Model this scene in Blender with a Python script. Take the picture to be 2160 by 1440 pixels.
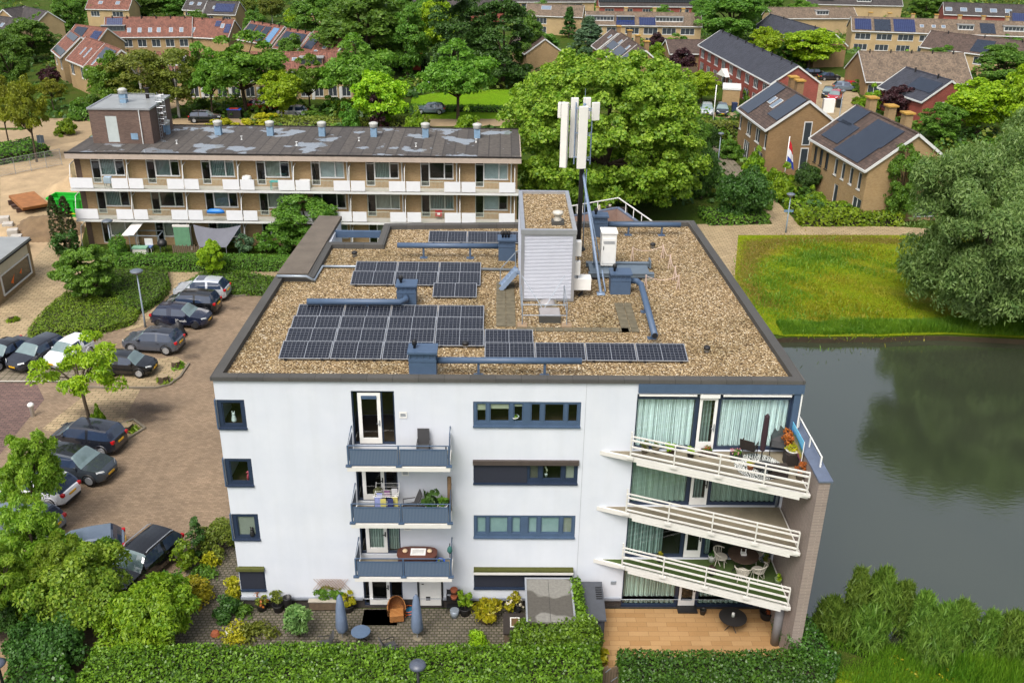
import bpy, math, random
import numpy as np
from mathutils import Vector, Matrix, Euler
for o in list(bpy.data.objects): bpy.data.objects.remove(o)
sc = bpy.context.scene
C = sc.collection
rad = math.radians
# ------------------------------------------------------------------ camera, world, sun, exposure
F_PX = 2056.42
YAW, PITCH, ROLL = rad(1.0559), rad(25.5213), rad(0.8639)
CAM = Vector((11.539, -35.2237, 30.5036))
def cam_axes():
    f = Vector((math.sin(YAW)*math.cos(PITCH), math.cos(YAW)*math.cos(PITCH), -math.sin(PITCH)))
    r = Vector((math.cos(YAW), -math.sin(YAW), 0)); u = r.cross(f)
    return math.cos(ROLL)*r+math.sin(ROLL)*u, -math.sin(ROLL)*r+math.cos(ROLL)*u, f
CR, CU, CF = cam_axes()
cd = bpy.data.cameras.new('camera'); cam = bpy.data.objects.new('camera', cd); C.objects.link(cam)
cd.sensor_width = 36; cd.lens = F_PX/2160*36; cd.clip_start = .5; cd.clip_end = 4000
mw = Matrix.Identity(4)
for i in range(3):
    mw[i][0], mw[i][1], mw[i][2], mw[i][3] = CR[i], CU[i], -CF[i], CAM[i]
cam.matrix_world = mw
sc.camera = cam
SUN_EL, SUN_AZ = rad(56), rad(205)      # azimuth clockwise from +Y: behind the camera, a little to the left
w = bpy.data.worlds.new('World'); sc.world = w; w.use_nodes = True
wn = w.node_tree; bg = wn.nodes['Background']
sky = wn.nodes.new('ShaderNodeTexSky'); sky.sky_type = 'NISHITA'; sky.sun_disc = False
sky.sun_elevation = SUN_EL; sky.sun_rotation = SUN_AZ; sky.dust_density = 6; sky.ozone_density = .6
hs = wn.nodes.new('ShaderNodeHueSaturation'); hs.inputs['Saturation'].default_value = .5
wn.links.new(sky.outputs[0], hs.inputs['Color']); wn.links.new(hs.outputs[0], bg.inputs[0])
bg.inputs[1].default_value = .15
sd = bpy.data.lights.new('sun', 'SUN'); sun = bpy.data.objects.new('sun', sd); C.objects.link(sun)
sd.energy = 1.35; sd.angle = rad(24); sd.color = (1, .96, .91)
sdir = Vector((math.sin(SUN_AZ)*math.cos(SUN_EL), math.cos(SUN_AZ)*math.cos(SUN_EL), math.sin(SUN_EL)))
sun.rotation_euler = sdir.to_track_quat('Z', 'Y').to_euler()
sc.view_settings.view_transform = 'Standard'; sc.view_settings.look = 'None'
sc.view_settings.exposure = 0.6; sc.view_settings.gamma = 1
sc.cycles.max_bounces = 6; sc.cycles.transparent_max_bounces = 8; sc.cycles.diffuse_bounces = 3
sc.cycles.glossy_bounces = 3; sc.cycles.transmission_bounces = 3; sc.cycles.caustics_reflective = False

# ------------------------------------------------------------------ photo pixel (2160x1440) -> point on a horizontal plane
def at(px, py, z=0.0):
    d = CF + CR*((px-1080)/F_PX) + CU*((720-py)/F_PX)
    t = (z-CAM.z)/d.z
    return CAM + d*t
def pix(p):
    d = Vector(p)-CAM; k = d.dot(CF)
    return 1080+F_PX*d.dot(CR)/k, 720-F_PX*d.dot(CU)/k, k/F_PX      # px, py, metres per pixel
def hgt(p, pytop):
    lo, hi = 0.0, 60.0
    for _ in range(40):
        m = (lo+hi)/2
        if pix((p[0], p[1], p[2]+m))[1] > pytop: lo = m
        else: hi = m
    return lo
# ------------------------------------------------------------------ mesh builder
class MB:
    def __init__(s): s.v = []; s.f = []; s.m = []
    def add(s, vs, fs, mi=0):
        b = len(s.v); s.v += [tuple(v) for v in vs]
        s.f += [tuple(i+b for i in f) for f in fs]; s.m += [mi]*len(fs); return s
    def box(s, x0, x1, y0, y1, z0, z1, mi=0):
        return s.add([(x0,y0,z0),(x1,y0,z0),(x1,y1,z0),(x0,y1,z0),(x0,y0,z1),(x1,y0,z1),(x1,y1,z1),(x0,y1,z1)],
            [(0,3,2,1),(4,5,6,7),(0,1,5,4),(1,2,6,5),(2,3,7,6),(3,0,4,7)], mi)
    def beam(s, a, b, w, h, mi=0, up=(0,0,1)):
        a, b = Vector(a), Vector(b); d = (b-a).normalized(); u = Vector(up)
        if abs(d.dot(u)) > .98: u = Vector((0,1,0))
        r = d.cross(u).normalized(); u = r.cross(d)
        vs = []
        for p in (a, b):
            for i, j in ((-1,-1),(1,-1),(1,1),(-1,1)): vs.append(p+r*(i*w/2)+u*(j*h/2))
        return s.add(vs, [(0,1,2,3),(7,6,5,4),(0,4,5,1),(1,5,6,2),(2,6,7,3),(3,7,4,0)], mi)
    def cyl(s, a, b, r0, r1=None, n=12, mi=0, caps=True):
        return s.tube([a, b], [r0, r0 if r1 is None else r1], n, mi, caps)
    def tube(s, pts, r, n=8, mi=0, caps=True):
        pts = [Vector(p) for p in pts]; k = len(pts)
        rs = r if isinstance(r, (list, tuple)) else [r]*k
        vs = []; u = None
        for i, p in enumerate(pts):
            d = (pts[min(i+1,k-1)]-pts[max(i-1,0)])
            d = d.normalized() if d.length > 1e-9 else Vector((0,0,1))
            if u is None:
                u = Vector((1,0,0)) if abs(d.x) < .9 else Vector((0,1,0))
            u = (u-d*u.dot(d)).normalized(); v = d.cross(u)
            for j in range(n):
                a = 2*math.pi*j/n; vs.append(p+(u*math.cos(a)+v*math.sin(a))*rs[i])
        fs = [(i*n+j, i*n+(j+1)%n, (i+1)*n+(j+1)%n, (i+1)*n+j) for i in range(k-1) for j in range(n)]
        if caps: fs += [tuple(range(n-1,-1,-1)), tuple(range((k-1)*n, k*n))]
        return s.add(vs, fs, mi)
    def prism(s, poly, z0, z1, mi=0, mtop=None, bottom=True):
        n = len(poly)
        ar = sum(poly[i][0]*poly[(i+1)%n][1]-poly[(i+1)%n][0]*poly[i][1] for i in range(n))
        if ar < 0: poly = poly[::-1]
        s.add([(p[0],p[1],z0) for p in poly]+[(p[0],p[1],z1) for p in poly], [(i,(i+1)%n,(i+1)%n+n,i+n) for i in range(n)], mi)
        s.add([(p[0],p[1],z1) for p in poly], [tuple(range(n))], mi if mtop is None else mtop)
        if bottom: s.add([(p[0],p[1],z0) for p in poly], [tuple(range(n-1,-1,-1))], mi)
        return s
    def lathe(s, prof, n=16, c=(0,0,0), mi=0):
        vs = [(c[0]+r*math.cos(2*math.pi*j/n), c[1]+r*math.sin(2*math.pi*j/n), c[2]+z) for r, z in prof for j in range(n)]
        fs = [(i*n+j, i*n+(j+1)%n, (i+1)*n+(j+1)%n, (i+1)*n+j) for i in range(len(prof)-1) for j in range(n)]
        fs += [tuple(range(n-1,-1,-1)), tuple(range((len(prof)-1)*n, len(prof)*n))]
        return s.add(vs, fs, mi)
    def quad(s, a, b, c, d, mi=0): return s.add([a,b,c,d], [(0,1,2,3)], mi)
    def xform(s, M): s.v = [tuple(M @ Vector(v)) for v in s.v]; return s
    def build(s, name, mats, parent=None, smooth=False, bevel=0):
        me = bpy.data.meshes.new(name); me.from_pydata(s.v, [], s.f)
        for m in (mats if isinstance(mats, (list, tuple)) else [mats]): me.materials.append(m)
        if any(s.m): me.polygons.foreach_set('material_index', s.m)
        if smooth: me.polygons.foreach_set('use_smooth', [True]*len(s.f))
        me.update()
        o = bpy.data.objects.new(name, me); C.objects.link(o)
        if parent: o.parent = parent
        if bevel:
            b = o.modifiers.new('bevel', 'BEVEL'); b.width = bevel; b.segments = 2; b.limit_method = 'ANGLE'
        return o
def tag(o, label, cat, group=None):
    o['label'] = label; o['category'] = cat
    if group: o['group'] = group
    return o
def thing(name, label, cat, loc=(0,0,0), rz=0, group=None):
    o = bpy.data.objects.new(name, None); C.objects.link(o); o.empty_display_size = .2
    o.location = loc; o.rotation_euler = (0,0,rz)
    return tag(o, label, cat, group)
def struct(o): o['kind'] = 'structure'; return o
def stuff(o): o['kind'] = 'stuff'; return o
def dup(root, loc, rz, label, group=None, scale=None, mats=None):
    def cp(o, par):
        c = o.copy(); C.objects.link(c)
        if par: c.parent = par
        for ch in KIDS(o): cp(ch, c)
        return c
    c = cp(root, None); c.location = loc; c.rotation_euler = (0,0,rz); c['label'] = label
    if group: c['group'] = group
    if scale: c.scale = scale
    return c
def KIDS(o): return [ch for ch in list(o.children)]

# ------------------------------------------------------------------ materials
def S(r, g, b, k=1.0):
    def l(c):
        c /= 255
        return (c/12.92 if c <= .04045 else ((c+.055)/1.055)**2.4)*k
    return (l(r), l(g), l(b), 1)
class NT:
    def __init__(s, name):
        s.m = bpy.data.materials.new(name); s.m.use_nodes = True; s.t = s.m.node_tree
        s.b = s.t.nodes['Principled BSDF']; s.out = s.t.nodes['Material Output']
    def n(s, typ, **kw):
        x = s.t.nodes.new('ShaderNode'+typ)
        for k, v in kw.items():
            if k in x.bl_rna.properties.keys() and k not in x.inputs: setattr(x, k, v)
            else: x.inputs[k.replace('_', ' ')].default_value = v
        return x
    def l(s, a, b): s.t.links.new(a, b)
    def coord(s, scale=None, kind='Object'):
        c = s.n('TexCoord').outputs[kind]
        if scale is not None:
            mp = s.n('Mapping'); mp.inputs['Scale'].default_value = scale if hasattr(scale, '__len__') else (scale,)*3
            s.l(c, mp.inputs[0]); return mp.outputs[0]
        return c
    def noise(s, vec, scale, detail=4, rough=.6, w=None):
        x = s.n('TexNoise'); x.inputs['Scale'].default_value = scale; x.inputs['Detail'].default_value = detail
        x.inputs['Roughness'].default_value = rough; s.l(vec, x.inputs['Vector']); return x.outputs['Fac']
    def ramp(s, fac, stops):
        r = s.n('ValToRGB'); e = r.color_ramp.elements
        while len(e) < len(stops): e.new(.5)
        for i, (p, c) in enumerate(stops): e[i].position = p; e[i].color = c
        s.l(fac, r.inputs[0]); return r.outputs[0]
    def mix(s, fac, a, b, typ='MIX'):
        x = s.n('Mix', data_type='RGBA', blend_type=typ)
        for i, v in ((0, fac), (6, a), (7, b)):
            if hasattr(v, 'links'): s.l(v, x.inputs[i])
            else: x.inputs[i].default_value = v
        return x.outputs[2]
    def bump(s, h, dist, strength=1):
        b = s.n('Bump'); b.inputs['Distance'].default_value = dist; b.inputs['Strength'].default_value = strength
        s.l(h, b.inputs['Height']); s.l(b.outputs[0], s.b.inputs['Normal'])
    def rough(s, v): s.b.inputs['Roughness'].default_value = v; return s
    def col(s, c): s.l(c, s.b.inputs['Base Color']); return s
_pm = {}
def pm(name, c, rough=.6, var=.18, scale=2.5, metal=0, bump=0, spec=.5):
    if name in _pm: return _pm[name]
    t = NT(name); v = t.coord()
    n = t.noise(v, scale, 5); n2 = t.noise(v, scale*9, 3)
    lo = tuple(x*(1-var) for x in c[:3])+(1,); hi = tuple(min(1, x*(1+var)) for x in c[:3])+(1,)
    a = t.ramp(n, [(.3, lo), (.7, hi)])
    t.col(t.mix(.25, a, t.ramp(n2, [(.3, lo), (.7, hi)])))
    t.b.inputs['Roughness'].default_value = rough; t.b.inputs['Metallic'].default_value = metal
    t.b.inputs['Specular IOR Level'].default_value = spec
    if bump: t.bump(n2, bump)
    _pm[name] = t.m; return t.m
def brickm(name, c1, c2, mortar, bw, bh, mw=.01, axes='xy', rough=.85, offset=.5, bump=.004, var=.5, big=.35):
    """running-bond bricks in object space, with per-brick tone and large soft weathering"""
    if name in _pm: return _pm[name]
    t = NT(name); v = t.coord()
    if axes != 'xy':
        sp = t.n('SeparateXYZ'); cb = t.n('CombineXYZ'); t.l(v, sp.inputs[0])
        ad = t.n('Math', operation='ADD'); t.l(sp.outputs[0], ad.inputs[0]); t.l(sp.outputs[1], ad.inputs[1])
        t.l(ad.outputs[0], cb.inputs[0]); t.l(sp.outputs[2], cb.inputs[1]); v2 = cb.outputs[0]
    else: v2 = v
    b = t.n('TexBrick'); b.offset = offset; b.inputs['Scale'].default_value = 1
    b.inputs['Brick Width'].default_value = bw; b.inputs['Row Height'].default_value = bh; b.inputs['Mortar Size'].default_value = mw
    b.inputs['Color1'].default_value = c1; b.inputs['Color2'].default_value = c2; b.inputs['Mortar'].default_value = mortar
    b.inputs['Mortar Smooth'].default_value = .3; t.l(v2, b.inputs['Vector'])
    n = t.noise(v, .35, 6); n3 = t.noise(v, 14, 3)
    cc = t.mix(big, b.outputs['Color'], t.mix(1, b.outputs['Color'], t.ramp(n, [(.3, (.5,.48,.45,1)), (.7, (1.35,1.3,1.25,1))]), 'MULTIPLY'))
    cc = t.mix(var*.5, cc, t.mix(1, cc, t.ramp(n3, [(.3, (.6,.6,.6,1)), (.7, (1.35,1.35,1.35,1))]), 'MULTIPLY'))
    t.col(cc); t.b.inputs['Roughness'].default_value = rough
    iv = t.n('Math', operation='SUBTRACT'); iv.inputs[0].default_value = 1; t.l(b.outputs['Fac'], iv.inputs[1])
    if bump: t.bump(iv.outputs[0], bump)
    _pm[name] = t.m; return t.m
def leafm(name, c1, c2, transl=.3, rough=.5, nscale=.9):
    if name in _pm: return _pm[name]
    t = NT(name); v = t.coord()
    ri = t.n('NewGeometry').outputs['Random Per Island']; n = t.noise(v, nscale, 3)
    ob = t.n('ObjectInfo').outputs['Random']
    ad = t.n('Math', operation='MULTIPLY_ADD'); t.l(ri, ad.inputs[0]); ad.inputs[1].default_value = .55
    m2 = t.n('Math', operation='MULTIPLY_ADD'); t.l(n, m2.inputs[0]); m2.inputs[1].default_value = 1.1; m2.inputs[2].default_value = -.35
    t.l(m2.outputs[0], ad.inputs[2])
    cc = t.mix(ad.outputs[0], c1, c2)
    hsv = t.n('HueSaturation'); hsv.inputs['Hue'].default_value = .5
    mr = t.n('MapRange'); mr.inputs['To Min'].default_value = .82; mr.inputs['To Max'].default_value = 1.18
    t.l(ob, mr.inputs[0]); t.l(mr.outputs[0], hsv.inputs['Value'])
    mh = t.n('MapRange'); mh.inputs['To Min'].default_value = .488; mh.inputs['To Max'].default_value = .512
    t.l(ob, mh.inputs[0]); t.l(mh.outputs[0], hsv.inputs['Hue']); t.l(cc, hsv.inputs['Color']); cc = hsv.outputs[0]
    t.col(cc); t.rough(rough); t.b.inputs['Specular IOR Level'].default_value = .35
    tr = t.n('BsdfTranslucent'); t.l(t.mix(1, cc, (1.25,1.35,.6,1), 'MULTIPLY'), tr.inputs[0])
    mx = t.n('MixShader'); mx.inputs[0].default_value = transl
    t.l(t.b.outputs[0], mx.inputs[1]); t.l(tr.outputs[0], mx.inputs[2]); t.l(mx.outputs[0], t.out.inputs[0])
    _pm[name] = t.m; return t.m
def glassm(name, tint=(.75,.85,.85,1), refl=1.0):
    if name in _pm: return _pm[name]
    t = NT(name); t.t.nodes.remove(t.b)
    tr = t.n('BsdfTransparent'); tr.inputs[0].default_value = tint
    gl = t.n('BsdfGlossy'); gl.inputs['Roughness'].default_value = .02; gl.inputs['Color'].default_value = (.95,.97,1,1)
    lw = t.n('LayerWeight'); lw.inputs[0].default_value = .5; pw = t.n('Math', operation='POWER'); t.l(lw.outputs['Facing'], pw.inputs[0]); pw.inputs[1].default_value = 4
    ml = t.n('Math', operation='MULTIPLY_ADD'); t.l(pw.outputs[0], ml.inputs[0]); ml.inputs[1].default_value = refl; ml.inputs[2].default_value = .07
    mx = t.n('MixShader'); t.l(ml.outputs[0], mx.inputs[0]); t.l(tr.outputs[0], mx.inputs[1]); t.l(gl.outputs[0], mx.inputs[2])
    t.l(mx.outputs[0], t.out.inputs[0]); _pm[name] = t.m; return t.m

def gravelm():
    t = NT('roof gravel'); v = t.coord()
    vo = t.n('TexVoronoi'); vo.inputs['Scale'].default_value = 16; vo.inputs['Randomness'].default_value = 1; t.l(v, vo.inputs['Vector'])
    sp = t.n('SeparateColor'); t.l(vo.outputs['Color'], sp.inputs[0])
    cc = t.ramp(sp.outputs[0], [(0, S(110,92,70,.68)), (.3, S(166,143,108,.72)), (.6, S(196,172,132,.76)), (.85, S(218,198,160,.8)), (1, S(244,234,214,.9))])
    dk = t.ramp(vo.outputs['Distance'], [(.35, (1,1,1,1)), (.75, (.32,.27,.22,1))])
    n = t.noise(v, .25, 5); n2 = t.noise(v, 2.2, 3)
    cc = t.mix(1, cc, dk, 'MULTIPLY')
    cc = t.mix(1, cc, t.ramp(n, [(.3, (.70,.70,.62,1)), (.5, (1,.98,.94,1)), (.7, (1.1,1.08,1.05,1))]), 'MULTIPLY')
    cc = t.mix(.5, cc, t.mix(1, cc, t.ramp(n2, [(.3, (.72,.72,.68,1)), (.7, (1.2,1.2,1.18,1))]), 'MULTIPLY'))
    t.col(cc).rough(.9); t.b.inputs['Specular IOR Level'].default_value = .2
    iv = t.n('Math', operation='SUBTRACT'); iv.inputs[0].default_value = 1; t.l(vo.outputs['Distance'], iv.inputs[1])
    t.bump(iv.outputs[0], .05); return t.m
def plasterm():
    t = NT('white plaster'); v = t.coord()
    n = t.noise(v, .6, 6); n2 = t.noise(v, 30, 3)
    mp = t.n('Mapping'); mp.inputs['Scale'].default_value = (1.6, 1.6, .1); t.l(v, mp.inputs[0]); st = t.noise(mp.outputs[0], 1.2, 5)
    a = t.ramp(n, [(.3, (.535,.57,.63,1)), (.7, (.59,.62,.67,1))])
    t.col(t.mix(.18, a, t.mix(1, a, t.ramp(st, [(.36, (.88,.875,.84,1)), (.55, (1,1,1,1))]), 'MULTIPLY'))).rough(.85)
    t.bump(n2, .004); return t.m
def tilem(name, c, var=.3, row=.34, colw=.3):
    """clay roof tiles: courses across the slope (object x) with rounded humps"""
    if name in _pm: return _pm[name]
    t = NT(name); v = t.coord()
    b = t.n('TexBrick'); b.offset = 0; b.inputs['Scale'].default_value = 1
    b.inputs['Brick Width'].default_value = colw; b.inputs['Row Height'].default_value = row; b.inputs['Mortar Size'].default_value = .03
    b.inputs['Mortar Smooth'].default_value = 1
    lo = tuple(x*(1-var) for x in c[:3])+(1,); hi = tuple(x*(1+var) for x in c[:3])+(1,)
    b.inputs['Color1'].default_value = lo; b.inputs['Color2'].default_value = hi; b.inputs['Mortar'].default_value = tuple(x*.45 for x in c[:3])+(1,)
    t.l(v, b.inputs['Vector'])
    n = t.noise(v, .7, 6)
    cc = t.mix(1, b.outputs['Color'], t.ramp(n, [(.3, (.72,.72,.7,1)), (.7, (1.22,1.2,1.15,1))]), 'MULTIPLY')
    t.col(cc).rough(.75)
    iv = t.n('Math', operation='SUBTRACT'); iv.inputs[0].default_value = 1; t.l(b.outputs['Fac'], iv.inputs[1]); t.bump(iv.outputs[0], .04)
    _pm[name] = t.m; return t.m
def solarm(name, cell=.18, line=S(128,132,138,.5), c1=S(20,24,36,.75), c2=S(30,34,46,.75), mw=.009, rough=.18):
    if name in _pm: return _pm[name]
    t = NT(name); v = t.coord()
    b = t.n('TexBrick'); b.offset = 0; b.inputs['Scale'].default_value = 1
    b.inputs['Brick Width'].default_value = cell; b.inputs['Row Height'].default_value = cell; b.inputs['Mortar Size'].default_value = mw
    b.inputs['Mortar Smooth'].default_value = .1
    b.inputs['Color1'].default_value = c1; b.inputs['Color2'].default_value = c2; b.inputs['Mortar'].default_value = line
    t.l(v, b.inputs['Vector']); t.col(b.outputs['Color']).rough(rough); t.b.inputs['Coat Weight'].default_value = .3
    t.b.inputs['Coat Roughness'].default_value = .05
    _pm[name] = t.m; return t.m
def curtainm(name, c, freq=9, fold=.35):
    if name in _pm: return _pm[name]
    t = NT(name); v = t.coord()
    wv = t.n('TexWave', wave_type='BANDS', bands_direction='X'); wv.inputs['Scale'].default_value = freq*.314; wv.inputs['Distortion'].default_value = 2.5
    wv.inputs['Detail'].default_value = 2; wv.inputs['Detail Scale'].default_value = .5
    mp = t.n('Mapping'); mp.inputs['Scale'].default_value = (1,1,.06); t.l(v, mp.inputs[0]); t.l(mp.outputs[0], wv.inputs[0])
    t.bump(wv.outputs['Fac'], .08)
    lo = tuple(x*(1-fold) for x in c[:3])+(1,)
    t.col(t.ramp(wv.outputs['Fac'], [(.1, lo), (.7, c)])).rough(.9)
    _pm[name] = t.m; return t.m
def grassm(name, g1, g2, dry, sc1=.25):
    if name in _pm: return _pm[name]
    t = NT(name); v = t.coord()
    n = t.noise(v, sc1, 6, .65); n2 = t.noise(v, 1.3, 5, .7); n3 = t.noise(v, 9, 4, .75)
    a = t.mix(n2, g1, g2)
    a = t.mix(t.ramp(n, [(.5, (0,0,0,1)), (.72, (.75,.75,.75,1))]), a, dry)
    t.col(t.mix(1, a, t.ramp(n3, [(.25, (.45,.48,.4,1)), (.75, (1.5,1.45,1.4,1))]), 'MULTIPLY')).rough(.9)
    t.b.inputs['Specular IOR Level'].default_value = .1
    t.bump(n3, .12); _pm[name] = t.m; return t.m
def waterm():
    t = NT('pond water'); v = t.coord()
    n = t.noise(v, .05, 3)
    t.col(t.ramp(n, [(.3, S(66,76,56,.46)), (.7, S(80,88,68,.46))])); t.rough(.05); t.b.inputs['IOR'].default_value = 1.85
    t.b.inputs['Specular IOR Level'].default_value = 1.0
    mp = t.n('Mapping'); mp.inputs['Scale'].default_value = (1,1.8,1); mp.inputs['Rotation'].default_value = (0,0,.5); t.l(v, mp.inputs[0])
    n1 = t.noise(mp.outputs[0], 2.2, 5, .55); t.bump(n1, .012, .5); return t.m
def bitumen():
    """flat roofing felt with standing puddles"""
    t = NT('wet roofing felt'); v = t.coord()
    n = t.noise(v, .33, 4, .55); n2 = t.noise(v, 3, 5); 
    pud = t.ramp(n, [(.57, (0,0,0,1)), (.59, (1,1,1,1))])
    b = t.n('TexBrick'); b.offset = 0; b.inputs['Scale'].default_value = 1; b.inputs['Brick Width'].default_value = 1.0; b.inputs['Row Height'].default_value = 30
    b.inputs['Mortar Size'].default_value = .05; b.inputs['Color1'].default_value = S(88,82,78,.48); b.inputs['Color2'].default_value = S(110,102,94,.48); b.inputs['Mortar'].default_value = S(64,58,54,.5)
    t.l(v, b.inputs['Vector'])
    dry = t.mix(1, b.outputs['Color'], t.ramp(n2, [(.3, (.6,.6,.6,1)), (.7, (1.3,1.3,1.3,1))]), 'MULTIPLY')
    t.col(t.mix(pud, dry, S(150,158,166,.6)))  # puddles pale grey: whitish sky reflection painted into their colour
    mr = t.n('MapRange'); mr.inputs['To Min'].default_value = .85; mr.inputs['To Max'].default_value = .06
    t.l(pud, mr.inputs[0]); t.l(mr.outputs[0], t.b.inputs['Roughness']); t.b.inputs['Specular IOR Level'].default_value = .7
    return t.m
M_GRAVEL, M_PLASTER, M_WATER = gravelm(), plasterm(), waterm()
M_COPE = brickm('roof coping', S(86,86,84,.6), S(102,100,96,.6), S(60,58,54,.6), 1.05, 50, .012, offset=0, bump=.002)
M_BLUE = pm('blue grey paint', S(78,100,128,.7), .5, .12)
M_DBLUE = pm('dark blue frame', S(46,60,84,.7), .4, .12)
M_SHUT = pm('dark screen cloth', S(40,44,58,.75), .7, .1, 6)
M_WHITE = pm('white paint', S(236,236,232,.85), .4, .06)
M_CREAM = pm('cream railing paint', S(228,226,220,.78), .45, .06)
M_ALU = pm('aluminium', S(190,194,200,.8), .35, .08, metal=.6)
M_GALV = pm('galvanised steel', S(164,176,188,.75), .4, .15, metal=.4)
M_BLACK = pm('black plastic', S(28,28,30,.9), .5, .2)
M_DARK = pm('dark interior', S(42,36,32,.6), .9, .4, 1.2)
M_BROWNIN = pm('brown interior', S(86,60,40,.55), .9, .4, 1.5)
M_CONC = pm('balcony concrete', S(150,140,118,.62), .9, .25, 1.2, bump=.004)
M_GLASS = glassm('window glass'); M_GLASSG = glassm('green tinted glass', (.88,1,.985,1), 1.0)
M_CARGLASS = pm('car glass', S(48,62,86,.75), .06, .2, spec=1.0); M_WIND = pm('windscreen glass', S(142,166,168,.5), .06, .15, spec=1.0)  # blue car glass and paler windscreen: sky reflection put into the base colour
M_RUBBER = pm('tyre rubber', S(24,24,25,.9), .85, .2)
M_TERRA = pm('terracotta', S(176,96,60,.6), .8, .15)
M_TIMBER = pm('weathered timber', S(122,104,84,.6), .85, .3, 5)
M_BARK = pm('tree bark', S(92,78,60,.6), .95, .35, 4, bump=.02)
M_BIRCH = pm('birch bark', S(206,204,196,.7), .9, .25, 6)
M_RED = pm('red paint', S(196,40,40,.7), .5, .1)
M_ORANGE = pm('orange plastic', S(236,110,30,.75), .5, .1)
M_SOLAR = solarm('solar cells'); M_SOLARD = solarm('dark roof panels', .5, S(52,62,78,.6), S(42,52,68,.6), S(50,60,76,.6), .01)
M_SOLARB = solarm('blue roof panels', .5, S(90,110,150,.6), S(26,36,76,.8), S(32,42,84,.8), .02)
GL = S(255,255,255)
# ------------------------------------------------------------------ foliage
def fast_mesh(name, V, mats, smooth=False):
    """V: (n,4,3) loose quads"""
    n = V.shape[0]; me = bpy.data.meshes.new(name)
    me.vertices.add(n*4); me.vertices.foreach_set('co', V.astype(np.float32).ravel())
    me.loops.add(n*4); me.loops.foreach_set('vertex_index', np.arange(n*4, dtype=np.int32))
    me.polygons.add(n); me.polygons.foreach_set('loop_start', np.arange(0, n*4, 4, dtype=np.int32))
    try: me.polygons.foreach_set('loop_total', np.full(n, 4, dtype=np.int32))
    except Exception: pass
    for m in (mats if isinstance(mats, (list, tuple)) else [mats]): me.materials.append(m)
    me.update(calc_edges=True); me.validate(); return me
def unit(a): return a/np.maximum(np.linalg.norm(a, axis=1, keepdims=True), 1e-9)
def leaf_quads(rng, P, N, size, aspect=1.6, jit=.45, down=0.0):
    """a small pointed leaf (folded diamond) at each point, facing N; 'down' makes them hang"""
    n = len(P); t = unit(np.cross(N, rng.normal(size=(n,3))))
    if down: t = unit(t*(1-abs(down))+np.array([0,0,-1])*down+rng.normal(size=(n,3))*.15); N = unit(N-t*np.sum(N*t, 1, keepdims=True))
    b = np.cross(N, t); s = size*(1+rng.uniform(-jit, jit, (n,1)))
    L = s*.5*aspect**.5; W = s*.5/aspect**.5
    return np.stack([P-t*L, P+b*W-t*L*.1+N*s*.08, P+t*L, P-b*W-t*L*.1+N*s*.08], 1)
def rdir(rng, n): return unit(rng.normal(size=(n,3)))
def link_mesh(name, me, parent=None):
    o = bpy.data.objects.new(name, me); C.objects.link(o)
    if parent: o.parent = parent
    return o
def clumps(rng, shape, n, R, H, z0, la=.16):
    """centres of leaf clumps for a crown of radius R from z0 to H, unevenly lumped"""
    d = rdir(rng, n*3); out = []
    k = rdir(rng, 6); ph = rng.uniform(0, 6.28, 6)
    for i in range(n*3):
        v = d[i]; lump = 1+la*sum(math.cos(5*v.dot(k[j])+ph[j]) for j in range(6))/2.2
        rr = (rng.uniform(.35, 1)**.45)*lump*.86; c = (z0+H)/2; hz = (H-z0)/2
        if shape == 'round': p = v*rr*np.array([R, R, hz])+np.array([0,0,c])
        elif shape == 'full':
            v = np.sign(v)*np.abs(v)**.72; v = v/max(1, np.linalg.norm(v)*.92); p = v*rr*1.06*np.array([R, R, hz])+np.array([0,0,c])
        elif shape == 'umbrella':
            p = v*rr*np.array([R, R, hz]); p[2] = abs(p[2])*1.5-hz*.8+c if rng.random() < .75 else p[2]+c
        elif shape == 'cone':
            u = rng.random()**.75; r = R*(1-u)*rng.uniform(.55, 1.0); a = rng.uniform(0, 6.28); p = np.array([r*math.cos(a), r*math.sin(a), z0+u*(H-z0)])
        elif shape == 'column':
            u = rng.random(); r = R*(math.sin(math.pi*min(1, .18+u*.82))**.6)*rng.uniform(.72, 1)*(lump if R > 1.5 else 1); a = rng.uniform(0, 6.28)
            p = np.array([r*math.cos(a), r*math.sin(a), z0+u*(H-z0)])
        elif shape == 'dome':
            p = v*rr*np.array([R, R, H-z0]); p[2] = z0+abs(p[2])
        out.append(p)
        if len(out) >= n: break
    return np.array(out)
def crown_mesh(name, seed, shape, R, H, z0, ncl, clr, nleaf, size, mat, aspect=1.5, up=.5, out=.6, rnd=.65, down=0.0, squash=.75, la=.16):
    rng = np.random.default_rng(seed); cl = clumps(rng, shape, ncl, R, H, z0, la)
    per = nleaf//ncl; P = []; N = []
    ctr = np.array([0,0,(z0+H)*.45])
    for c in cl:
        d = rdir(rng, per); rr = clr*rng.uniform(.65, 1.25)
        q = d*rr*(rng.uniform(.25, 1, (per,1))**.4)*np.array([1,1,squash]); q[:,2] = np.where(q[:,2] < -rr*.25, -q[:,2]*.7, q[:,2])
        if down > 0: q[:,2] -= rng.random(per)**1.5*down*2.2
        P.append(c+q); N.append(unit(d*out+unit((c-ctr)[None])*.3+np.array([0,0,up])+rng.normal(size=(per,3))*rnd))
    P = np.concatenate(P); N = np.concatenate(N)
    return fast_mesh(name, leaf_quads(rng, P, N, size, aspect, down=max(-.8, min(.75, down))), mat), cl
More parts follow.
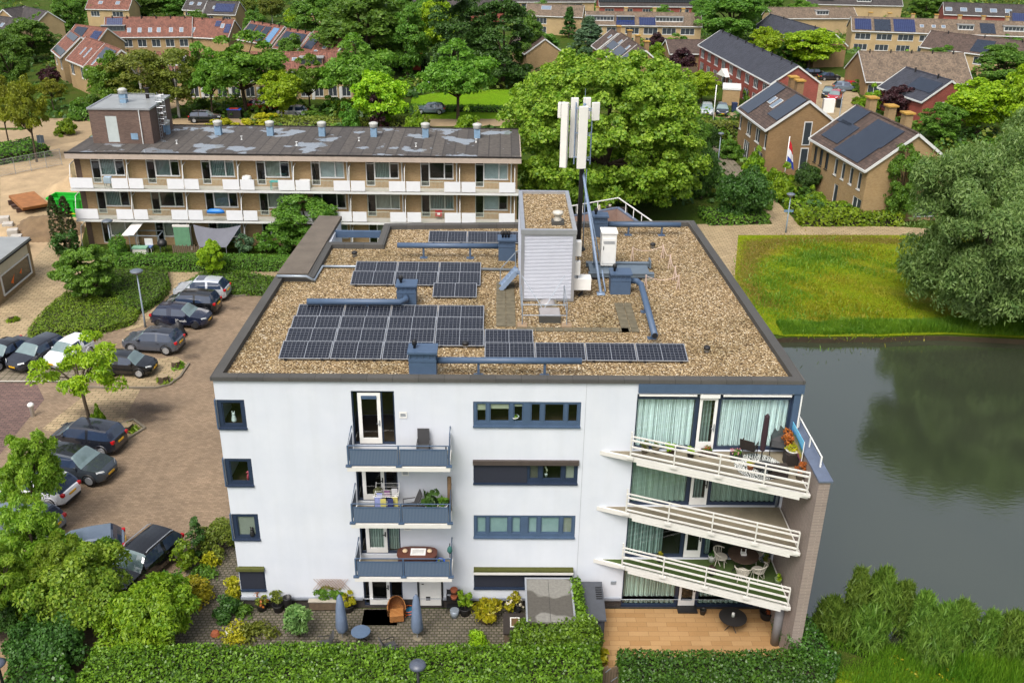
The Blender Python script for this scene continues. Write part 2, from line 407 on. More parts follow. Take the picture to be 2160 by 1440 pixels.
def trunk_mb(seed, cl, r, zf, nlimb=7, lean=0):
    rnd = random.Random(seed); mb = MB()
    top = Vector((rnd.uniform(-.2,.2), rnd.uniform(-.2,.2), zf))
    mb.tube([(0,0,-.3), (0,0,.15), (top.x*.5+lean*.3, top.y*.5, zf*.5), top], [r*1.35, r*1.05, r*.9, r*.8], 9)
    idx = list(range(len(cl))); rnd.shuffle(idx)
    for i in idx[:nlimb]:
        c = Vector(cl[i]); m = top.lerp(c, .5)+Vector((0,0,.12*(c-top).length))
        mb.tube([top-Vector((0,0,.2)), m, c], [r*.62, r*.36, r*.1], 6, caps=False)
    return mb
PROTO = {}
def proto(kind, seed, shape, R, H, z0, ncl, clr, nleaf, size, mat, bark=None, r=.22, zf=None, limbs=8, **kw):
    me, cl = crown_mesh('crown', seed, shape, R, H, z0, ncl, clr, nleaf, size, mat, **kw)
    tb = trunk_mb(seed, cl, r, zf if zf else z0+.25*(H-z0), limbs); tr = tb.build('trunk', bark or M_BARK, smooth=True)
    tm = tr.data; bpy.data.objects.remove(tr); PROTO[kind] = (me, tm, R, H)
def place(kind, p, Hh, Wd, name, label, cat='tree', group=None, rz=None):
    me, tm, R, H = PROTO[kind]
    t = thing(name, label, cat, p, random.Random(int(p[0]*97+p[1]*31)).uniform(0, 6.28) if rz is None else rz, group)
    k = Wd/2/(R*1.12); t.scale = (k, k, Hh/(H*1.03))
    link_mesh('crown', me, t); link_mesh('trunk', tm, t); return t
def tree_px(kind, px, py, top, wpx, name, label, cat='tree', group=None):
    p = at(px, py); h = hgt(p, top); w = wpx*pix((p.x, p.y, h*.6))[2]
    return place(kind, p, h, w, name, label, cat, group)
def poly_samples(rng, poly, n):
    a = np.array(poly)[:, :2]; lo, hi = a.min(0), a.max(0); out = []
    while len(out) < n:
        q = rng.uniform(lo, hi, (n, 2)); x, y = q[:,0], q[:,1]; ins = np.zeros(n, bool); j = len(a)-1
        for i in range(len(a)):
            c = ((a[i,1] > y) != (a[j,1] > y)) & (x < (a[j,0]-a[i,0])*(y-a[i,1])/(a[j,1]-a[i,1]+1e-12)+a[i,0]); ins ^= c; j = i
        out += list(q[ins])
    return np.array(out[:n])
def inset(poly, d):
    n = len(poly); ar = sum(poly[i][0]*poly[(i+1)%n][1]-poly[(i+1)%n][0]*poly[i][1] for i in range(n)); sg = 1 if ar > 0 else -1
    out = []
    for i in range(n):
        p0, p1, p2 = (Vector(poly[(i+k)%n][:2]) for k in (-1, 0, 1))
        e1 = (p1-p0).normalized(); e2 = (p2-p1).normalized()
        n1 = Vector((-e1.y, e1.x))*sg; n2 = Vector((-e2.y, e2.x))*sg
        m = (n1+n2); m = m/max(.3, m.dot(n1)); out.append((p1.x+m.x*d, p1.y+m.y*d))
    return out
def hedge(name, poly, h, mat, label, size=.11, dens=170, lump=.12, cat='hedge', z=0, seed=1, aspect=1.5, core=None, lumps=1.3, group=None):
    """clipped planting: leaves over the top and sides of a footprint, round a twiggy core"""
    rng = np.random.default_rng(seed); poly = [tuple(p[:2]) for p in poly]; n = len(poly)
    ar = abs(sum(poly[i][0]*poly[(i+1)%n][1]-poly[(i+1)%n][0]*poly[i][1] for i in range(n)))/2
    sgn = 1 if sum(poly[i][0]*poly[(i+1)%n][1]-poly[(i+1)%n][0]*poly[i][1] for i in range(n)) > 0 else -1
    k = rng.normal(size=(5,2))*lumps; ph = rng.uniform(0, 6.28, 5)
    def lum(xy): return sum(np.cos(xy@k[j]+ph[j]) for j in range(5))/5*lump
    m = int(ar*dens*1.35); q = poly_samples(rng, poly, m)
    zt = h*(1+lum(q))-rng.random(m)**2*min(.5, h*.4)+rng.random(m)**3*.12
    P = [np.column_stack([q, zt])]; N = [unit(np.array([0,0,1.0])+rng.normal(size=(m,3))*.6)]
    for i in range(n):
        a, b = np.array(poly[i]), np.array(poly[(i+1)%n]); L = np.linalg.norm(b-a)
        ms = int(L*h*dens*1.1)
        if ms < 1: continue
        u = rng.random((ms,1)); nr = np.array([(b-a)[1], -(b-a)[0]])/max(L, 1e-6)*sgn
        xy = a+(b-a)*u; zz = rng.random(ms)*h; off = lum(xy*1.7+zz[:,None]*.8)*1.2+rng.normal(size=ms)*.05
        xy = xy+nr*off[:,None]; P.append(np.column_stack([xy, zz*(1+lum(xy))]))
        N.append(unit(np.array([nr[0], nr[1], .45])+rng.normal(size=(ms,3))*.55))
    P = np.concatenate(P); P[:,2] += z; N = np.concatenate(N)
    t = thing(name, label, cat, (poly[0][0], poly[0][1], z), 0, group); P = P-np.array([poly[0][0], poly[0][1], z])
    link_mesh('foliage', fast_mesh('foliage', leaf_quads(rng, P, N, size, aspect), mat), t)
    ip = [(x-poly[0][0], y-poly[0][1]) for x, y in inset(poly, .14)]
    MB().prism(ip, 0, h*.8).build('twig_core', core or pm('hedge twigs', S(52,48,30,.5), .95, .4, 5), t)
    return t
def shrub(p, w, h, mat, name, label, cat='shrub', size=.12, n=2600, seed=3, shape='dome', aspect=1.7, ncl=26, group=None, stem=True, **kw):
    rr = w/2; t = thing(name, label, cat, p, 0, group)
    me, cl = crown_mesh('foliage', seed, shape, rr*.9, h, .05*h, ncl, .28*rr+.08, n, size, mat, aspect=aspect, **kw)
    link_mesh('foliage', me, t)
    mb = MB()
    rnd = random.Random(seed)
    for i in rnd.sample(range(len(cl)), min(6, len(cl))):
        c = Vector(cl[i]); mb.tube([(0,0,0), c*.5+Vector((0,0,.1*h)), c], [.03+.012*h, .02+.006*h, .008], 5, caps=False)
    mb.build('stem', M_BARK, t)
    return t
L_BRIGHT = leafm('bright leaf', S(83,134,23,0.68), S(177,208,50,0.68), .35)
L_MID = leafm('mid green leaf', S(66,114,34,.68), S(134,178,60,.68), .34)
L_DARK = leafm('dark green leaf', S(44,82,32,.66), S(94,138,54,.66), .28)
L_LIME = leafm('lime leaf', S(116,168,21,0.68), S(199,228,48,0.68), .35)
L_YEL = leafm('yellow green leaf', S(143,155,25,0.68), S(231,217,50,0.68), .35)
L_OLIVE = leafm('olive leaf', S(94,116,40,.66), S(162,172,66,.66), .32)
L_GREY = leafm('grey green willow leaf', S(86,132,64,.74), S(166,200,116,.74), .36)
L_PURP = leafm('purple leaf', S(46,24,32,.6), S(92,50,56,.6), .2)
L_BLUEG = leafm('blue green needle', S(65,103,74,0.64), S(123,157,111,0.64), .2)
L_IVY = leafm('ivy leaf', S(44,88,22,.62), S(146,192,54,.7), .3, .35, 1.5)
L_IVYD = leafm('dark ivy leaf', S(36,69,25,0.66), S(96,139,42,0.66), .2, .35, 1.2)
L_PINE = leafm('dark needle', S(38,54,19,0.61), S(83,92,32,0.61), .12)
L_FLOWER = leafm('pink petal', S(200,90,100,.7), S(240,190,190,.8), .2)
L_WFLOWER = leafm('cream petal', S(220,214,180,.8), S(246,240,220,.85), .2)
L_RUST = leafm('rust leaf', S(168,83,42,0.71), S(220,134,63,0.71), .3)
L_GRASS = leafm('reed blade', S(72,125,27,0.68), S(157,197,61,0.68), .35)
# ------------------------------------------------------------------ the setting: ground, pond, paving
from mathutils.geometry import tessellate_polygon
_lv = [0]
def sheet(name, poly, m, z=None, px=True):
    if z is None: _lv[0] += 1; z = .004*_lv[0]
    P = [at(*q) for q in poly] if px else [Vector((q[0], q[1], 0)) for q in poly]
    mb = MB(); mb.add([(p.x, p.y, z) for p in P], [tuple(range(len(P)))])
    me_o = mb.build(name, m)
    if me_o.data.polygons[0].normal.z < 0: me_o.data.flip_normals()
    return struct(me_o)
pond = [(24.9,-1.6),(28,-3.2),(33,-4.6),(40,-6.0),(52,-10),(95,-14),(110,6),(112,29),(90,32)]
pond += [tuple(at(x, y)[:2]) for x, y in ((2160,716),(2080,712),(2000,708),(1930,708),(1860,712),(1800,711),(1740,713),(1690,711),(1650,712))]
pond += [(29.5,28.6),(27.4,25),(25.6,20),(24.9,10)]
G_BASE = grassm('rough grass', S(66,96,30,.5), S(98,122,40,.5), S(120,114,66,.5))
out = [(-1500,-200),(1500,-200),(1500,1800),(-1500,1800)]
allp = [Vector((x,y,0)) for x,y in out]; hole = [Vector((x,y,0)) for x,y in pond]
tri = tessellate_polygon([allp, hole]); vs = allp+hole
g = MB(); g.add(vs, [tuple(t) for t in tri]); go = struct(g.build('ground', G_BASE))
import bmesh
bm = bmesh.new(); bm.from_mesh(go.data); bmesh.ops.recalc_face_normals(bm, faces=bm.faces)
for f in bm.faces:
    if f.normal.z < 0: f.normal_flip()
bm.to_mesh(go.data); bm.free()
bk = MB(); n = len(pond)
for i in range(n):
    a, b = pond[i], pond[(i+1)%n]; bk.quad((a[0],a[1],0),(b[0],b[1],0),(b[0],b[1],-1.5),(a[0],a[1],-1.5))
struct(bk.build('bank', pm('muddy bank', S(70,58,36,.6), .9, .3)))
wt = MB(); x0, y0, x1, y1 = 24, -20, 115, 36
wt.quad((x0,y0,-.4),(x1,y0,-.4),(x1,y1,-.4),(x0,y1,-.4)); struct(wt.build('water', M_WATER))
PB = brickm('red brick paving', S(152,130,106,.58), S(180,156,130,.58), S(132,118,92,.55), .26, .13, .012, bump=.005, var=.45, big=.45)
PP = brickm('purple brick paving', S(122,96,92,.6), S(146,116,108,.6), S(96,84,74,.55), .4, .2, .025, bump=.006)
PT = brickm('beige slab paving', S(178,156,122,.64), S(202,180,142,.64), S(134,124,88,.6), .6, .3, .03, bump=.004)
PG = brickm('grey slab paving', S(138,128,112,.6), S(160,148,128,.6), S(98,98,70,.55), .45, .45, .03, offset=0, bump=.004)
PC = brickm('grey cobble paving', S(112,104,96,.58), S(142,132,118,.58), S(84,84,58,.55), .22, .17, .03, bump=.01, var=.8)
SAND = pm('building sand', S(198,172,134,.62), .95, .3, .5, bump=.03)
LAWN = grassm('mown lawn', S(108,146,18,.62), S(164,172,30,.62), S(184,162,70,.62), .2)
FRESH = grassm('fresh green lawn', S(108,158,20,.62), S(140,184,34,.62), S(130,150,40,.6), .2)
sheet('car_park', [(-34,-6),(-.06,-6),(-.06,11),(1.9,16),(8,30),(8,39.6),(-16,39.6),(-34,20)], PB, px=False)
sheet('road', [(-90,26),(-34,40),(-27,36),(-22,27),(-17.2,19.6),(-17,12.5),(-22,11.5),(-40,9.5),(-90,8)], PP, px=False)
sheet('parking_bay', [(0,700),(205,690),(232,806),(0,807)], PG)
sheet('pavement', [(206,812),(296,822),(250,905),(176,925),(88,905)], PT)
sheet('parking_island', [(232,770),(372,752),(398,768),(372,806),(330,818),(225,818)], PT)
sheet('sand_ground', [(0,275),(200,272),(230,335),(180,480),(140,640),(60,700),(0,760)], SAND)
sheet('footpath', [(0,650),(60,560),(110,505),(220,560),(240,560),(170,640),(50,706),(0,716)], PT)
sheet('side_path', [(236,566),(625,568),(625,588),(470,620),(372,612),(300,690),(262,700),(345,600)], PT)
sheet('tree_bed', [(225,905),(282,888),(304,906),(262,928)], PT)
sheet('back_street', [(-60,91.5),(-20,93.5),(20,96.5),(44,96.5),(44,100.5),(20,101),(-20,99),(-60,97)], pm('tan street paving', S(182,158,122,.6), .9, .18, 1.2), px=False)
sheet('left_street', [(-95,60),(-52,72),(-40,86),(-36,100),(-30,118),(-34,122),(-43,106),(-50,90),(-95,72)], pm('tan street paving', S(182,158,122,.6)), px=False)
sheet('park_lawn', [(905,252),(1100,252),(1085,190),(960,190),(870,205),(860,238)], FRESH)
sheet('far_path', [(730,262),(1120,262),(1120,252),(730,252)], pm('tan street paving', S(182,158,122,.6)))
sheet('waterside_lawn', [(1555,497),(1905,497),(2300,520),(2300,712),(2160,714),(2000,706),(1860,710),(1740,711),(1655,710),(1600,700),(1548,610)], LAWN)
sheet('waterside_path', [(1470,474),(1640,474),(1905,480),(2300,505),(2300,520),(1905,497),(1557,497),(1548,600),(1500,600)], PT)
sheet('park_path', [(1632,478),(1690,478),(1640,428),(1600,400),(1588,410)], PT)
sheet('brick_footpath', [(1470,300),(1496,296),(1560,350),(1590,392),(1545,385)], PG)
sheet('lane', [(1440,236),(1580,240),(1580,250),(1440,250)], pm('tan street paving', S(182,158,122,.6)))
sheet('cul_de_sac', [(1690,205),(1718,152),(1792,168),(1840,250),(1800,262),(1740,262)], PT)
sheet('garden_paving', [(-3.6,4.5),(-.06,9.5),(-.06,-.04),(15.7,-.04),(15.7,-3.9),(-2.2,-3.9)], PC, px=False)
sheet('alley', [(0,1380),(60,1370),(135,1440),(160,1500),(0,1500)], pm('alley gravel', S(170,140,106,.6), .95, .35, 8))
t = NT('terrace tiles'); v = t.coord()
PTER = brickm('orange terrace tiles', S(186,144,92,.62), S(206,166,114,.62), S(146,112,72,.6), .9, .3, .008, bump=.001, var=.25, big=.25)
sheet('terrace_floor', [(16.1,-.02),(24.06,-.02),(24.5,-3.9),(16.1,-3.9)], PTER, px=False)
sheet('riverside_grass', [(24.8,-3.9),(30,-4.0),(60,-16),(60,-30),(20,-30),(20,-5.9),(24.8,-5.9)], grassm('flowery bank grass', S(110,146,24,.62), S(160,172,30,.62), S(186,170,60,.6), .5), px=False)
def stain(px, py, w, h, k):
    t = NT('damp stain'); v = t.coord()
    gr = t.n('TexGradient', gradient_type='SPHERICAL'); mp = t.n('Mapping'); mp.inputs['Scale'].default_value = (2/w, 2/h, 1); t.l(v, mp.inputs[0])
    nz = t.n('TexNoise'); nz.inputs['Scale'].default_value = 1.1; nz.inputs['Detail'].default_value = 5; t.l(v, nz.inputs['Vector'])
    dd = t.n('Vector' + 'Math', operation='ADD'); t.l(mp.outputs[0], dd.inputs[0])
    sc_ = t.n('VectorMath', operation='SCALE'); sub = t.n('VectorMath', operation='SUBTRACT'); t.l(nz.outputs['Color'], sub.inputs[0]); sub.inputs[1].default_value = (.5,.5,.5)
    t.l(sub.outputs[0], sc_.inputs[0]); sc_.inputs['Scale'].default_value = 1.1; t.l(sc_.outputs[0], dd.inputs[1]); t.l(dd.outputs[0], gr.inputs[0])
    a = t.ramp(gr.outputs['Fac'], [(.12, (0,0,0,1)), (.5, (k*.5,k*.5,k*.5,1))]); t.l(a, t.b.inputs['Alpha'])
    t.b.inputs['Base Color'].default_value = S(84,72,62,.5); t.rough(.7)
    p = at(px, py); _lv[0] += 1
    mb = MB(); mb.quad((-w/2,-h/2,0),(w/2,-h/2,0),(w/2,h/2,0),(-w/2,h/2,0)); o = mb.build('damp_patch', t.m); o.location = (p.x, p.y, .004*_lv[0]); struct(o)
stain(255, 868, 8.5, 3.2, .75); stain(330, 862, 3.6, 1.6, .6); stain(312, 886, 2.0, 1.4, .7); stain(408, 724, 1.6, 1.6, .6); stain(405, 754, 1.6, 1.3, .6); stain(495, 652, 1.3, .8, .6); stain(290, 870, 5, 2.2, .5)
for x in range(0, 135, 14):
    a = at(x, 807); MBm = MB(); MBm.box(-.22,.22,-.05,.05,0,.003); o = MBm.build('road_marking', pm('road paint', S(226,220,206,.7), .7, .2)); o.location = (a.x, a.y, .004*_lv[0]+.004); struct(o)
kerbm = pm('kerb stone', S(140,130,112,.6), .9, .2, 2)
def kerb(name, pxs):
    P = [at(*q) for q in pxs]; mb = MB()
    for a, b in zip(P, P[1:]): mb.beam((a.x,a.y,.05), (b.x,b.y,.05), .14, .14)
    return struct(mb.build(name, kerbm))
kerb('kerb', [(140,816),(225,819),(330,819),(358,812),(380,796),(399,768)])
kerb('kerb', [(470,624),(500,626),(560,618)])
kerb('kerb', [(225,905),(282,886),(306,904),(264,930)])
# heaps of sand and earth on the building site
def heap(px, py, rx, ry, h, m, label, seed):
    rng = random.Random(seed); mb = MB(); N = 22; vs = []
    for i in range(N+1):
        for j in range(N+1):
            u, v2 = i/N*2-1, j/N*2-1; r = math.hypot(u, v2)
            z = h*max(0, 1-r)**.9*(1+.25*math.sin(7*u+seed)*math.cos(6*v2+seed*2))+rng.uniform(-.03,.05)*h*(r<.95) - (.1 if r >= .95 else 0)
            vs.append((u*rx, v2*ry, z))
    mb.add(vs, [(i*(N+1)+j, (i+1)*(N+1)+j, (i+1)*(N+1)+j+1, i*(N+1)+j+1) for i in range(N) for j in range(N)])
    o = mb.build('soil_heap', m, smooth=True); p = at(px, py); o.location = (p.x, p.y, 0); o.rotation_euler = (0,0,seed)
    tag(o, label, 'soil heap')
EARTH = pm('dug earth', S(140,116,86,.6), .95, .3, 1.2, bump=.05)
heap(98, 486, 3.2, 4.0, 1.6, EARTH, 'brown heap of dug earth beside the two dark conifers', 1)
heap(22, 486, 2.6, 2.2, .8, SAND, 'low yellow sand heap in front of the stacked steel plates', 2)
heap(150, 402, 2.8, 3.2, 1.7, SAND, 'pale rounded sand heap behind the green container', 3)
# ------------------------------------------------------------------ main white apartment building
B = thing('apartment_building', 'white plastered four storey apartment building with a flat gravel roof beside the pond', 'building')
FL = 2.84
roofpoly = [(0,0),(24.2,0),(23.67,12.85),(23.32,20.5),(5.0,19.4),(4.97,16.15),(2.1,16.15),(1.95,11.3),(.38,11.25)]
wallpoly = inset(roofpoly, .06)
BRW = brickm('brown wall tiles', S(150,134,128,.62), S(164,148,140,.62), S(196,184,172,.6), .6, .075, .012, axes='xz', bump=.003, big=.2)
PLINTH = brickm('dark plinth brick', S(74,68,66,.6), S(90,82,78,.6), S(60,56,54,.6), .22, .07, .012, axes='xz')
holes = []
for k in range(4):
    z = k*FL
    holes += [(.05,1.2,1.05+z,2.39+z),(10.62,15.1,1.22+z,2.38+z)]
    holes += [(5.6,7.37,.24+z,2.84+z-.0)] if k else [(5.6,7.37,.12,2.62),(8.12,9.14,.12,2.4)]
    holes += [(17.4,24.0,z+.06,z+2.78)]
def grid_wall(mb, x0, x1, z0, z1, holes, y, dep, mi=0, dirx=1):
    xs = sorted({x0,x1}|{h[0] for h in holes}|{h[1] for h in holes}); zs = sorted({z0,z1}|{h[2] for h in holes}|{h[3] for h in holes})
    for a, b in zip(xs, xs[1:]):
        for c, d in zip(zs, zs[1:]):
            mx, mz = (a+b)/2, (c+d)/2
            if any(h[0] < mx < h[1] and h[2] < mz < h[3] for h in holes): continue
            mb.quad((a,y,c),(b,y,c),(b,y,d),(a,y,d), mi)
    for h in holes:
        a, b, c, d = h
        mb.quad((a,y,c),(a,y,d),(a,y+dep,d),(a,y+dep,c), mi); mb.quad((b,y,c),(b,y+dep,c),(b,y+dep,d),(b,y,d), mi)
        mb.quad((a,y,d),(b,y,d),(b,y+dep,d),(a,y+dep,d), mi); mb.quad((a,y,c),(a,y+dep,c),(b,y+dep,c),(b,y,c), mi)
mb = MB(); grid_wall(mb, 0.03, 24.17, .55, 11.84, [(a,b,max(c,.55),d) for a,b,c,d in holes], .06, .3)
for i in range(1, len(wallpoly)):
    a, b = wallpoly[i], wallpoly[(i+1)%len(wallpoly)]; mb.quad((a[0],a[1],0),(b[0],b[1],0),(b[0],b[1],11.84),(a[0],a[1],11.84))
mb.build('wall', M_PLASTER, B)
mb = MB(); grid_wall(mb, .08, 24.1, 0, .55, [(5.6,7.37,.12,.55),(8.12,9.14,.12,.55),(17.4,24.0,.06,.55)], .1, .26); mb.build('plinth', PLINTH, B)
mb = MB()
for x0, x1 in ((0,5.55),(9.2,17.36)): mb.box(x0, x1, -.03, .12, .55, .66)
mb.build('plinth_sill', pm('zinc sill', S(150,156,166,.7), .5, .1), B)
mb = MB(); mb.prism(inset(roofpoly, .3), 11.5, 11.75); mb.build('gravel_roof', M_GRAVEL, B)
mb = MB(); ip = inset(roofpoly, .36); op = inset(roofpoly, -.05); n = len(roofpoly)
for i in range(n):
    j = (i+1)%n
    mb.quad((op[i][0],op[i][1],12),(op[j][0],op[j][1],12),(ip[j][0],ip[j][1],12),(ip[i][0],ip[i][1],12))
    mb.quad((ip[i][0],ip[i][1],12),(ip[j][0],ip[j][1],12),(ip[j][0],ip[j][1],11.7),(ip[i][0],ip[i][1],11.7))
    mb.quad((op[j][0],op[j][1],12),(op[i][0],op[i][1],12),(op[i][0],op[i][1],11.83),(op[j][0],op[j][1],11.83))
    mb.quad((op[i][0],op[i][1],11.83),(wallpoly[i][0],wallpoly[i][1],11.83),(wallpoly[j][0],wallpoly[j][1],11.83),(op[j][0],op[j][1],11.83))
mb.build('parapet', M_COPE, B)
mb = MB(); mb.box(17.42,24.16,-.06,.055,11.4,11.82); mb.box(24.165,24.26,-.06,3,11.4,11.82); mb.build('fascia', M_BLUE, B)
# gallery roof slab on the left, its end wall and the blue beam over the void
mb = MB(); mb.prism([(.36,11.26),(1.93,11.32),(2.1,16.12),(2.3,20.55),(.94,20.65)], 11.84, 12.06); mb.build('gallery_roof', pm('mossy roof slab', S(120,110,98,.6), .9, .25, .9, bump=.01), B)
mb = MB(); mb.box(2.06,2.26,16.2,20.4,8.6,11.835); mb.build('gallery_wall', M_PLASTER, B)
mb = MB(); mb.box(.95,1.05,11.4,20.5,9.0,9.9); mb.box(.4,2.0,11.4,20.5,8.4,8.55); mb.build('gallery', M_CONC, B)
a, b = at(699,487,11.9), at(803,487,11.9); mb = MB(); mb.box(a.x+.1, b.x, a.y, a.y+.22, 11.5, 11.88); mb.build('beam', M_BLUE, B)
pts = [at(x,y,z) for x,y,z in ((584,582,12.12),(646,583,12.12),(662,592,11.85),(680,562,11.85),(748,562,11.85),(1090,569,11.85))]
mb = MB(); mb.tube(pts, .07, 8); mb.build('conduit', M_GALV, B, smooth=True)
# windows
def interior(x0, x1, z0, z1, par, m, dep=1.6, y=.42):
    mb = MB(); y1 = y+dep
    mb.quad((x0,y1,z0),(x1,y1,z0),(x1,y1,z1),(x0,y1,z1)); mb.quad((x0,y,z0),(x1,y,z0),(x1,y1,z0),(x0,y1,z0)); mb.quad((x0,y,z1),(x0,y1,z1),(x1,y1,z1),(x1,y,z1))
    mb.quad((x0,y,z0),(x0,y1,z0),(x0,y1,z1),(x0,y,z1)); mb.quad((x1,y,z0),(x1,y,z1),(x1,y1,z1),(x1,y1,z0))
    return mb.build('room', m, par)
def framed(par, name, x0, x1, z0, z1, panes, m, y=.08, th=.12, gm=None, blinds=None, room=M_BROWNIN):
    """blue frame as a grid with real openings; each pane, blind a sub-part"""
    mb = MB(); grid_wall(mb, x0, x1, z0, z1, panes, y, .06); mb.box(x0-.02, x1+.02, y-.1, y-.002, z0-.07, z0+.0)
    for a, b, c, d in panes:
        grid_wall(mb, a+.004, b-.004, c+.004, d-.004, [(a+.045, b-.045, c+.045, d-.045)], y+.03, .05)
    f = mb.build(name, m, par)
    for i, (a, b, c, d) in enumerate(panes):
        g = MB(); g.quad((a,y+.05,c),(b,y+.05,c),(b,y+.05,d),(a,y+.05,d)); g.build('pane', gm or M_GLASS, f)
        if blinds and i in blinds:
            fr, bm_ = blinds[i]; g = MB(); zb = d-(d-c)*fr; g.box(a+.02,b-.02,y+.09,y+.1,zb,d); g.build('blind', bm_, f)
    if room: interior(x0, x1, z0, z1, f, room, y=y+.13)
    return f
BL_CREAM = pm('cream blind', S(214,208,180,.75), .8, .08); BL_GREY = pm('pale roller blind', S(176,196,196,.75), .7, .1); BL_TAN = pm('beige blind', S(178,174,160,.72), .8, .1)
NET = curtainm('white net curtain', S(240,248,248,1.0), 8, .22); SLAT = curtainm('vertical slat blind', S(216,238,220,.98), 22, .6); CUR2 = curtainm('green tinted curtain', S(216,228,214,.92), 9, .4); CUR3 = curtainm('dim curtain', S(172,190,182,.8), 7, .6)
for k in range(4):
    z = k*FL
    if k == 0:
        f = framed(B, 'window', .06, 1.19, 1.08, 2.2, [(.2,1.08,1.2,2.1)], M_DBLUE, room=None); g = MB(); g.box(.1,1.14,.035,.05,1.16,2.2); s_ = g.build('sun_screen', M_SHUT, f)
        g = MB(); g.box(-.03,1.22,-.1,.1,2.21,2.36); g.build('screen_box', pm('mossy screen box', S(96,100,40,.6), .9, .25, 5), f)
    else:
        f = framed(B, 'window', .06, 1.19, 1.06+z, 2.38+z, [(.24,1.05,1.2+z,2.26+z)], M_DBLUE, blinds=None if k != 1 else {0:(1.0, BL_TAN)})
        g = MB(); g.box(-.02,.035,-.02,.5,1.02+z,2.4+z); g.build('side_frame', M_BLUE, f)
    PB6 = [(.13,.56),(.68,1.52),(1.67,2.08),(2.39,2.81),(2.95,3.79),(3.92,4.36)]
    pn = [(10.62+a,10.62+b,1.4+z,2.28+z) for a,b in PB6]
    if k == 3: f = framed(B, 'strip_window', 10.63, 15.09, 1.23+z, 2.37+z, pn, M_BLUE, blinds={0:(.4,BL_CREAM),1:(.33,BL_CREAM),2:(.2,BL_CREAM)}, room=M_BROWNIN)
    if k == 1: f = framed(B, 'strip_window', 10.63, 15.09, 1.23+z, 2.37+z, pn, M_BLUE, blinds={0:(1,BL_GREY),1:(1,BL_GREY),2:(1,BL_GREY),3:(1,BL_GREY),4:(1,BL_GREY),5:(1,BL_TAN)}, room=None)
    if k == 2:
        f = framed(B, 'strip_window', 10.63, 15.09, 1.23+z, 2.37+z, pn, M_DBLUE, blinds={5:(1,BL_TAN),3:(1,pm('dim blind', S(120,112,100,.55), .8))}, room=M_DARK)
        g = MB(); g.box(10.66,12.92,.045,.06,1.25+z,2.2+z); g.build('sun_screen', M_SHUT, f); g = MB(); g.box(10.6,15.12,-.08,.1,2.2+z,2.4+z); g.build('screen_box', pm('brown screen box', S(84,74,68,.6), .7, .2), f)
    if k == 0:
        f = framed(B, 'strip_window', 10.63, 15.09, 1.23, 2.18, [(a,b,1.32,2.1) for a,b,_,_ in pn], M_DBLUE, room=None)
        for x0, x1 in ((10.66,12.88),(12.94,15.06)): g = MB(); g.box(x0,x1,.04,.055,1.3,2.14); g.build('sun_screen', M_SHUT, f)
        g = MB(); g.box(10.62,15.1,-.22,.06,2.17,2.3); g.build('screen_box', M_CREAM, f); g = MB(); g.box(10.62,15.1,-.21,.06,2.303,2.4); g.build('moss', pm('moss', S(84,88,26,.6), .95, .3, 8), f)
# small things in the windows
def knick(x, z, y, kind, label):
    if kind == 'orchid':
        t = thing('potted_orchid', label, 'plant', (x, y, z)); MB().lathe([(.05,0),(.075,.12),(.08,.13)], 10).build('pot', M_WHITE, t, True)
        mb = MB(); mb.tube([(0,0,.1),(.03,0,.28),(.0,0,.42)], .008, 5); [mb.lathe([(.0,0),(.05,.02),(0,.05)], 6, (.03*math.cos(i), .02*i-.04, .3+.05*i)) for i in range(4)]; mb.build('flowers', L_WFLOWER, t)
    if kind == 'bowl':
        t = thing('bowl', label, 'bowl', (x, y, z)); MB().lathe([(.07,0),(.18,.1),(.2,.14),(.17,.13),(.05,.03)], 14).build('dish', M_WHITE, t, True); MB().lathe([(.16,.11),(.12,.17),(0,.19)], 10).build('contents', L_BRIGHT, t, True)
    if kind == 'cat':
        t = thing('cat_figurine', label, 'figurine', (x, y, z)); mb = MB(); mb.lathe([(.1,0),(.11,.08),(.07,.24),(.03,.28)], 10); mb.lathe([(.02,.25),(.07,.3),(.065,.36),(.0,.4)], 10); mb.beam((-.04,0,.36),(-.05,0,.46),.03,.03); mb.beam((.04,0,.36),(.05,0,.46),.03,.03); mb.build('figure', M_BLACK if 'dark' in label else M_WHITE, t)
knick(12.35, 1.45+3*FL, .25, 'bowl', 'white bowl on the sill of the top floor strip window')
knick(13.75, 1.45+2*FL, .25, 'orchid', 'white potted orchid in the third floor strip window')
knick(.62, 1.26+3*FL, .3, 'cat', 'white figurine in the top left corner window'); knick(.85, 1.22+FL, .1, 'cat', 'dark cat figurine in the window with the beige blind')
mb = MB(); mb.tube([(0,0,0),(0,0,.22),(.06,0,.32),(.0,0,.4),(-.05,0,.34)], [.07,.05,.04,.05,.03], 8); o = mb.build('flamingo_ornament', pm('pink plastic', S(230,90,110,.8), .5), None, True); o.location = (.93,.24,1.22+2*FL); tag(o, 'pink flamingo ornament in a corner window', 'ornament')
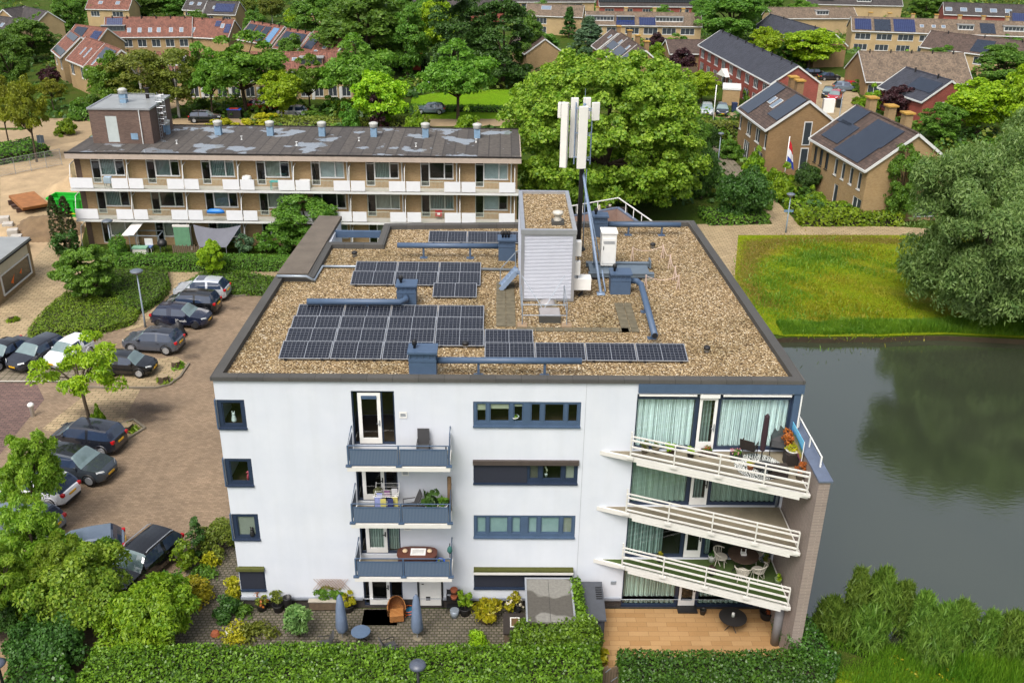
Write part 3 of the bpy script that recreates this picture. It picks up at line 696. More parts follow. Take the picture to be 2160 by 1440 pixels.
# balcony doors on the front
for k in range(4):
    z = k*FL+(.24 if k else .12); zt = k*FL+(2.8 if k else 2.6)
    d = MB(); grid_wall(d, 5.6, 7.37, z, zt, [(5.66,5.82,z+.1,zt-.05),(5.84,6.8,z+.06,zt-.05),(6.86,7.31,z+.1,zt-.05)], .14, .08); fr = d.build('door_frame', M_DBLUE, B)
    d = MB(); grid_wall(d, 5.85, 6.79, z+.07, zt-.06, [(6.0,6.64,z+.32,zt-.2)], .1, .06); dr = d.build('door', M_WHITE, B)
    g = MB(); g.quad((6.0,.15,z+.32),(6.64,.15,z+.32),(6.64,.15,zt-.2),(6.0,.15,zt-.2)); g.build('pane', M_GLASS, dr)
    g = MB(); g.beam((6.71,.06,z+1.05),(6.6,.06,z+1.05),.03,.03); g.box(6.69,6.74,.07,.1,z+.95,z+1.2); g.build('handle', M_ALU if k == 3 else M_BLACK, dr)
    for a, b in ((5.66,5.82),(6.86,7.31)):
        g = MB(); g.quad((a,.19,z+.1),(b,.19,z+.1),(b,.19,zt-.05),(a,.19,zt-.05)); g.build('side_pane', M_GLASS, fr)
    if k == 3: g = MB(); g.box(6.0,6.64,.06,.15,zt-.34,zt-.21); g.build('roller_screen', M_BLUE, dr)
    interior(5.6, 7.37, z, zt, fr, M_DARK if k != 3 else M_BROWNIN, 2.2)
    if k == 1:
        for a, b in ((5.98,6.66),(6.86,7.31)): g = MB(); g.box(a,b,.3,.31,z+.12,zt-.06); g.build('curtain', CUR2, fr)
d = MB(); d.box(8.14,9.12,.12,.2,.13,2.39); dr = d.build('door', M_WHITE, B); g = MB(); g.box(8.42,8.62,.1,.125,.45,.65); g.build('cat_flap', M_BLACK, dr); g = MB(); g.beam((8.24,.08,1.4),(8.34,.08,1.4),.03,.03); g.build('handle', M_BLACK, dr)
mb = MB(); mb.box(8.05,8.115,.02,.2,.12,2.42); mb.box(9.145,9.22,.02,.2,.12,2.42); mb.build('door_jamb', M_BLACK, B)
for k in range(1, 4):
    g = MB(); grid_wall(g, 7.55, 7.87, 1.58+k*FL, 1.9+k*FL, [(7.6,7.82,1.63+k*FL,1.8+k*FL)], .03, .04); v_ = g.build('wall_vent', M_WHITE, B); g = MB(); [g.box(7.6,7.82,.05,.07,1.64+k*FL+i*.04,1.66+k*FL+i*.04) for i in range(4)]; g.build('louvre', M_ALU, v_)
g = MB(); g.box(16.85,17.1,.03,.06,1.45,1.62); g.build('wall_vent', M_GALV, B)
mb = MB(); mb.box(15.28,15.292,.052,.059,.6,11.8); mb.build('expansion_joint', pm('joint', S(168,172,178,.7)), B)
# blue balconies
MESH = NT('perforated blue sheet'); v = MESH.coord(); wv = MESH.n('TexWave', wave_type='BANDS', bands_direction='X'); wv.inputs['Scale'].default_value = 5.2; MESH.l(v, wv.inputs[0])
MESH.col(MESH.ramp(wv.outputs['Fac'], [(.3, S(80,102,132,.7)), (.7, S(118,134,154,.7))])).rough(.5); MESH.b.inputs['Alpha'].default_value = .9; M_MESH = MESH.m
for k in range(1, 4):
    z = k*FL+.02; y = -1.3
    m = MB(); m.box(5.48,9.7,y,.055,z-.2,z); bal = m.build('balcony_slab', M_CREAM, B)
    m = MB(); m.box(5.56,9.62,y+.1,.05,z+.004,z+.012); m.build('balcony_floor', M_CONC, bal)
    m = MB()
    m.tube([(5.54,.03,z+1.18),(5.54,y+.06,z+1.0),(9.66,y+.06,z+1.0),(9.66,.03,z+1.18)], .025, 6)
    for x in (5.54,7.6,9.66): m.box(x-.035,x+.035,y+.03,y+.09,z-.02,z+1.0); m.box(x-.12,x+.12,y-.02,y+.12,z+.004,z+.07)
    for a, b in ((5.6,7.55),(7.65,9.6)): m.box(a,b,y+.04,y+.08,z+.06,z+.1); m.box(a,b,y+.04,y+.08,z+.8,z+.84)
    m.build('railing', M_BLUE, bal)
    for a, b in ((5.6,7.55),(7.65,9.6)): m = MB(); m.box(a,b,y+.055,y+.065,z+.1,z+.8); m.build('mesh_panel', M_MESH, bal)
    for x in (5.54,9.66): m = MB(); m.box(x-.005,x+.005,y+.12,.02,z+.1,z+.9); m.build('mesh_panel', M_MESH, bal)
# glazed right bay
for k in range(4):
    z = k*FL+.06; zt = k*FL+2.74
    fr = MB(); grid_wall(fr, 17.4, 24.0, z, zt+.04, [(17.47,19.86,z+.14,zt-.22),(20.02,20.8,z+.04,zt-.12),(20.95,23.78,z+.14,zt-.22)], .16, .1); F_ = fr.build('window_frame', M_DBLUE, B)
    for j, (a, b) in enumerate(((17.47,19.86),(20.95,23.78))):
        g = MB(); g.quad((a,.2,z+.14),(b,.2,z+.14),(b,.2,zt-.22),(a,.2,zt-.22)); g.build('pane', M_GLASSG, F_)
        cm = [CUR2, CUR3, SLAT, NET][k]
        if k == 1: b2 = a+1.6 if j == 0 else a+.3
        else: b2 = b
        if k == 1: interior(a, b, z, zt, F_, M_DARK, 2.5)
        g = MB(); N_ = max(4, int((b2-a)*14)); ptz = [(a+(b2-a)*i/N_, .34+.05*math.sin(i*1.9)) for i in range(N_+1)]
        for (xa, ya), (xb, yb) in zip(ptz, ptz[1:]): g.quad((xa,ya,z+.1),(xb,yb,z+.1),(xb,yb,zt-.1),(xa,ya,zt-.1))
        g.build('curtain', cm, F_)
    d = MB(); grid_wall(d, 20.03, 20.79, z+.05, zt-.13, [(20.15,20.67,z+.4,zt-.26)], .1, .06); dr = d.build('door', M_WHITE, B)
    g = MB(); g.quad((20.15,.14,z+.4),(20.67,.14,z+.4),(20.67,.14,zt-.26),(20.15,.14,zt-.26)); g.build('pane', M_GLASSG, dr)
    g = MB(); g.box(20.7,20.75,.05,.1,z+.95,z+1.3); g.beam((20.72,.04,z+1.1),(20.6,.04,z+1.1),.03,.03); g.build('handle', M_ALU if k == 3 else M_BLACK, dr)
    interior(20.0, 20.82, z, zt, dr, M_DARK, 1.5)
    if k in (2, 3): g = MB(); g.box(20.15,20.67,.6,.61,z+.1,zt-.1); g.build('curtain', CUR3, dr)
    if k == 3:
        g = MB()
        for a, b in ((17.47,19.86),(20.95,23.78)): g.box(a,b,-.03,.1,zt-.02,zt+.06)
        g.box(20.0,20.82,-.02,.1,zt-.1,zt+.08); g.build('screen_rail', M_WHITE, F_)
        g = MB(); g.box(17.47,19.86,.06,.158,zt-.2,zt-.03); g.box(20.95,23.78,.06,.158,zt-.2,zt-.03); g.build('roller_screen', M_DBLUE, F_)
mb = MB(); mb.box(23.9,24.17,.0,.16,8.6,11.4); mb.build('corner_post', M_BLUE, B); mb = MB(); mb.box(24.18,24.24,.0,.1,8.6,11.38); mb.build('corner_pipe', M_WHITE, B)
mb = MB(); mb.cyl((23.86,.08,5.7),(23.86,.08,8.3),.06); mb.cyl((23.86,-.05,.05),(23.86,-.05,2.7),.06); mb.build('downpipe', M_GALV, B, True)
# wedge balconies
for k in range(1, 4):
    z = k*FL+.04; A, Bp = (16.0,.05), (23.95,-3.15)
    m = MB(); m.prism([A, Bp, (24.05,-3.05), (24.05,.05)], z-.2, z); bal = m.build('balcony_slab', M_CREAM, B)
    m = MB(); m.prism([(16.4,.0),(23.9,-3.0),(23.98,-2.9),(23.98,.02)], z+.004, z+.02, bottom=False); m.build('balcony_floor', pm('green balcony carpet', S(74,98,40,.6), .95, .25, 5) if k == 1 else M_CONC, bal)
    d = Vector((Bp[0]-A[0], Bp[1]-A[1], 0)); L = d.length; d.normalize(); nrm = Vector((d.y,-d.x,0))
    P = lambda u, o=.0, h=0: Vector((A[0],A[1],z+h))+d*u-nrm*o
    m = MB(); m.beam(P(1.6,.06,-.27), P(L-.3,.06,-.27), .13, .12); m.build('awning', M_CREAM, bal)
    m = MB(); u0 = 1.32
    for h, r in ((1.02,.03),(.83,.035),(.52,.035),(.2,.035)):
        m.beam(P(u0,-.02,h), P(L-.05,-.02,h), r*1.6, r*1.9)
    for u in (u0, u0+1.85, u0+3.7, u0+5.5, L-.06):
        m.beam(P(u,-.06,-.02), P(u,-.06,1.02), .05, .05); m.beam(P(u-.15,-.06,.0), P(u+.15,-.06,.0), .09, .12)
    m.beam(P(u0,-.02,0), P(u0,-.02,1.25), .06, .06)
    m.build('railing', M_CREAM, bal)
# brown wing wall with blue cap and handrail
mb = MB(); mb.box(24.1,24.55,-3.65,.9,0,9.5); W_ = mb.build('wing_wall', BRW, B)
mb = MB(); mb.box(24.06,24.62,-3.72,1.0,9.503,9.58); mb.build('cap', pm('blue grey coping', S(104,116,138,.7), .5), W_)
mb = MB(); mb.tube([(24.4,1,10.05),(24.4,-2.75,10.05)], .03, 8); [mb.beam((24.4,y,9.58),(24.4,y,10.05),.05,.08) for y in (-2.7,-1.2,.4)]; mb.build('handrail', M_WHITE, W_)
g = MB(); g.box(24.03,24.095,-.95,-.6,7.25,7.7); g.build('wall_vent', M_WHITE, W_)
mb = MB(); mb.cyl((23.95,-2.25,0),(23.95,-2.25,2.62),.2,n=20); mb.build('column', pm('grey column', S(150,150,152,.65), .7, .15), B, True)
# lower rear wing with roof terrace
mb = MB(); tp = [(15.2,20.4),(15.2,27.4),(16.9,28.35),(20.04,30.15),(23.2,20.4)]
mb.prism(tp, 0, 8.55); mb.build('rear_wing', BRW, B)
mb = MB(); mb.prism(inset(tp, .1), 8.555, 8.6); mb.build('terrace_deck', pm('terrace deck', S(150,120,92,.6), .9, .2), B)
tpi = inset(tp, .22)
mb = MB(); m2 = MB(); m3 = MB()
for i in (1,2,3):
    a, b, c, d = tp[i], tp[i+1], tpi[i+1], tpi[i]
    mb.add([(a[0],a[1],8.56),(b[0],b[1],8.56),(c[0],c[1],8.56),(d[0],d[1],8.56),(a[0],a[1],9.7),(b[0],b[1],9.7),(c[0],c[1],9.7),(d[0],d[1],9.7)], [(0,1,5,4),(2,3,7,6),(1,2,6,5),(3,0,4,7)])
    m2.add([(a[0],a[1],9.7),(b[0],b[1],9.7),(c[0],c[1],9.7),(d[0],d[1],9.7),(a[0],a[1],9.78),(b[0],b[1],9.78),(c[0],c[1],9.78),(d[0],d[1],9.78)], [(4,5,6,7),(0,1,5,4),(2,3,7,6)])
    va, vb = Vector((*a,0)).lerp(Vector((*d,0)),.5), Vector((*b,0)).lerp(Vector((*c,0)),.5)
    m3.beam(va+Vector((0,0,10.45)), vb+Vector((0,0,10.45)), .06, .06)
    nn = max(2, int((vb-va).length/1.2))
    for j in range(nn+1): q = va.lerp(vb, j/nn); m3.beam(q+Vector((0,0,9.78)), q+Vector((0,0,10.45)), .05, .05)
T_ = mb.build('terrace_wall', pm('pink brick', S(176,150,138,.62), .9, .15, 3), B); m2.build('cap', pm('blue grey coping', S(104,116,138,.7)), T_); m3.build('railing', M_WHITE, T_)
# ------------------------------------------------------------------ on the roof
RZ = 11.75
def solar(x, y, label):
    t = thing('solar_panel', label, 'solar panel', (x, y, RZ), 0, 'solar panels on the gravel roof')
    tilt = Matrix.Translation((0,0,.12)) @ Matrix.Rotation(rad(11), 4, 'X')
    W_, D_ = 2.16, 1.25
    m = MB(); grid_wall(m, 0, 1, 0, 1, [], 0, 0); m = MB()
    for a, b, c, d in ((0,W_,0,.035),(0,W_,D_-.035,D_),(0,.035,.035,D_-.035),(W_-.035,W_,.035,D_-.035),(W_/2-.012,W_/2+.012,.035,D_-.035)): m.box(a,b,c,d,-.03,.012)
    m.xform(tilt).build('frame', M_ALU, t)
    for a, b in ((.035,W_/2-.012),(W_/2+.012,W_-.035)):
        g = MB(); g.quad((-.0,0,0),(b-a,0,0),(b-a,D_-.07,0),(0,D_-.07,0)); o = g.build('cell_sheet', M_SOLAR, t); o.matrix_local = tilt @ Matrix.Translation((a,.035,.004))
    g = MB()
    for xx in (.3, W_-.3): g.box(xx-.06,xx+.06,.0,.2,-.0,.12); g.box(xx-.06,xx+.06,D_-.2,D_,-.0,.33)
    g.build('mounting_foot', M_BLACK, t)
    return t
ORD = ['first','second','third','fourth','fifth','sixth','seventh','eighth']
first = None; COL0 = 2.3
rows = [('the front row by the roof edge', 1.97, [0,1,2,4,5,6,7], 2.3), ('the second row from the roof edge', 3.32, [0,1,2,3,4], 2.28), ('the third row from the roof edge', 4.65, [0,1,2,3], 2.25), ('the fourth row, just before the long left duct', 5.98, [0,1,2,3], 2.25),
    ('the small array left of the stairs, lower edge', 8.8, [0], 8.42), ('the small array left of the stairs, middle row', 10.3, [0,1,2], 4.2), ('the small array left of the stairs, back row', 11.7, [0,1,2], 4.2), ('the short row at the back of the roof', 16.65, [0,1,2], 7.7)]
for nm, y, cols, x0 in rows:
    for i, c in enumerate(cols):
        lb = (ORD[i]+' solar panel from the left in '+nm) if len(cols) > 1 else 'single solar panel at '+nm
        p = (x0+c*2.19, y, RZ)
        if first is None: first = solar(p[0], y, lb)
        else: dup(first, p, 0, lb)
def vent_unit(x, y, w, d, h, path, r, label, caps=1, cut=True, z=RZ):
    t = thing('ventilation_unit', label, 'ventilation unit', (x, y, z), 0, 'blue ventilation units on the gravel roof')
    m = MB(); m.box(-w/2,w/2,-d/2,d/2,0,h*.62); m.box(-w/2-.01,w/2+.01,-d/2-.01,d/2+.01,h*.64,h*.74); m.box(-w/2+.05,w/2-.05,-d/2+.05,d/2-.05,h*.6,h*.9)
    for i in range(5): xx = -w/2+.02+i*(w-.08)/4; m.box(xx,xx+.04,-d/2,-d/2+.06,h*.74,h*.93)
    for i in range(2): m.box(-w/2,w/2,d/2-.06,d/2,h*.74,h*.93)
    m.build('housing', M_BLUE, t)
    m = MB(); m.box(-w/2-.05,w/2+.05,-d/2-.05,d/2+.05,h*.93,h); m.build('cap', M_BLUE, t)
    for i in range(caps):
        m = MB(); xx = (-w*.3 if caps == 1 else -w*.25+i*.16); m.lathe([(.06,0),(.06,.14),(.1,.15),(.1,.34),(.05,.38)], 10, (xx, 0, h)); m.build('flue', M_BLACK, t, True)
    P_ = [Vector(p)-Vector((x,y,z)) for p in path]
    m = MB(); m.tube(P_, r, 14)
    m.build('duct', M_BLUE, t, True)
    m = MB(); a, b = P_[-2], P_[-1]
    for u in ((.3,.75) if len(P_) < 4 else (.35,.85)): q = a.lerp(b, u); m.box(q.x-.05,q.x+.05,q.y-.05,q.y+.05,0,q.z-r*.6); m.box(q.x-.2,q.x+.2,q.y-.15,q.y+.15,-.01,.03)
    m.build('duct_support', M_BLUE, t)
    m = MB(); d = (b-a).normalized(); m.cyl(b-d*.05, b+d*.004, r*.86, n=14); m.build('duct_mouth', M_BLACK, t)
    return t
vent_unit(8.55,.75,1.12,.8,1.25, [(9.0,.75,12.45),(15.1,.75,12.45)], .14, 'blue ventilation unit at the front roof edge with a long duct to the right')
vent_unit(7.25,8.2,.92,.8,1.1, [(7.2,7.85,12.3),(7.25,7.4,12.3),(7.0,7.12,12.3),(2.65,7.1,12.3)], .15, 'blue ventilation unit left of centre with its duct running left over the panels')
vent_unit(12.1,14.5,.9,.8,1.2, [(11.8,14.5,12.45),(6.2,14.5,12.45)], .15, 'blue ventilation unit with three black flues beside the steel box', 3)
vent_unit(17.72,9.95,1.0,.8,1.1, [(18.1,9.95,12.35),(18.55,9.9,12.35),(18.72,9.5,12.33),(18.55,3.6,12.3)], .15, 'blue ventilation unit with a duct running towards the front right')
vent_unit(17.5,18.5,.85,.8,1.25, [(17.9,18.5,12.4),(22.2,18.5,12.4)], .15, 'blue ventilation unit at the back roof edge with a duct to the right')
def rv(x, y, label):
    t = thing('roof_vent', label, 'roof vent', (x, y, RZ), 0, 'small black roof vents'); MB().lathe([(.1,0),(.08,.15),(.085,.16)], 10).build('pipe', M_ALU, t, True)
    MB().lathe([(.07,.14),(.15,.16),(.15,.26),(.1,.3)], 10).build('cowl', M_BLACK, t, True)
rv(3.85,14.6,'small black roof vent in the gravel near the gallery'); rv(20.3,16.35,'small black roof vent right of the white cabinet'); rv(10.2,3.4,'small black roof vent in the gap in the solar rows'); rv(20.8,3.1,'small black roof vent right of the front solar row')
# corrugated plant room
t = thing('plant_room', 'tall silver corrugated lift housing with a gravel top in the middle of the roof', 'plant room', (12.75, 8.6, RZ)); W_, D_, H_ = 2.54, 6.3, 3.7
m = MB(); N_ = 46
for i in range(N_):
    z0, z1 = .15+i*(H_-.4)/N_, .15+(i+.5)*(H_-.4)/N_; z2 = .15+(i+1)*(H_-.4)/N_
    m.quad((.12,-.0,z0),(W_-.12,-.0,z0),(W_-.12,-.045,z1),(.12,-.045,z1)); m.quad((.12,-.045,z1),(W_-.12,-.045,z1),(W_-.12,0,z2),(.12,0,z2))
    m.quad((0,.12,z0),(-.0,D_,z0),(-.045,D_,z1),(-.045,.12,z1)); m.quad((-.045,.12,z1),(-.045,D_,z1),(0,D_,z2),(0,.12,z2))
    m.quad((W_,.12,z0),(W_+.045,.12,z1),(W_+.045,D_,z1),(W_,D_,z0)); m.quad((W_+.045,.12,z1),(W_,.12,z2),(W_,D_,z2),(W_+.045,D_,z1))
m.build('corrugated_cladding', pm('corrugated steel', S(202,206,216,.8), .4, .05, metal=.35), t)
m = MB(); m.box(-.03,.12,-.06,.12,.05,H_-.22); m.box(W_-.12,W_+.03,-.06,.12,.05,H_-.22); m.box(.12,W_-.12,-.055,.1,H_-.3,H_-.22); m.box(.12,W_-.12,-.05,.1,.05,.15); m.box(.02,W_-.02,D_-.02,D_,.1,H_-.2); m.build('corner_trim', M_ALU, t)
m = MB(); m.box(.03,W_-.03,.05,D_-.05,0,.12); m.build('base', M_BLACK, t)
m = MB(); grid_wall(m, 0,1,0,1,[],0,0); m = MB()
for a, b, c, d in ((-.06,W_+.06,-.08,.12),(-.06,W_+.06,D_-.15,D_+.05),(-.06,.14,.12,D_-.15),(W_-.14,W_+.06,.12,D_-.15)): m.box(a,b,c,d,H_-.22,H_)
m.build('parapet', M_ALU, t)
m = MB(); m.box(.14,W_-.14,.12,D_-.15,H_-.3,H_-.14); m.build('gravel_roof', M_GRAVEL, t)
m = MB(); m.box(1.45,2.05,1.0,1.6,H_-.14,H_+.02); v_ = m.build('vent_curb', pm('felt', S(80,80,76,.6)), t); m = MB(); m.lathe([(.2,0),(.22,.05),(.14,.18),(.2,.3),(.26,.34),(.26,.44),(.08,.5)], 16, (1.75,1.3,H_+.02)); m.build('roof_ventilator', pm('cast cream metal', S(206,202,190,.75), .5, .1), v_, True)
def jbox(x, y, z, w, d, h, m_, label, nm='junction_box'):
    t = thing(nm, label, 'junction box', (x, y, z), 0, 'boxes on the side of the plant room'); MB().box(0,w,-d/2,d/2,0,h).build('housing', m_, t, bevel=.015)
    m = MB(); [m.tube([(w*.5,-d/2+.08+i*.1,0),(w*.55,-d/2+.08+i*.1,-.2),(w*.3,-d/2+.1+i*.1,-.42)], .025, 5) for i in range(max(2,int(d/.12)-1))]; m.build('cable', M_BLACK, t)
jbox(15.35,9.3,13.9,.3,.35,.75,M_WHITE,'upper white junction box on the right side of the plant room'); jbox(15.35,9.2,12.95,.28,.3,.7,M_WHITE,'narrow middle white junction box on the right side of the plant room'); jbox(15.35,9.4,12.15,.85,.6,.62,M_WHITE,'wide white junction box with hanging black cables')
# steps on the left of the plant room
t = thing('steps', 'short blue grey steel steps with a handrail left of the plant room', 'steps', (11.75, 10.2, RZ)); m = MB()
LB = pm('light blue steel', S(140,160,186,.75), .45, .1)
m.beam((0,-.3,.05),(.8,-.3,1.0),.05,.22); m.beam((0,.4,.05),(.8,.4,1.0),.05,.22); m.beam((.8,-.3,1.0),(1.0,-.3,1.0),.05,.2); m.build('stringer', LB, t)
m = MB(); [m.box(.12*i+.05,.12*i+.28,-.28,.38,.16*i+.12,.16*i+.16) for i in range(6)]; m.build('tread', LB, t)
m = MB(); m.tube([(0,.42,.9),(.8,.42,1.85),(1.0,.42,1.85)], .025, 6); m.tube([(0,.42,0),(0,.42,.9)], .025, 6); m.tube([(.75,.42,.9),(.75,.42,1.8)], .025, 6); m.build('handrail', M_GALV, t)
# white equipment cabinet on its steel platform
t = thing('equipment_cabinet', 'tall white telecom cabinet standing on the grey steel platform', 'cabinet', (17.0, 13.0, RZ+.35)); m = MB(); m.box(0,.78,-.4,.4,0,1.75); m.box(.06,.72,-.43,-.4,.12,1.52); m.build('body', M_WHITE, t, bevel=.02)
m = MB(); m.box(-.04,.82,-.45,.44,1.76,1.84); m.build('lid', M_WHITE, t); m = MB(); [m.box(.1,.68,-.44,-.43,1.36-i*.035,1.375-i*.035) for i in range(5)]; m.build('louvre', M_ALU, t); m = MB(); m.box(.1,.13,-.46,-.43,.9,1.1); m.build('handle', M_BLACK, t)
t = thing('steel_platform', 'low grey steel platform of crossing beams under the white cabinet', 'platform', (16.3, 11.6, RZ)); m = MB(); PG2 = pm('platform steel', S(120,136,150,.7), .5, .15, metal=.3)
for y in (.0, 1.5): m.box(0,3.4,y,y+.22,.1,.3); m.box(0,3.4,y-.04,y+.26,.3,.32)
m.box(.2,3.2,.3,1.4,.22,.26); m.box(3.35,3.42,1.3,1.9,.1,.5); m.box(.1,.3,.2,1.6,.08,.3); m.build('beam', PG2, t); m = MB(); [m.box(x,x+.4,y-.1,y+.4,0,.1) for x in (.2,2.6) for y in (0,1.5)]; m.build('foot', M_DARK, t)
for i, (x, y) in enumerate(((19.3,11.6),(18.9,12.0))): t = thing('paving_slab', ['grey concrete ballast slab at the platform corner','grey concrete ballast slab behind the front right ventilation unit'][i], 'slab', (x, y, RZ+.01), .6); MB().box(-.25,.25,-.25,.25,0,.06).build('slab', M_CONC, t)
# mast
t = thing('antenna_mast', 'black antenna mast with long white panel antennas behind the plant room', 'mast', (16.1, 16.0, RZ))
MZ = 8.6; zt = MZ
def onmast(px, py): # pixel on the vertical plane through the mast
    d = CF+CR*((px-1080)/F_PX)+CU*((720-py)/F_PX); k = (16.0-CAM.y)/d.y; p = CAM+d*k; return p-Vector((16.1,16.0,RZ))
m = MB(); b0 = onmast(1213,520); top = onmast(1222,213); m.cyl((0,0,0),(0,0,onmast(1216,350).z),.13,n=12); m.cyl((0,0,0),(0,0,.06),.4); m.build('pole', pm('black pole', S(26,24,24,.9), .5), t, True)
zb, zh = onmast(1195,345).z, onmast(1195,218).z
m = MB(); m.cyl((0,0,zb),(0,0,zh),.08); m.beam((0,0,zh),(0,0,zh+.75),.02,.02)
for z in (zb+.3, (zb+zh)/2, zh-.3):
    for a in (2.6, 5.4, .5, 1.57): m.beam((0,0,z),(.5*math.cos(a),.5*math.sin(a),z),.05,.05)
for a in (2.6, .5, 1.57): m.cyl((.5*math.cos(a),.5*math.sin(a),zb-.1),(.5*math.cos(a),.5*math.sin(a),zh),.035)
m.build('mounting_frame', LB, t)
PA = pm('cream antenna', S(234,233,226,.8), .45, .05)
def ant(x, y, z0, z1, w, d, rz):
    m = MB(); m.box(-w/2,w/2,-d/2,d/2,z0,z1); m.xform(Matrix.Translation((x,y,0)) @ Matrix.Rotation(rz, 4, 'Z')); o = m.build('antenna', PA, t, bevel=.03)
q = lambda px, py: onmast(px, py).x
ant(q(1190,280),-.25,zb-.15,zh+.1,.38,.22,-.5); ant(q(1227,290),-.45,zb-.15,zh-.05,.49,.18,.2); ant(q(1212,260),.45,zb+.2,zh+.2,.4,.18,.1)
ant(q(1257,240),.2,onmast(1257,256).z,onmast(1257,222).z+.1,.42,.18,.3); ant(q(1240,225),.55,onmast(1240,256).z,zh+.2,.4,.2,.1); ant(q(1181,240),.2,onmast(1180,250).z,zh,.18,.3,-.2)
m = MB(); fx, fy = 16.76-16.1, 9.6-16.0
m.tube([(.08,0,zb-.5),(fx,fy,.05)], .07, 8); m.tube([(.08,0,zb-.5),(1.0,-2.6,.1)], .04, 6); m.tube([(.25,0,0),(.25,0,zb-.3)], .03, 6); m.box(fx-.2,fx+.2,fy-.2,fy+.2,-.0,.06); m.tube([(fx*.6,fy*.6,(zb-.5)*.4),(.6,-3.4,.1)], .035, 6); m.tube([(fx+.1,fy+1,.9),(fx+.25,fy+.2,.05)], .04, 6); m.build('strut', LB, t, True)
m = MB(); [m.tube([(-.1+.04*i,-.12,0),(-.1+.04*i,-.14,zb)], .018, 5) for i in range(5)]; m.build('cable', M_BLACK, t)
# roof hatch, safety frame, pavers, rope posts
t = thing('roof_hatch', 'low roof hatch with a pale flat lid in front of the plant room', 'roof hatch', (13.55, 6.05, RZ)); MB().box(0,1.0,0,.9,0,.32).build('curb', pm('felt', S(64,64,66,.6)), t); MB().box(.02,.98,.02,.88,.32,.42).build('lid', pm('acrylic lid', S(176,172,172,.7), .25, .08), t, bevel=.03)
t = thing('roof_light', 'small domed skylight between the hatch and the plant room', 'skylight', (13.55, 7.4, RZ)); MB().box(0,.9,0,.8,0,.25).build('curb', M_CONC, t); MB().lathe([(.38,0),(.36,.08),(.2,.16),(0,.18)], 16, (.45,.4,.25)).build('dome', pm('acrylic lid', S(176,172,172)), t, True)
t = thing('guard_frame', 'thin free standing safety railing round the roof hatch', 'railing', (12.75, 5.7, RZ)); m = MB()
for x, y in ((0,0),(2.05,0),(0,2.3),(2.05,2.3)): m.tube([(x,y,0),(x,y,1.1)], .022, 6)
for z in (.55,1.08): m.tube([(0,2.3,z),(0,0,z)], .022, 6); m.tube([(0,0,z),(2.05,0,z),(2.05,2.3,z)], .022, 6)
m.tube([(0,2.3,1.6),(1.0,1.3,.3)], .016, 5); m.tube([(2.05,2.3,1.6),(1.05,1.3,.3)], .016, 5); m.build('rail', M_GALV, t); m = MB(); [m.box(x-.22,x+.22,y-.22,y+.22,0,.1) for x, y in ((0,0),(2.05,0))]; m.build('counterweight', pm('pinkish concrete', S(176,150,120,.62), .9, .2), t)
m = MB()
for i in range(13): m.box(11.55,12.0,5.6+i*.42,5.99+i*.42,0,.035); m.box(12.02,12.45,5.6+i*.42,5.99+i*.42,0,.035)
for i in range(12): m.box(12.5+i*.43,12.9+i*.43,5.1,5.5,0,.035)
for i in range(8): m.box(17.3,17.72,5.1+i*.42,5.48+i*.42,0,.035); m.box(17.75,18.1,5.1+i*.42,5.48+i*.42,0,.035)
o = m.build('paver_walkway', pm('mossy pavers', S(126,118,96,.55), .95, .35, 3)); o.location = (0,0,RZ+.012); tag(o, 'mossy grey paver walkway laid on the gravel around the plant room', 'walkway')
pp = [(18.89,14.3),(20.6,14.7),(20.75,13.2),(20.73,11.5),(20.72,10.3),(19.06,10.25)]
RP = pm('rope post', S(226,200,186,.75), .6, .1)
pl = ['rope post nearest the white cabinet','rope post at the far right corner of the roped area','second rope post from the back on the right','third rope post from the back on the right','rope post at the near right corner of the roped area','rope post beside the front right ventilation unit']
for (x, y), lb in zip(pp, pl):
    t = thing('rope_post', 'thin pale '+lb, 'post', (x, y, RZ), 0, 'rope posts on the gravel'); m = MB(); m.tube([(-.06,0,0),(0,0,.75)], .02, 6); m.tube([(.09,.05,0),(0,0,.75)], .02, 6); m.build('legs', RP, t); MB().lathe([(.03,.72),(.04,.78),(0,.8)], 8).build('cap', RP, t)
m = MB()
for (a, b), (c, d) in zip(pp, pp[1:]): m.tube([(a+(c-a)*u, b+(d-b)*u, RZ+.74-.9*u*(1-u)) for u in [i/8 for i in range(9)]], .014, 5)
o = m.build('barrier_rope', RP); tag(o, 'pale sagging barrier rope strung between the thin posts on the gravel', 'rope')

# ------------------------------------------------------------------ furniture builders
def pot_plant(p, r, h, m, ph, pw, leaf, name, label, size=.09, n=500, seed=5, shape='dome', cat='potted plant', aspect=1.8, square=False, flowers=None):
    t = thing(name, label, cat, p)
    if square: MB().box(-r,r,-r*.6,r*.6,0,h).build('pot', m, t, bevel=.01)
    else: MB().lathe([(r*.7,0),(r*.95,h*.9),(r,h),(r*.85,h),(r*.8,h*.85)], 14).build('pot', m, t, True)
    me, cl = crown_mesh('foliage', seed, shape, pw/2*.9, ph, 0, 9, pw*.22, n, size, leaf, aspect=aspect); o = link_mesh('foliage', me, t); o.location = (0,0,h*.9)
    if ph > .5: mb = MB(); mb.tube([(0,0,0),(.02,0,ph*.6)], .02, 6); o = mb.build('stem', M_BARK, t); o.location = (0,0,h*.8)
    if flowers: me, _ = crown_mesh('flowers', seed+1, shape, pw/2, ph*1.05, .1, 8, pw*.2, 60, size, flowers); o = link_mesh('flowers', me, t); o.location = (0,0,h*.9)
    return t
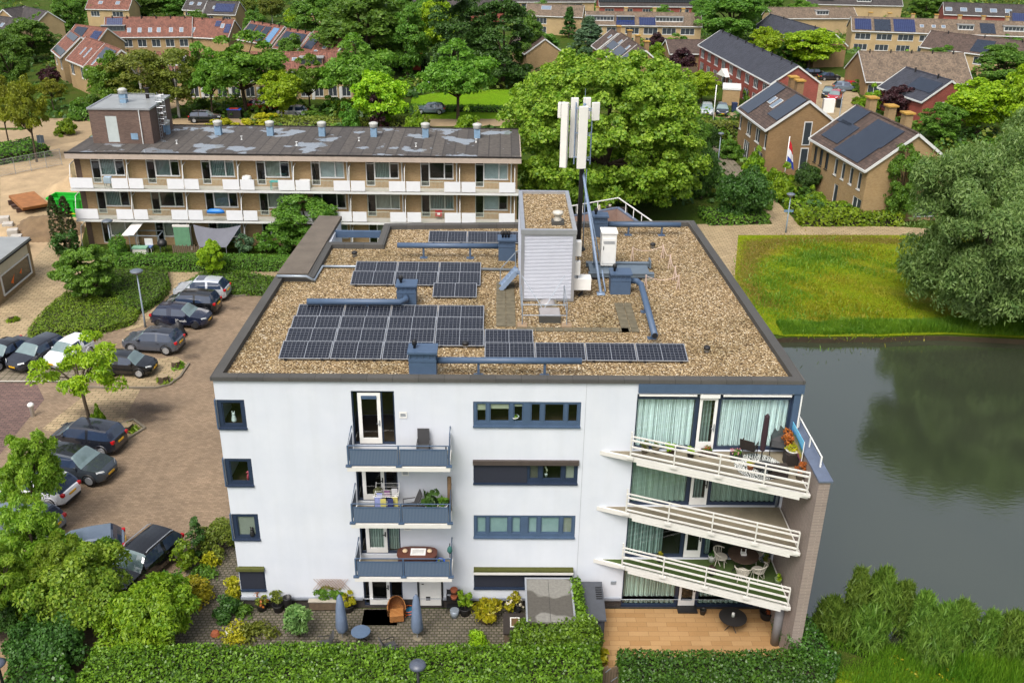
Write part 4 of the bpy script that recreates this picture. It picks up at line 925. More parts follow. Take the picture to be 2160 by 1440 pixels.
def chair(p, rz, m, fm, name, label, w=.52, h=.95, reclin=.12, arms=True):
    t = thing(name, label, 'chair', p, rz); mb = MB(); mb.box(-w/2,w/2,-.24,.26,.4,.45); mb.build('seat', m, t, bevel=.01)
    mb = MB(); mb.add([(-w/2,.24,.45),(w/2,.24,.45),(w/2,.24+reclin,h),(-w/2,.24+reclin,h),(-w/2,.29,.45),(w/2,.29,.45),(w/2,.29+reclin,h),(-w/2,.29+reclin,h)], [(0,1,2,3),(7,6,5,4),(3,2,6,7),(0,3,7,4),(1,5,6,2)]); mb.build('backrest', m, t)
    for x in (-w/2, w/2):
        for a, b in ((-.22,-.26),(.26,.34)): mb = MB(); mb.tube([(x,a,.42),(x,b,0)], .018, 6); mb.build('leg', fm, t)
        if arms: mb = MB(); mb.tube([(x,-.22,.42),(x,-.22,.66),(x,.3,.66)], .02, 6); mb.build('armrest', fm, t)
    return t
def round_table(p, r, h, m, name, label, nleg=4):
    t = thing(name, label, 'table', p); MB().lathe([(r*.98,h-.03),(r,h-.015),(r,h),(0.001,h+.001)], 28).build('tabletop', m, t)
    for i in range(nleg): a = 6.283*i/nleg+.4; mb = MB(); mb.tube([(.05*math.cos(a),.05*math.sin(a),h-.04),(.06*math.cos(a),.06*math.sin(a),.3),(r*.75*math.cos(a),r*.75*math.sin(a),0)], .02, 6); mb.build('leg', M_BLACK, t)
    return t
def fbal(px, py, z): p = at(px, py, z); return (p.x, p.y, z)
Z1, Z2, Z3 = FL+.035, 2*FL+.035, 3*FL+.035
RAT = brickm('dark rattan', S(52,42,38,.7), S(70,58,50,.7), S(20,16,14,.6), .06, .03, .006, axes='xz', bump=.004)
GREYCH = pm('grey sling fabric', S(74,74,76,.65), .7, .12, 8)
chair((8.55,-.45,Z3), 0, GREYCH, GREYCH, 'folding_chair', 'folded stack of grey sling chairs on the top blue balcony', .5, 1.15, .05)
t = thing('glider_stand', 'dark folded parasol base by the top balcony railing', 'stand', (9.5,-.5,Z3))
MB().lathe([(.16,0),(.16,.05),(.03,.07),(.03,.5)], 10).build('base', M_BLACK, t)
# middle balcony
t = thing('drying_rack', 'white winged drying rack hung with striped washing on the middle balcony', 'drying rack', (6.95,-.55,Z2)); m = MB()
for s in (-1,1): m.tube([(-.5,.3*s,0),(.5,-.1*s,1.05)], .014, 5); m.tube([(.5,.3*s,0),(-.5,-.1*s,1.05)], .014, 5)
for x in (-.5,.5): m.tube([(x,-.55,1.25),(x,-.28,1.05),(x,.28,1.05),(x,.55,1.25)], .014, 5)
for i in range(9): y = -.5+i*.125; z = 1.05+max(0, abs(y)-.28)*.75; m.tube([(-.5,y,z),(.5,y,z)], .008, 4)
m.build('frame', M_WHITE, t)
WSH = [pm('blue striped cloth', S(150,160,214,.75), .9, .3, 12), pm('mauve cloth', S(150,110,150,.7), .9, .3, 12), pm('yellow cloth', S(206,196,110,.75), .9, .2), pm('white cloth', S(220,220,224,.8), .9, .1), pm('navy cloth', S(48,56,110,.7), .9)]
for i, (x, y, l) in enumerate(((-.35,-.4,.55),(-.1,-.52,.75),(.2,-.5,.8),(.0,.1,.3),(.3,.25,.35),(-.3,-.1,.5),(.38,-.38,.6))):
    m = MB(); m.box(x-.12,x+.12,y-.01,y+.01,1.1-l,1.12); m.build('washing', WSH[(i*2+0)%5], t)
chair((7.9,-.6,Z2), rad(-75), GREYCH, M_BLACK, 'garden_chair', 'black reclining garden chair beside the drying rack', .5, 1.05, .25)
pot_plant((8.85,-.6,Z2), .3, .5, pm('pale pot', S(214,210,196,.75), .5), .9, .8, L_DARK, 'potted_plant', 'large dark leaved plant in a wide cream pot on the middle balcony', .28, 90, 8)
pot_plant((9.35,-.75,Z2), .2, .62, M_WHITE, .5, .5, L_MID, 'potted_plant', 'leafy plant in a tall white pot in the balcony corner', .2, 90, 9)
t = thing('cloth_stand', 'olive green coat hanging at the balcony door behind the drying rack', 'coat', (6.55,-.25,Z2)); MB().lathe([(.2,.1),(.18,.6),(.22,1.0),(.06,1.15)], 10).build('cloth', pm('olive cloth', S(92,96,60,.65), .95, .25, 6), t, True)
t = thing('bamboo_screen', 'rolled brown bamboo screen in the corner of the middle balcony', 'screen', (9.6,-.3,Z2)); MB().cyl((0,0,0),(0,0,1.7),.09).build('roll', pm('bamboo', S(140,112,80,.62), .9, .3, 9), t, True)
# lower balcony
t = thing('storage_box', 'oval dark brown storage box with trays on the lowest blue balcony', 'storage box', (8.15,-.55,Z1)); P_ = [(.85*math.copysign(abs(math.cos(a))**.6, math.cos(a)), .42*math.copysign(abs(math.sin(a))**.6, math.sin(a))) for a in [6.283*i/28 for i in range(28)]]
MB().prism(P_, 0, .72).build('body', brickm('brown rattan', S(92,52,40,.65), S(112,66,50,.65), S(50,28,22,.6), .08, .04, .008, axes='xz'), t); MB().prism([(x*1.04,y*1.04) for x,y in P_], .722, .79).build('lid', pm('brown lid', S(104,62,50,.65), .5, .1), t, bevel=.01)
t = thing('tray', 'white tray lying on the brown storage box', 'tray', (8.2,-.55,Z1+.8)); m = MB(); m.box(-.33,.33,-.22,.22,0,.02); m.box(-.33,.33,-.22,-.2,.02,.05); m.box(-.33,.33,.2,.22,.02,.05); m.build('board', M_WHITE, t); m = MB(); m.box(-.25,.25,-.15,.15,.024,.03); m.build('sheet', pm('paper', S(214,214,210,.8)), t)
for i, x in enumerate((7.62,8.7)): t = thing('shell', ['cream shell at the left end of the brown storage box','cream shell at the right end of the brown storage box'][i], 'ornament', (x,-.5,Z1+.8)); MB().lathe([(.1,0),(.12,.05),(.08,.1),(0,.12)], 10).build('body', pm('cream shell', S(222,196,160,.75), .7, .25, 8), t, True)
pot_plant((9.15,-.75,Z1), .24, .5, pm('bright blue pot', S(30,84,200,.75), .3), .16, .3, L_OLIVE, 'blue_planter', 'bright blue bucket with a plant stump and stick in the balcony corner', .06, 60, 3)
t = thing('bucket', 'dark red bucket beside the blue planter', 'bucket', (8.85,-.55,Z1)); MB().lathe([(.16,0),(.2,.36),(.18,.36)], 12).build('body', pm('wine red', S(130,30,60,.65), .5), t, True)
t = thing('bird_feeder', 'green folded parasol clamp tied to the lower balcony corner', 'parasol holder', (9.62,-1.1,Z1+.95)); m = MB(); m.cyl((0,0,0),(0,0,.75),.02); m.build('pole', M_BLACK, t); MB().lathe([(.03,.2),(.12,.35),(.1,.5),(.02,.62)], 10).build('fabric', pm('teal cloth', S(50,110,104,.65), .8), t, True)
# wedge balconies: top
def wb(px, py, z): p = at(px, py, z); return (p.x, min(-.12, p.y), z+.03)
pot_plant(wb(1358,951,Z3), .16, .26, pm('stone pot', S(150,140,124,.65), .9), .5, .4, L_OLIVE, 'potted_plant', 'spindly brown plant in the grey pot furthest left on the top wedge balcony', .07, 160, 21)
pot_plant(wb(1382,954,Z3), .17, .3, M_CONC, .3, .3, L_OLIVE, 'potted_plant', 'small plant in a pale stone pot on the top wedge balcony', .06, 120, 22)
pot_plant(wb(1414,957,Z3), .2, .26, pm('brown pot', S(86,66,54,.62)), .34, .48, L_LIME, 'potted_plant', 'round lime green plant in a brown pot behind the railing', .06, 500, 23)
pot_plant(wb(1456,965,Z3), .17, .28, M_BLACK, .26, .4, L_LIME, 'potted_plant', 'round lime green plant in a black pot right of the other lime plant', .06, 400, 24)
pot_plant(wb(1487,947,Z3), .22, .16, pm('brown pot', S(86,66,54,.62)), .16, .45, L_MID, 'flower_box', 'small flower box at the threshold of the top balcony door', .05, 160, 25, flowers=L_RUST, square=True)
t = thing('doormat', 'dark brown doormat on the top wedge balcony', 'doormat', wb(1492,958,Z3)); MB().box(-.4,.4,-.25,.12,0,.015).build('mat', pm('coir mat', S(64,54,48,.6), .95, .2), t)
pot_plant(wb(1552,968,Z3), .24, .25, M_BLACK, .25, .5, L_MID, 'flower_box', 'black trough of pink flowers beside the outdoor rug', .06, 160, 26, flowers=L_FLOWER, square=True)
t = thing('outdoor_rug', 'round black and white leaf patterned rug on the top wedge balcony', 'rug', wb(1600,985,Z3))
RG = NT('leaf print'); v = RG.coord(); vo = RG.n('TexWave'); vo.inputs['Scale'].default_value = 3.6; vo.inputs['Distortion'].default_value = 16; RG.l(v, vo.inputs[0]); RG.col(RG.ramp(vo.outputs['Fac'], [(.62, S(226,228,222,.75)), (.72, S(40,50,46,.7))]))
MB().lathe([(1.0,0),(1.0,.012),(.001,.013)], 32).build('rug', RG.m, t)
t = thing('parasol', 'closed dark brown parasol standing in a black base on the rug', 'parasol', wb(1603,985,Z3)); MB().lathe([(.3,.0),(.3,.06),(.05,.09)], 16).build('base', M_BLACK, t); MB().cyl((0,0,.08),(0,0,2.4),.025).build('pole', M_BLACK, t); MB().lathe([(.03,.75),(.1,.8),(.13,1.5),(.1,2.4),(.03,2.5)], 9).build('cover', pm('plum cover', S(58,36,44,.65), .85, .2, 6), t)
chair(wb(1577,962,Z3), rad(150), RAT, RAT, 'rattan_chair', 'dark rattan armchair left of the closed parasol', .62, .95, .15)
chair(wb(1636,953,Z3), rad(-15), GREYCH, M_BLACK, 'reclining_chair', 'grey sling reclining chair in front of the corner post', .6, 1.2, .35)
round_table(wb(1612,1003,Z3), .38, .45, M_BLACK, 'side_table', 'low round black table on the patterned rug', 3)
pot_plant(wb(1582,990,Z3), .16, .22, M_TERRA, .22, .4, L_YEL, 'potted_plant', 'yellow leaved plant in a shallow pot on the patterned rug', .06, 240, 27)
t = thing('planter_table', 'black rattan side table carrying a white bowl', 'table', wb(1667,978,Z3)); MB().box(-.28,.28,-.25,.25,.0,.55).build('body', RAT, t)
p = wb(1667,978,Z3); pot_plant((p[0], p[1], Z3+.55), .3, .16, M_WHITE, .26, .5, L_YEL, 'potted_plant', 'yellow plant in a white ribbed bowl on the rattan table', .07, 260, 28)
pot_plant(wb(1655,940,Z3), .2, .6, GREYCH, .7, .8, L_RUST, 'potted_shrub', 'reddish shrub in a tall grey planter by the corner post', .09, 420, 29)
pot_plant(wb(1686,1010,Z3), .2, .4, pm('stone pot', S(150,140,124,.65)), .5, .5, L_RUST, 'potted_plant', 'orange red flowering plant in a pot at the railing corner', .07, 300, 30)
pot_plant(wb(1640,1005,Z3), .36, .5, RAT, .06, .2, L_OLIVE, 'rattan_box', 'low dark rattan box behind the railing', .05, 20, 31, square=True)
t = thing('painted_board', 'bright painted beach picture board fixed to the balcony side', 'picture', (24.02,-.75,Z3+.55)); PN = NT('painted beach'); v = PN.coord(); sp = PN.n('SeparateXYZ'); PN.l(v, sp.inputs[0]); n = PN.noise(v, 2.5, 4)
ad = PN.n('Math', operation='MULTIPLY_ADD'); PN.l(n, ad.inputs[0]); ad.inputs[1].default_value = .5; PN.l(sp.outputs[2], ad.inputs[2]); PN.col(PN.ramp(ad.outputs[0], [(.3, S(150,60,120,.7)), (.5, S(206,190,50,.75)), (.65, S(150,150,140,.7)), (.78, S(40,110,50,.7)), (.9, S(50,150,226,.8)), (1.0, S(120,206,246,.8))]))
MB().box(-.02,.0,-.9,.9,0,.95).build('board', PN.m, t); m = MB(); m.box(-.025,.005,-.93,-.9,-.02,.97); m.box(-.025,.005,.9,.93,-.02,.97); m.build('frame', M_WHITE, t)
# lower wedge balcony: white wicker set
p = at(1568,1170,Z1+.74); p = (p.x, p.y, Z1+.03); WT = round_table(p, .68, .74, pm('brown glass top', S(96,80,70,.6), .2, .15, 4), 'dining_table', 'round brown garden table with white legs among wicker chairs')
WICK = pm('white wicker', S(206,200,186,.75), .7, .15, 14)
def wicker(p, rz, label):
    t = thing('wicker_chair', label, 'chair', p, rz, 'white wicker chairs'); MB().lathe([(.26,.4),(.28,.42),(.28,.46),(.001,.47)], 18).build('seat', WICK, t)
    m = MB()
    for i in range(9): a = rad(10+i*20); h = .85-.15*abs(i-4)/4; m.tube([(.27*math.cos(a),.27*math.sin(a),.45),(.36*math.cos(a),.36*math.sin(a),h)], .014, 5)
    m.tube([(.37*math.cos(rad(a)),.37*math.sin(rad(a)),.85-.15*abs(a-90)/90) for a in range(-10,200,15)], .025, 6); m.build('backrest', WICK, t)
    for i in range(4): a = rad(45+90*i); m = MB(); m.tube([(.22*math.cos(a),.22*math.sin(a),.42),(.3*math.cos(a),.3*math.sin(a),0)], .018, 6); m.tube([(.22*math.cos(a),.22*math.sin(a),.42),(.28*math.cos(a+.9),.28*math.sin(a+.9),.12)], .012, 5); m.build('leg', WICK, t)
for a, lb in ((160,'white wicker chair left of the brown table'),(-100,'white wicker chair in front of the brown table, left'),(-55,'white wicker chair in front of the brown table, right'),(40,'white wicker chair behind the brown table')):
    wicker((p[0]+.95*math.cos(rad(a)), max(-2.7, p[1]+.8*math.sin(rad(a))), Z1), rad(a-90), lb)
t = thing('lantern', 'small white box lantern on the brown table', 'lantern', (p[0],p[1],Z1+.745)); m = MB(); m.box(-.12,.12,-.09,.09,0,.12); m.cyl((-.1,.05,.12),(-.1,.05,.28),.02); m.cyl((.1,.05,.12),(.1,.05,.28),.02); m.build('body', M_WHITE, t)
for (px, py, m_, lf, lb) in ((1498,1176,M_WHITE,L_DARK,'dark plant in a white square pot by the open door'),(1608,1178,M_GALV,L_GREY,'grey pot plant right of the wicker chairs'),(1616,1192,M_CONC,L_OLIVE,'low pot plant against the brown wing wall'),(1390,1178,M_BLACK,L_YEL,'yellow leaved plant behind the lowest railing'),(1500,1212,M_BLACK,L_PURP,'purple plant hanging on the lowest railing'),(1640,1232,pm('pale green pot', S(150,170,120,.65)),L_LIME,'pale green plants at the right end of the lowest railing')):
    pot_plant(wb(px,py,Z1), .17, .3, m_, .28, .34, lf, 'potted_plant', lb, .07, 140, px)
# ground floor terrace
p = at(1546,1300,.74); T1 = round_table((p.x,p.y,.0), .62, .74, pm('black mesh top', S(44,42,42,.7), .45, .2, 20), 'garden_table', 'round black metal table on the orange tiled terrace')
t = thing('candle_jar', 'clear glass candle jar on the black round table', 'jar', (p.x,p.y,.745)); MB().lathe([(.07,0),(.08,.1),(.06,.16)], 12).build('glass', pm('jar glass', S(180,186,176,.7), .1), t, True); MB().cyl((0,0,.16),(0,0,.2),.06).build('candle', M_WHITE, t)
q = at(1448,1288); t = thing('doormat', 'black doormat on the orange terrace in front of the white door', 'doormat', (q.x,q.y,.17)); MB().box(-.45,.45,-.3,.3,-.05,.02).build('mat', M_BLACK, t)
pot_plant((at(1478,1284).x,-.35,.08), .16, .28, M_BLACK, .02, .1, L_OLIVE, 'empty_pot', 'black pot standing beside the terrace door', .03, 10, 3)
pot_plant((at(1612,1296).x,-.6,.08), .36, .42, M_DARK, .2, .5, L_RUST, 'potted_plant', 'dark tub of reddish flowers under the wedge balcony', .07, 160, 33)
t = thing('stone_figure', 'small pale stone figure at the corner of the orange terrace', 'statue', tuple(at(1638,1355))); MB().lathe([(.16,0),(.18,.1),(.12,.25),(.16,.4),(.1,.5)], 10).build('figure', pm('pale stone', S(196,186,168,.7), .9, .3, 8), t, True); MB().lathe([(.06,.5),(.1,.58),(.0,.68)], 8).build('head', pm('pale stone', S(196,186,168)), t, True)

# rear roof terrace
def tp_(px, py): q = at(px, py, 8.62); return (q.x, q.y, 8.6)
pot_plant(tp_(1253,457), .3, .6, pm('slate pot', S(92,92,104,.65), .6), .7, .8, L_MID, 'potted_plant', 'leafy plant in a slate pot on the rear terrace, left', .14, 260, 51)
pot_plant(tp_(1273,455), .3, .7, pm('slate pot', S(92,92,104,.65)), .8, .8, L_BRIGHT, 'potted_plant', 'bright plant in a slate pot on the rear terrace, right', .14, 260, 52)
t = thing('statue', 'small white bust on the rear roof terrace', 'statue', tp_(1263,462)); MB().lathe([(.16,0),(.12,.5),(.16,.62)], 10).build('pedestal', M_WHITE, t, True); MB().lathe([(.14,.62),(.16,.75),(.07,.86),(.1,.98),(.0,1.1)], 10).build('bust', pm('pale stone', S(196,186,168)), t, True)
t = thing('vase', 'tall pale vase against the rear terrace wall', 'vase', tp_(1285,455)); MB().lathe([(.12,0),(.16,.3),(.08,.7),(.12,.85)], 12).build('body', pm('pale stone', S(196,186,168)), t, True)
t = thing('garden_sofa', 'light blue cushioned wicker sofa on the rear roof terrace', 'sofa', tp_(1300,462), rad(-8)); BLC = pm('pale blue cushion', S(140,170,206,.72), .8, .1); MB().box(-.75,.75,-.4,.4,0,.34).build('base', RAT, t); MB().box(-.62,.62,-.36,.28,.34,.48).build('cushion', BLC, t, bevel=.05); MB().box(-.75,.75,.28,.44,.34,.8).build('backrest', RAT, t, bevel=.05)
for x in (-.75,.61): MB().box(x,x+.14,-.4,.28,.34,.62).build('armrest', RAT, t, bevel=.04)
t = thing('folding_chair', 'pale wooden folding chair at the left end of the rear terrace', 'chair', tp_(1222,462)); MB().box(-.25,.25,-.22,.22,.42,.46).build('seat', M_CREAM, t); MB().box(-.25,.25,.2,.24,.46,.95).build('backrest', M_CREAM, t); [MB().beam((x,y,0),(x,-y,.44),.03,.03).build('leg', M_CREAM, t) for x in (-.23,.23) for y in (-.2,.2)]
# ------------------------------------------------------------------ front garden
hedge('hedge', [(-4.9,-4.2),(12.6,-4.15),(15.9,-4.0),(15.9,-5.9),(-4.9,-6.4)], 1.72, L_IVY, 'long bright ivy hedge along the front of the cobbled garden', .1, 360, .14, seed=11, lumps=1.6)
hedge('ivy_mound', [(12.6,-3.2),(15.8,-3.0),(15.95,-4.0),(12.3,-4.3)], 2.3, L_IVY, 'bulging ivy mound in front of the shed roof', .1, 360, .16, seed=12)
hedge('ivy_wall', [(14.98,-.5),(15.32,-.5),(15.5,-3.2),(15.1,-3.2)], 2.25, L_IVY, 'narrow ivy strip between the shed and the dark storage box', .12, 240, .05, seed=13)
hedge('hedge', [(16.75,-4.15),(24.9,-4.2),(24.9,-5.6),(16.75,-5.5)], 1.5, L_IVYD, 'dark ivy hedge in front of the orange terrace', .095, 380, .1, seed=14)
hedge('ivy_bank', [(24.1,-.9),(25.0,-.9),(25.9,-4.6),(24.35,-4.6)], 1.5, L_IVYD, 'ivy climbing at the foot of the brown wing wall', .1, 360, .2, seed=15)
hedge('hedge', [(-8.6,-1.9),(-7.6,-1.6),(-4.9,-6.6),(-7.4,-7.6)], 1.9, L_IVYD, 'shaded dark hedge along the sandy alley', .13, 160, .2, seed=16)
t = thing('garden_gate', 'weathered wooden gate between the two front hedges', 'gate', (16.05,-4.9,0)); m = MB(); [m.box(i*.115,i*.115+.1,-.02,.02,.05,1.25+.05*math.sin(i*2)) for i in range(6)]; m.box(0,.68,.02,.05,.3,.4); m.box(0,.68,.02,.05,.95,1.05); m.build('boards', M_TIMBER, t); m = MB(); m.beam((.1,-.03,1.0),(.3,-.03,1.2),.04,.02); m.beam((.35,-.03,.5),(.6,-.03,.75),.04,.02); m.build('hinge', M_GALV, t)
# shed and storage boxes
t = thing('garden_shed', 'low garden shed with a stained grey felt roof beside the ivy', 'shed', (12.95,-3.3,0)); MB().box(.05,1.95,.1,2.7,0,2.1).build('wall', M_TIMBER, t)
FELT = NT('stained felt'); v = FELT.coord(); n = FELT.noise(v, .55, 2, .4); n2 = FELT.noise(v, 9, 4)
cc = FELT.ramp(n, [(.47, S(98,94,86,.6)), (.5, S(150,148,140,.6))]); FELT.col(FELT.mix(.5, cc, FELT.mix(1, cc, FELT.ramp(n2, [(.3,(.6,.6,.6,1)),(.7,(1.3,1.3,1.3,1))]), 'MULTIPLY'))).rough(.7)
rf = MB().box(0,2.02,0,2.8,2.1,2.2).build('roof', FELT.m, t); m = MB(); m.box(-.05,.03,-.02,2.84,2.19,2.24); m.box(1.98,2.06,-.02,2.84,2.19,2.24); m.box(.03,1.98,2.76,2.84,2.19,2.24); m.build('roof_edge', M_ALU, rf); MB().box(.985,1.0,.02,2.76,2.202,2.206).build('seam', M_BLACK, rf)
t = thing('storage_shed', 'dark grey plastic storage shed with a sloping lid by the orange terrace', 'shed', (15.35,-2.35,0)); DG = brickm('dark grey boards', S(74,78,88,.65), S(86,90,100,.65), S(40,42,48,.6), .16, 9, .012, axes='xz', offset=0)
MB().box(0,1.0,0,2.1,0,1.45).build('body', DG, t); m = MB(); m.add([(-.06,-.08,1.46),(1.06,-.08,1.46),(1.06,2.15,1.72),(-.06,2.15,1.72),(-.06,-.08,1.54),(1.06,-.08,1.54),(1.06,2.15,1.8),(-.06,2.15,1.8)], [(4,5,6,7),(0,1,5,4),(1,2,6,5),(2,3,7,6),(3,0,4,7)]); m.build('lid', pm('dark felt lid', S(82,86,94,.65), .7), t); m = MB(); [m.box(.72,1.0,1.1+i*.13,1.15+i*.13,1.7+i*.015,1.72+i*.015) for i in range(6)]; m.build('louvre', M_BLACK, t)
t = thing('compost_bin', 'small dark timber box roof with a framed panel in front of the shed', 'box', (12.0,-2.7,0)); MB().box(0,.85,0,1.2,0,1.0).build('body', M_TIMBER, t); MB().box(-.05,.9,-.05,1.25,1.0,1.06).build('lid', pm('dark stained boards', S(56,48,42,.6), .8, .25, 5), t)
t = thing('picture_frame', 'cream wooden frame lying on the dark timber box', 'frame', (12.25,-2.35,1.065)); m = MB(); [m.box(*q) for q in ((0,.42,0,.05,0,.03),(0,.42,.55,.6,0,.03),(0,.05,.05,.55,0,.03),(.37,.42,.05,.55,0,.03))]; m.build('frame', M_CREAM, t); MB().box(.05,.37,.05,.55,.0,.015).build('panel', pm('brown panel', S(110,84,50,.6), .8, .4, 6), t)
def gp(px, py): p = at(px, py); return (p.x, p.y, .05)
pot_plant(gp(553,1288), .26, .4, M_BLACK, .6, .6, L_OLIVE, 'potted_plant', 'rusty leaved pot plant nearest the corner shutter', .1, 260, 41, flowers=L_RUST)
pot_plant(gp(588,1290), .28, .42, M_BLACK, .85, .75, L_OLIVE, 'potted_shrub', 'taller olive shrub in a black pot by the plinth', .09, 420, 42, shape='round')
pot_plant((at(617,1266).x,-.3,.05), .2, .9, M_BLACK, .02, .1, L_OLIVE, 'tall_pot', 'tall narrow black empty pot against the plinth', .03, 8, 43)
pot_plant(gp(735,1290), .28, .38, M_BLACK, 1.1, .7, L_YEL, 'potted_shrub', 'yellow leaved climber in a black pot right of the trellis', .14, 240, 44)
pot_plant(gp(981,1298), .28, .45, M_BLACK, 1.25, .8, L_BRIGHT, 'potted_shrub', 'upright bright green bamboo in a black pot', .13, 460, 45, shape='round')
pot_plant(gp(1027,1310), .45, .42, pm('glazed tan pot', S(150,126,84,.65), .4), 1.1, 1.4, L_YEL, 'potted_shrub', 'spreading yellow bamboo in a wide glazed pot', .16, 520, 46, aspect=3)
pot_plant(gp(1085,1298), .3, .4, M_BLACK, .9, .9, L_YEL, 'potted_shrub', 'variegated shrub with white flowers beside the shed', .12, 380, 47, flowers=L_WFLOWER)
t = thing('planter_bench', 'long grey wooden planter below the trellis', 'planter', gp(655,1285)); MB().box(0,1.7,-.2,.25,.1,.55).build('trough', M_TIMBER, t); MB().box(-.03,1.73,-.24,.29,.55,.6).build('rim', pm('pale board', S(196,188,172,.65), .8), t)
bx = t.location; me, _ = crown_mesh('foliage', 61, 'dome', .9, .9, 0, 14, .3, 900, .12, L_MID); o = link_mesh('foliage', me, t); o.location = (.9,.05,.55); o.scale = (1,.35,1)
t = thing('trellis', 'tan diamond trellis fixed to the white wall above the planter', 'trellis', (bx.x+.2, -.02, 1.15)); m = MB()
for i in range(-4, 14):
    for s in (1,-1):
        a, b = Vector((i*.13,0,0)), Vector((i*.13+s*.45,0,.6)); lo = [u for u in (0,1)]
        if -.05 < min(a.x,b.x) and max(a.x,b.x) < 1.75: m.beam(a, b, .02, .012)
m.build('lattice', pm('tan lattice', S(176,126,80,.65), .8), t)
t = thing('doormat', 'large dark brown doormat before the garden door', 'doormat', (5.6,-1.0,.06)); MB().box(0,1.6,-.15,.9,-.05,.02).build('mat', pm('coir mat', S(64,54,48,.6)), t)
t = thing('rattan_armchair', 'honey coloured rattan armchair on a swivel foot by the garden door', 'chair', (7.15,-.75,.05), rad(8)); HN = brickm('honey rattan', S(190,124,60,.65), S(212,148,80,.65), S(120,70,30,.6), .07, .035, .006, axes='xz')
MB().box(-.32,.32,-.3,.25,.1,.48).build('seat', HN, t, bevel=.04); m = MB(); ns = 14; vs = []
for j in range(2):
    for i in range(ns): a = rad(-20+i*220/(ns-1)); r = .36+.05*j; vs += [(r*math.cos(a), r*math.sin(a)*.85-.02, .3), (r*math.cos(a)*1.05, r*math.sin(a)-.0, .66+.4*max(0, math.sin(a)))]
fs = [];
for j in range(2):
    for i in range(ns-1): b = j*ns*2+i*2; fs.append((b,b+2,b+3,b+1) if j else (b+1,b+3,b+2,b))
fs += [(i*2+1, i*2+3, ns*2+i*2+3, ns*2+i*2+1) for i in range(ns-1)]
m.add(vs, fs); m.build('backrest', HN, t, True); m = MB(); m.cyl((0,0,0.02),(0,0,.12),.04); [m.tube([(0,0,.05),(.3*math.cos(i*1.57),.3*math.sin(i*1.57),.0)], .02, 5) for i in range(4)]; m.build('foot', M_ALU, t)
t = thing('hose_reel', 'coiled orange garden hose with a blue reel by the white door', 'hose', gp(868,1295)); MB().lathe([(.05,0),(.25,.05),(.25,.2),(.05,.25)], 16).build('reel', pm('teal plastic', S(30,120,160,.7), .4), t); m = MB(); m.tube([(.3*math.cos(a*.5)-.1, .28*math.sin(a*.5), .05+.012*a) for a in range(26)]+[(-.3,-.3,.02)], .02, 6); m.build('hose', M_ORANGE, t, True)
t = thing('plant_rack', 'black two tier metal plant rack with orange pots', 'rack', gp(957,1290)); m = MB()
for x in (-.3,.3):
    for y in (-.15,.15): m.beam((x,y,0),(x,y,1.15),.025,.025)
for z in (.3,.75,1.12): m.box(-.3,.3,-.15,.15,z-.01,z+.01)
m.build('frame', M_BLACK, t)
for i, z in enumerate((.77,1.14)): o = thing('flower_pot', ['orange pot on the middle shelf of the black rack','row of orange pots on top of the black rack'][i], 'pot', (t.location.x+.03, t.location.y-.05, .05+z)); MB().lathe([(.13,0),(.17,.18),(.15,.18)], 12).build('pot', M_TERRA, o, True)
o = thing('watering_can', 'grey zinc bucket in front of the black plant rack', 'bucket', gp(959,1302)); MB().lathe([(.17,0),(.21,.4),(.19,.4)], 12).build('body', M_GALV, o, True)
for (px, lb) in ((722,'closed grey blue parasol left of the small table'),(880,'closed grey blue parasol right of the small table')):
    p = at(px, 1352); t = thing('garden_parasol', lb, 'parasol', (p.x, p.y+.15, 0), px, 'closed garden parasols'); MB().cyl((0,0,0),(0,0,2.3),.03).build('pole', M_ALU, t)
    m = MB(); n = 12; prof = ((.2,.5),(.24,.65),(.21,1.2),(.17,1.8),(.1,2.35),(.02,2.5)); vs = []
    for r, z in prof:
        for j in range(n): vs.append(((r*(1+.18*(j%2)))*math.cos(6.283*j/n), r*(1+.18*(j%2))*math.sin(6.283*j/n), z))
    m.add(vs, [(i*n+j, i*n+(j+1)%n, (i+1)*n+(j+1)%n, (i+1)*n+j) for i in range(len(prof)-1) for j in range(n)]); m.build('cover', pm('grey blue cover', S(118,136,162,.68), .8, .15, 4), t, True)
    MB().lathe([(.35,0),(.35,.06),(.05,.1)], 14).build('base', M_CONC, t)
p = at(763,1352); round_table((p.x,p.y-.1,0), .42, .66, pm('blue table top', S(96,118,146,.65), .4, .15, 9), 'bistro_table', 'small round blue table half hidden behind the hedge')
chair((at(690,1345).x, -2.75, 0), rad(-80), GREYCH, M_BLACK, 'garden_chair', 'dark sling chair left of the small blue table', .55, .95, .2)
chair((at(830,1348).x, -2.85, 0), rad(115), GREYCH, M_BLACK, 'garden_chair', 'dark sling chair right of the small blue table', .55, .9, .2)
shrub(gp(630,1345), 1.3, 2.0, L_GREY, 'willow_shrub', 'round grey green willow shrub in front of the planter', size=.13, n=2600, seed=71, aspect=3, shape='round')
shrub(gp(482,1300), 1.35, 1.15, L_DARK, 'clipped_shrub', 'round dark clipped shrub at the building corner', size=.09, n=2600, seed=72)
shrub(gp(496,1272), .9, 1.7, L_YEL, 'flowering_shrub', 'yellow and white flecked shrub between the corner and the path', size=.1, n=1300, seed=73)
shrub(gp(1005,1362), .9, .8, L_LIME, 'grass_tuft', 'bright round green tuft near the hedge', size=.11, n=900, seed=74, aspect=4)
shrub((at(1255,1365).x,-3.6,.05), 1.3, .7, L_YEL, 'hosta', 'variegated yellow hosta beside the wooden gate', size=.26, n=160, seed=75, ncl=10)
shrub(gp(500,1345), 1.6, .55, L_YEL, 'flowering_shrub', 'low golden plant beside the pale stones near the hedge', size=.1, n=700, seed=76)
shrub(gp(545,1342), 2.0, .6, L_OLIVE, 'ground_shrub', 'low olive green bed in front of the willow shrub', size=.1, n=1100, seed=77)
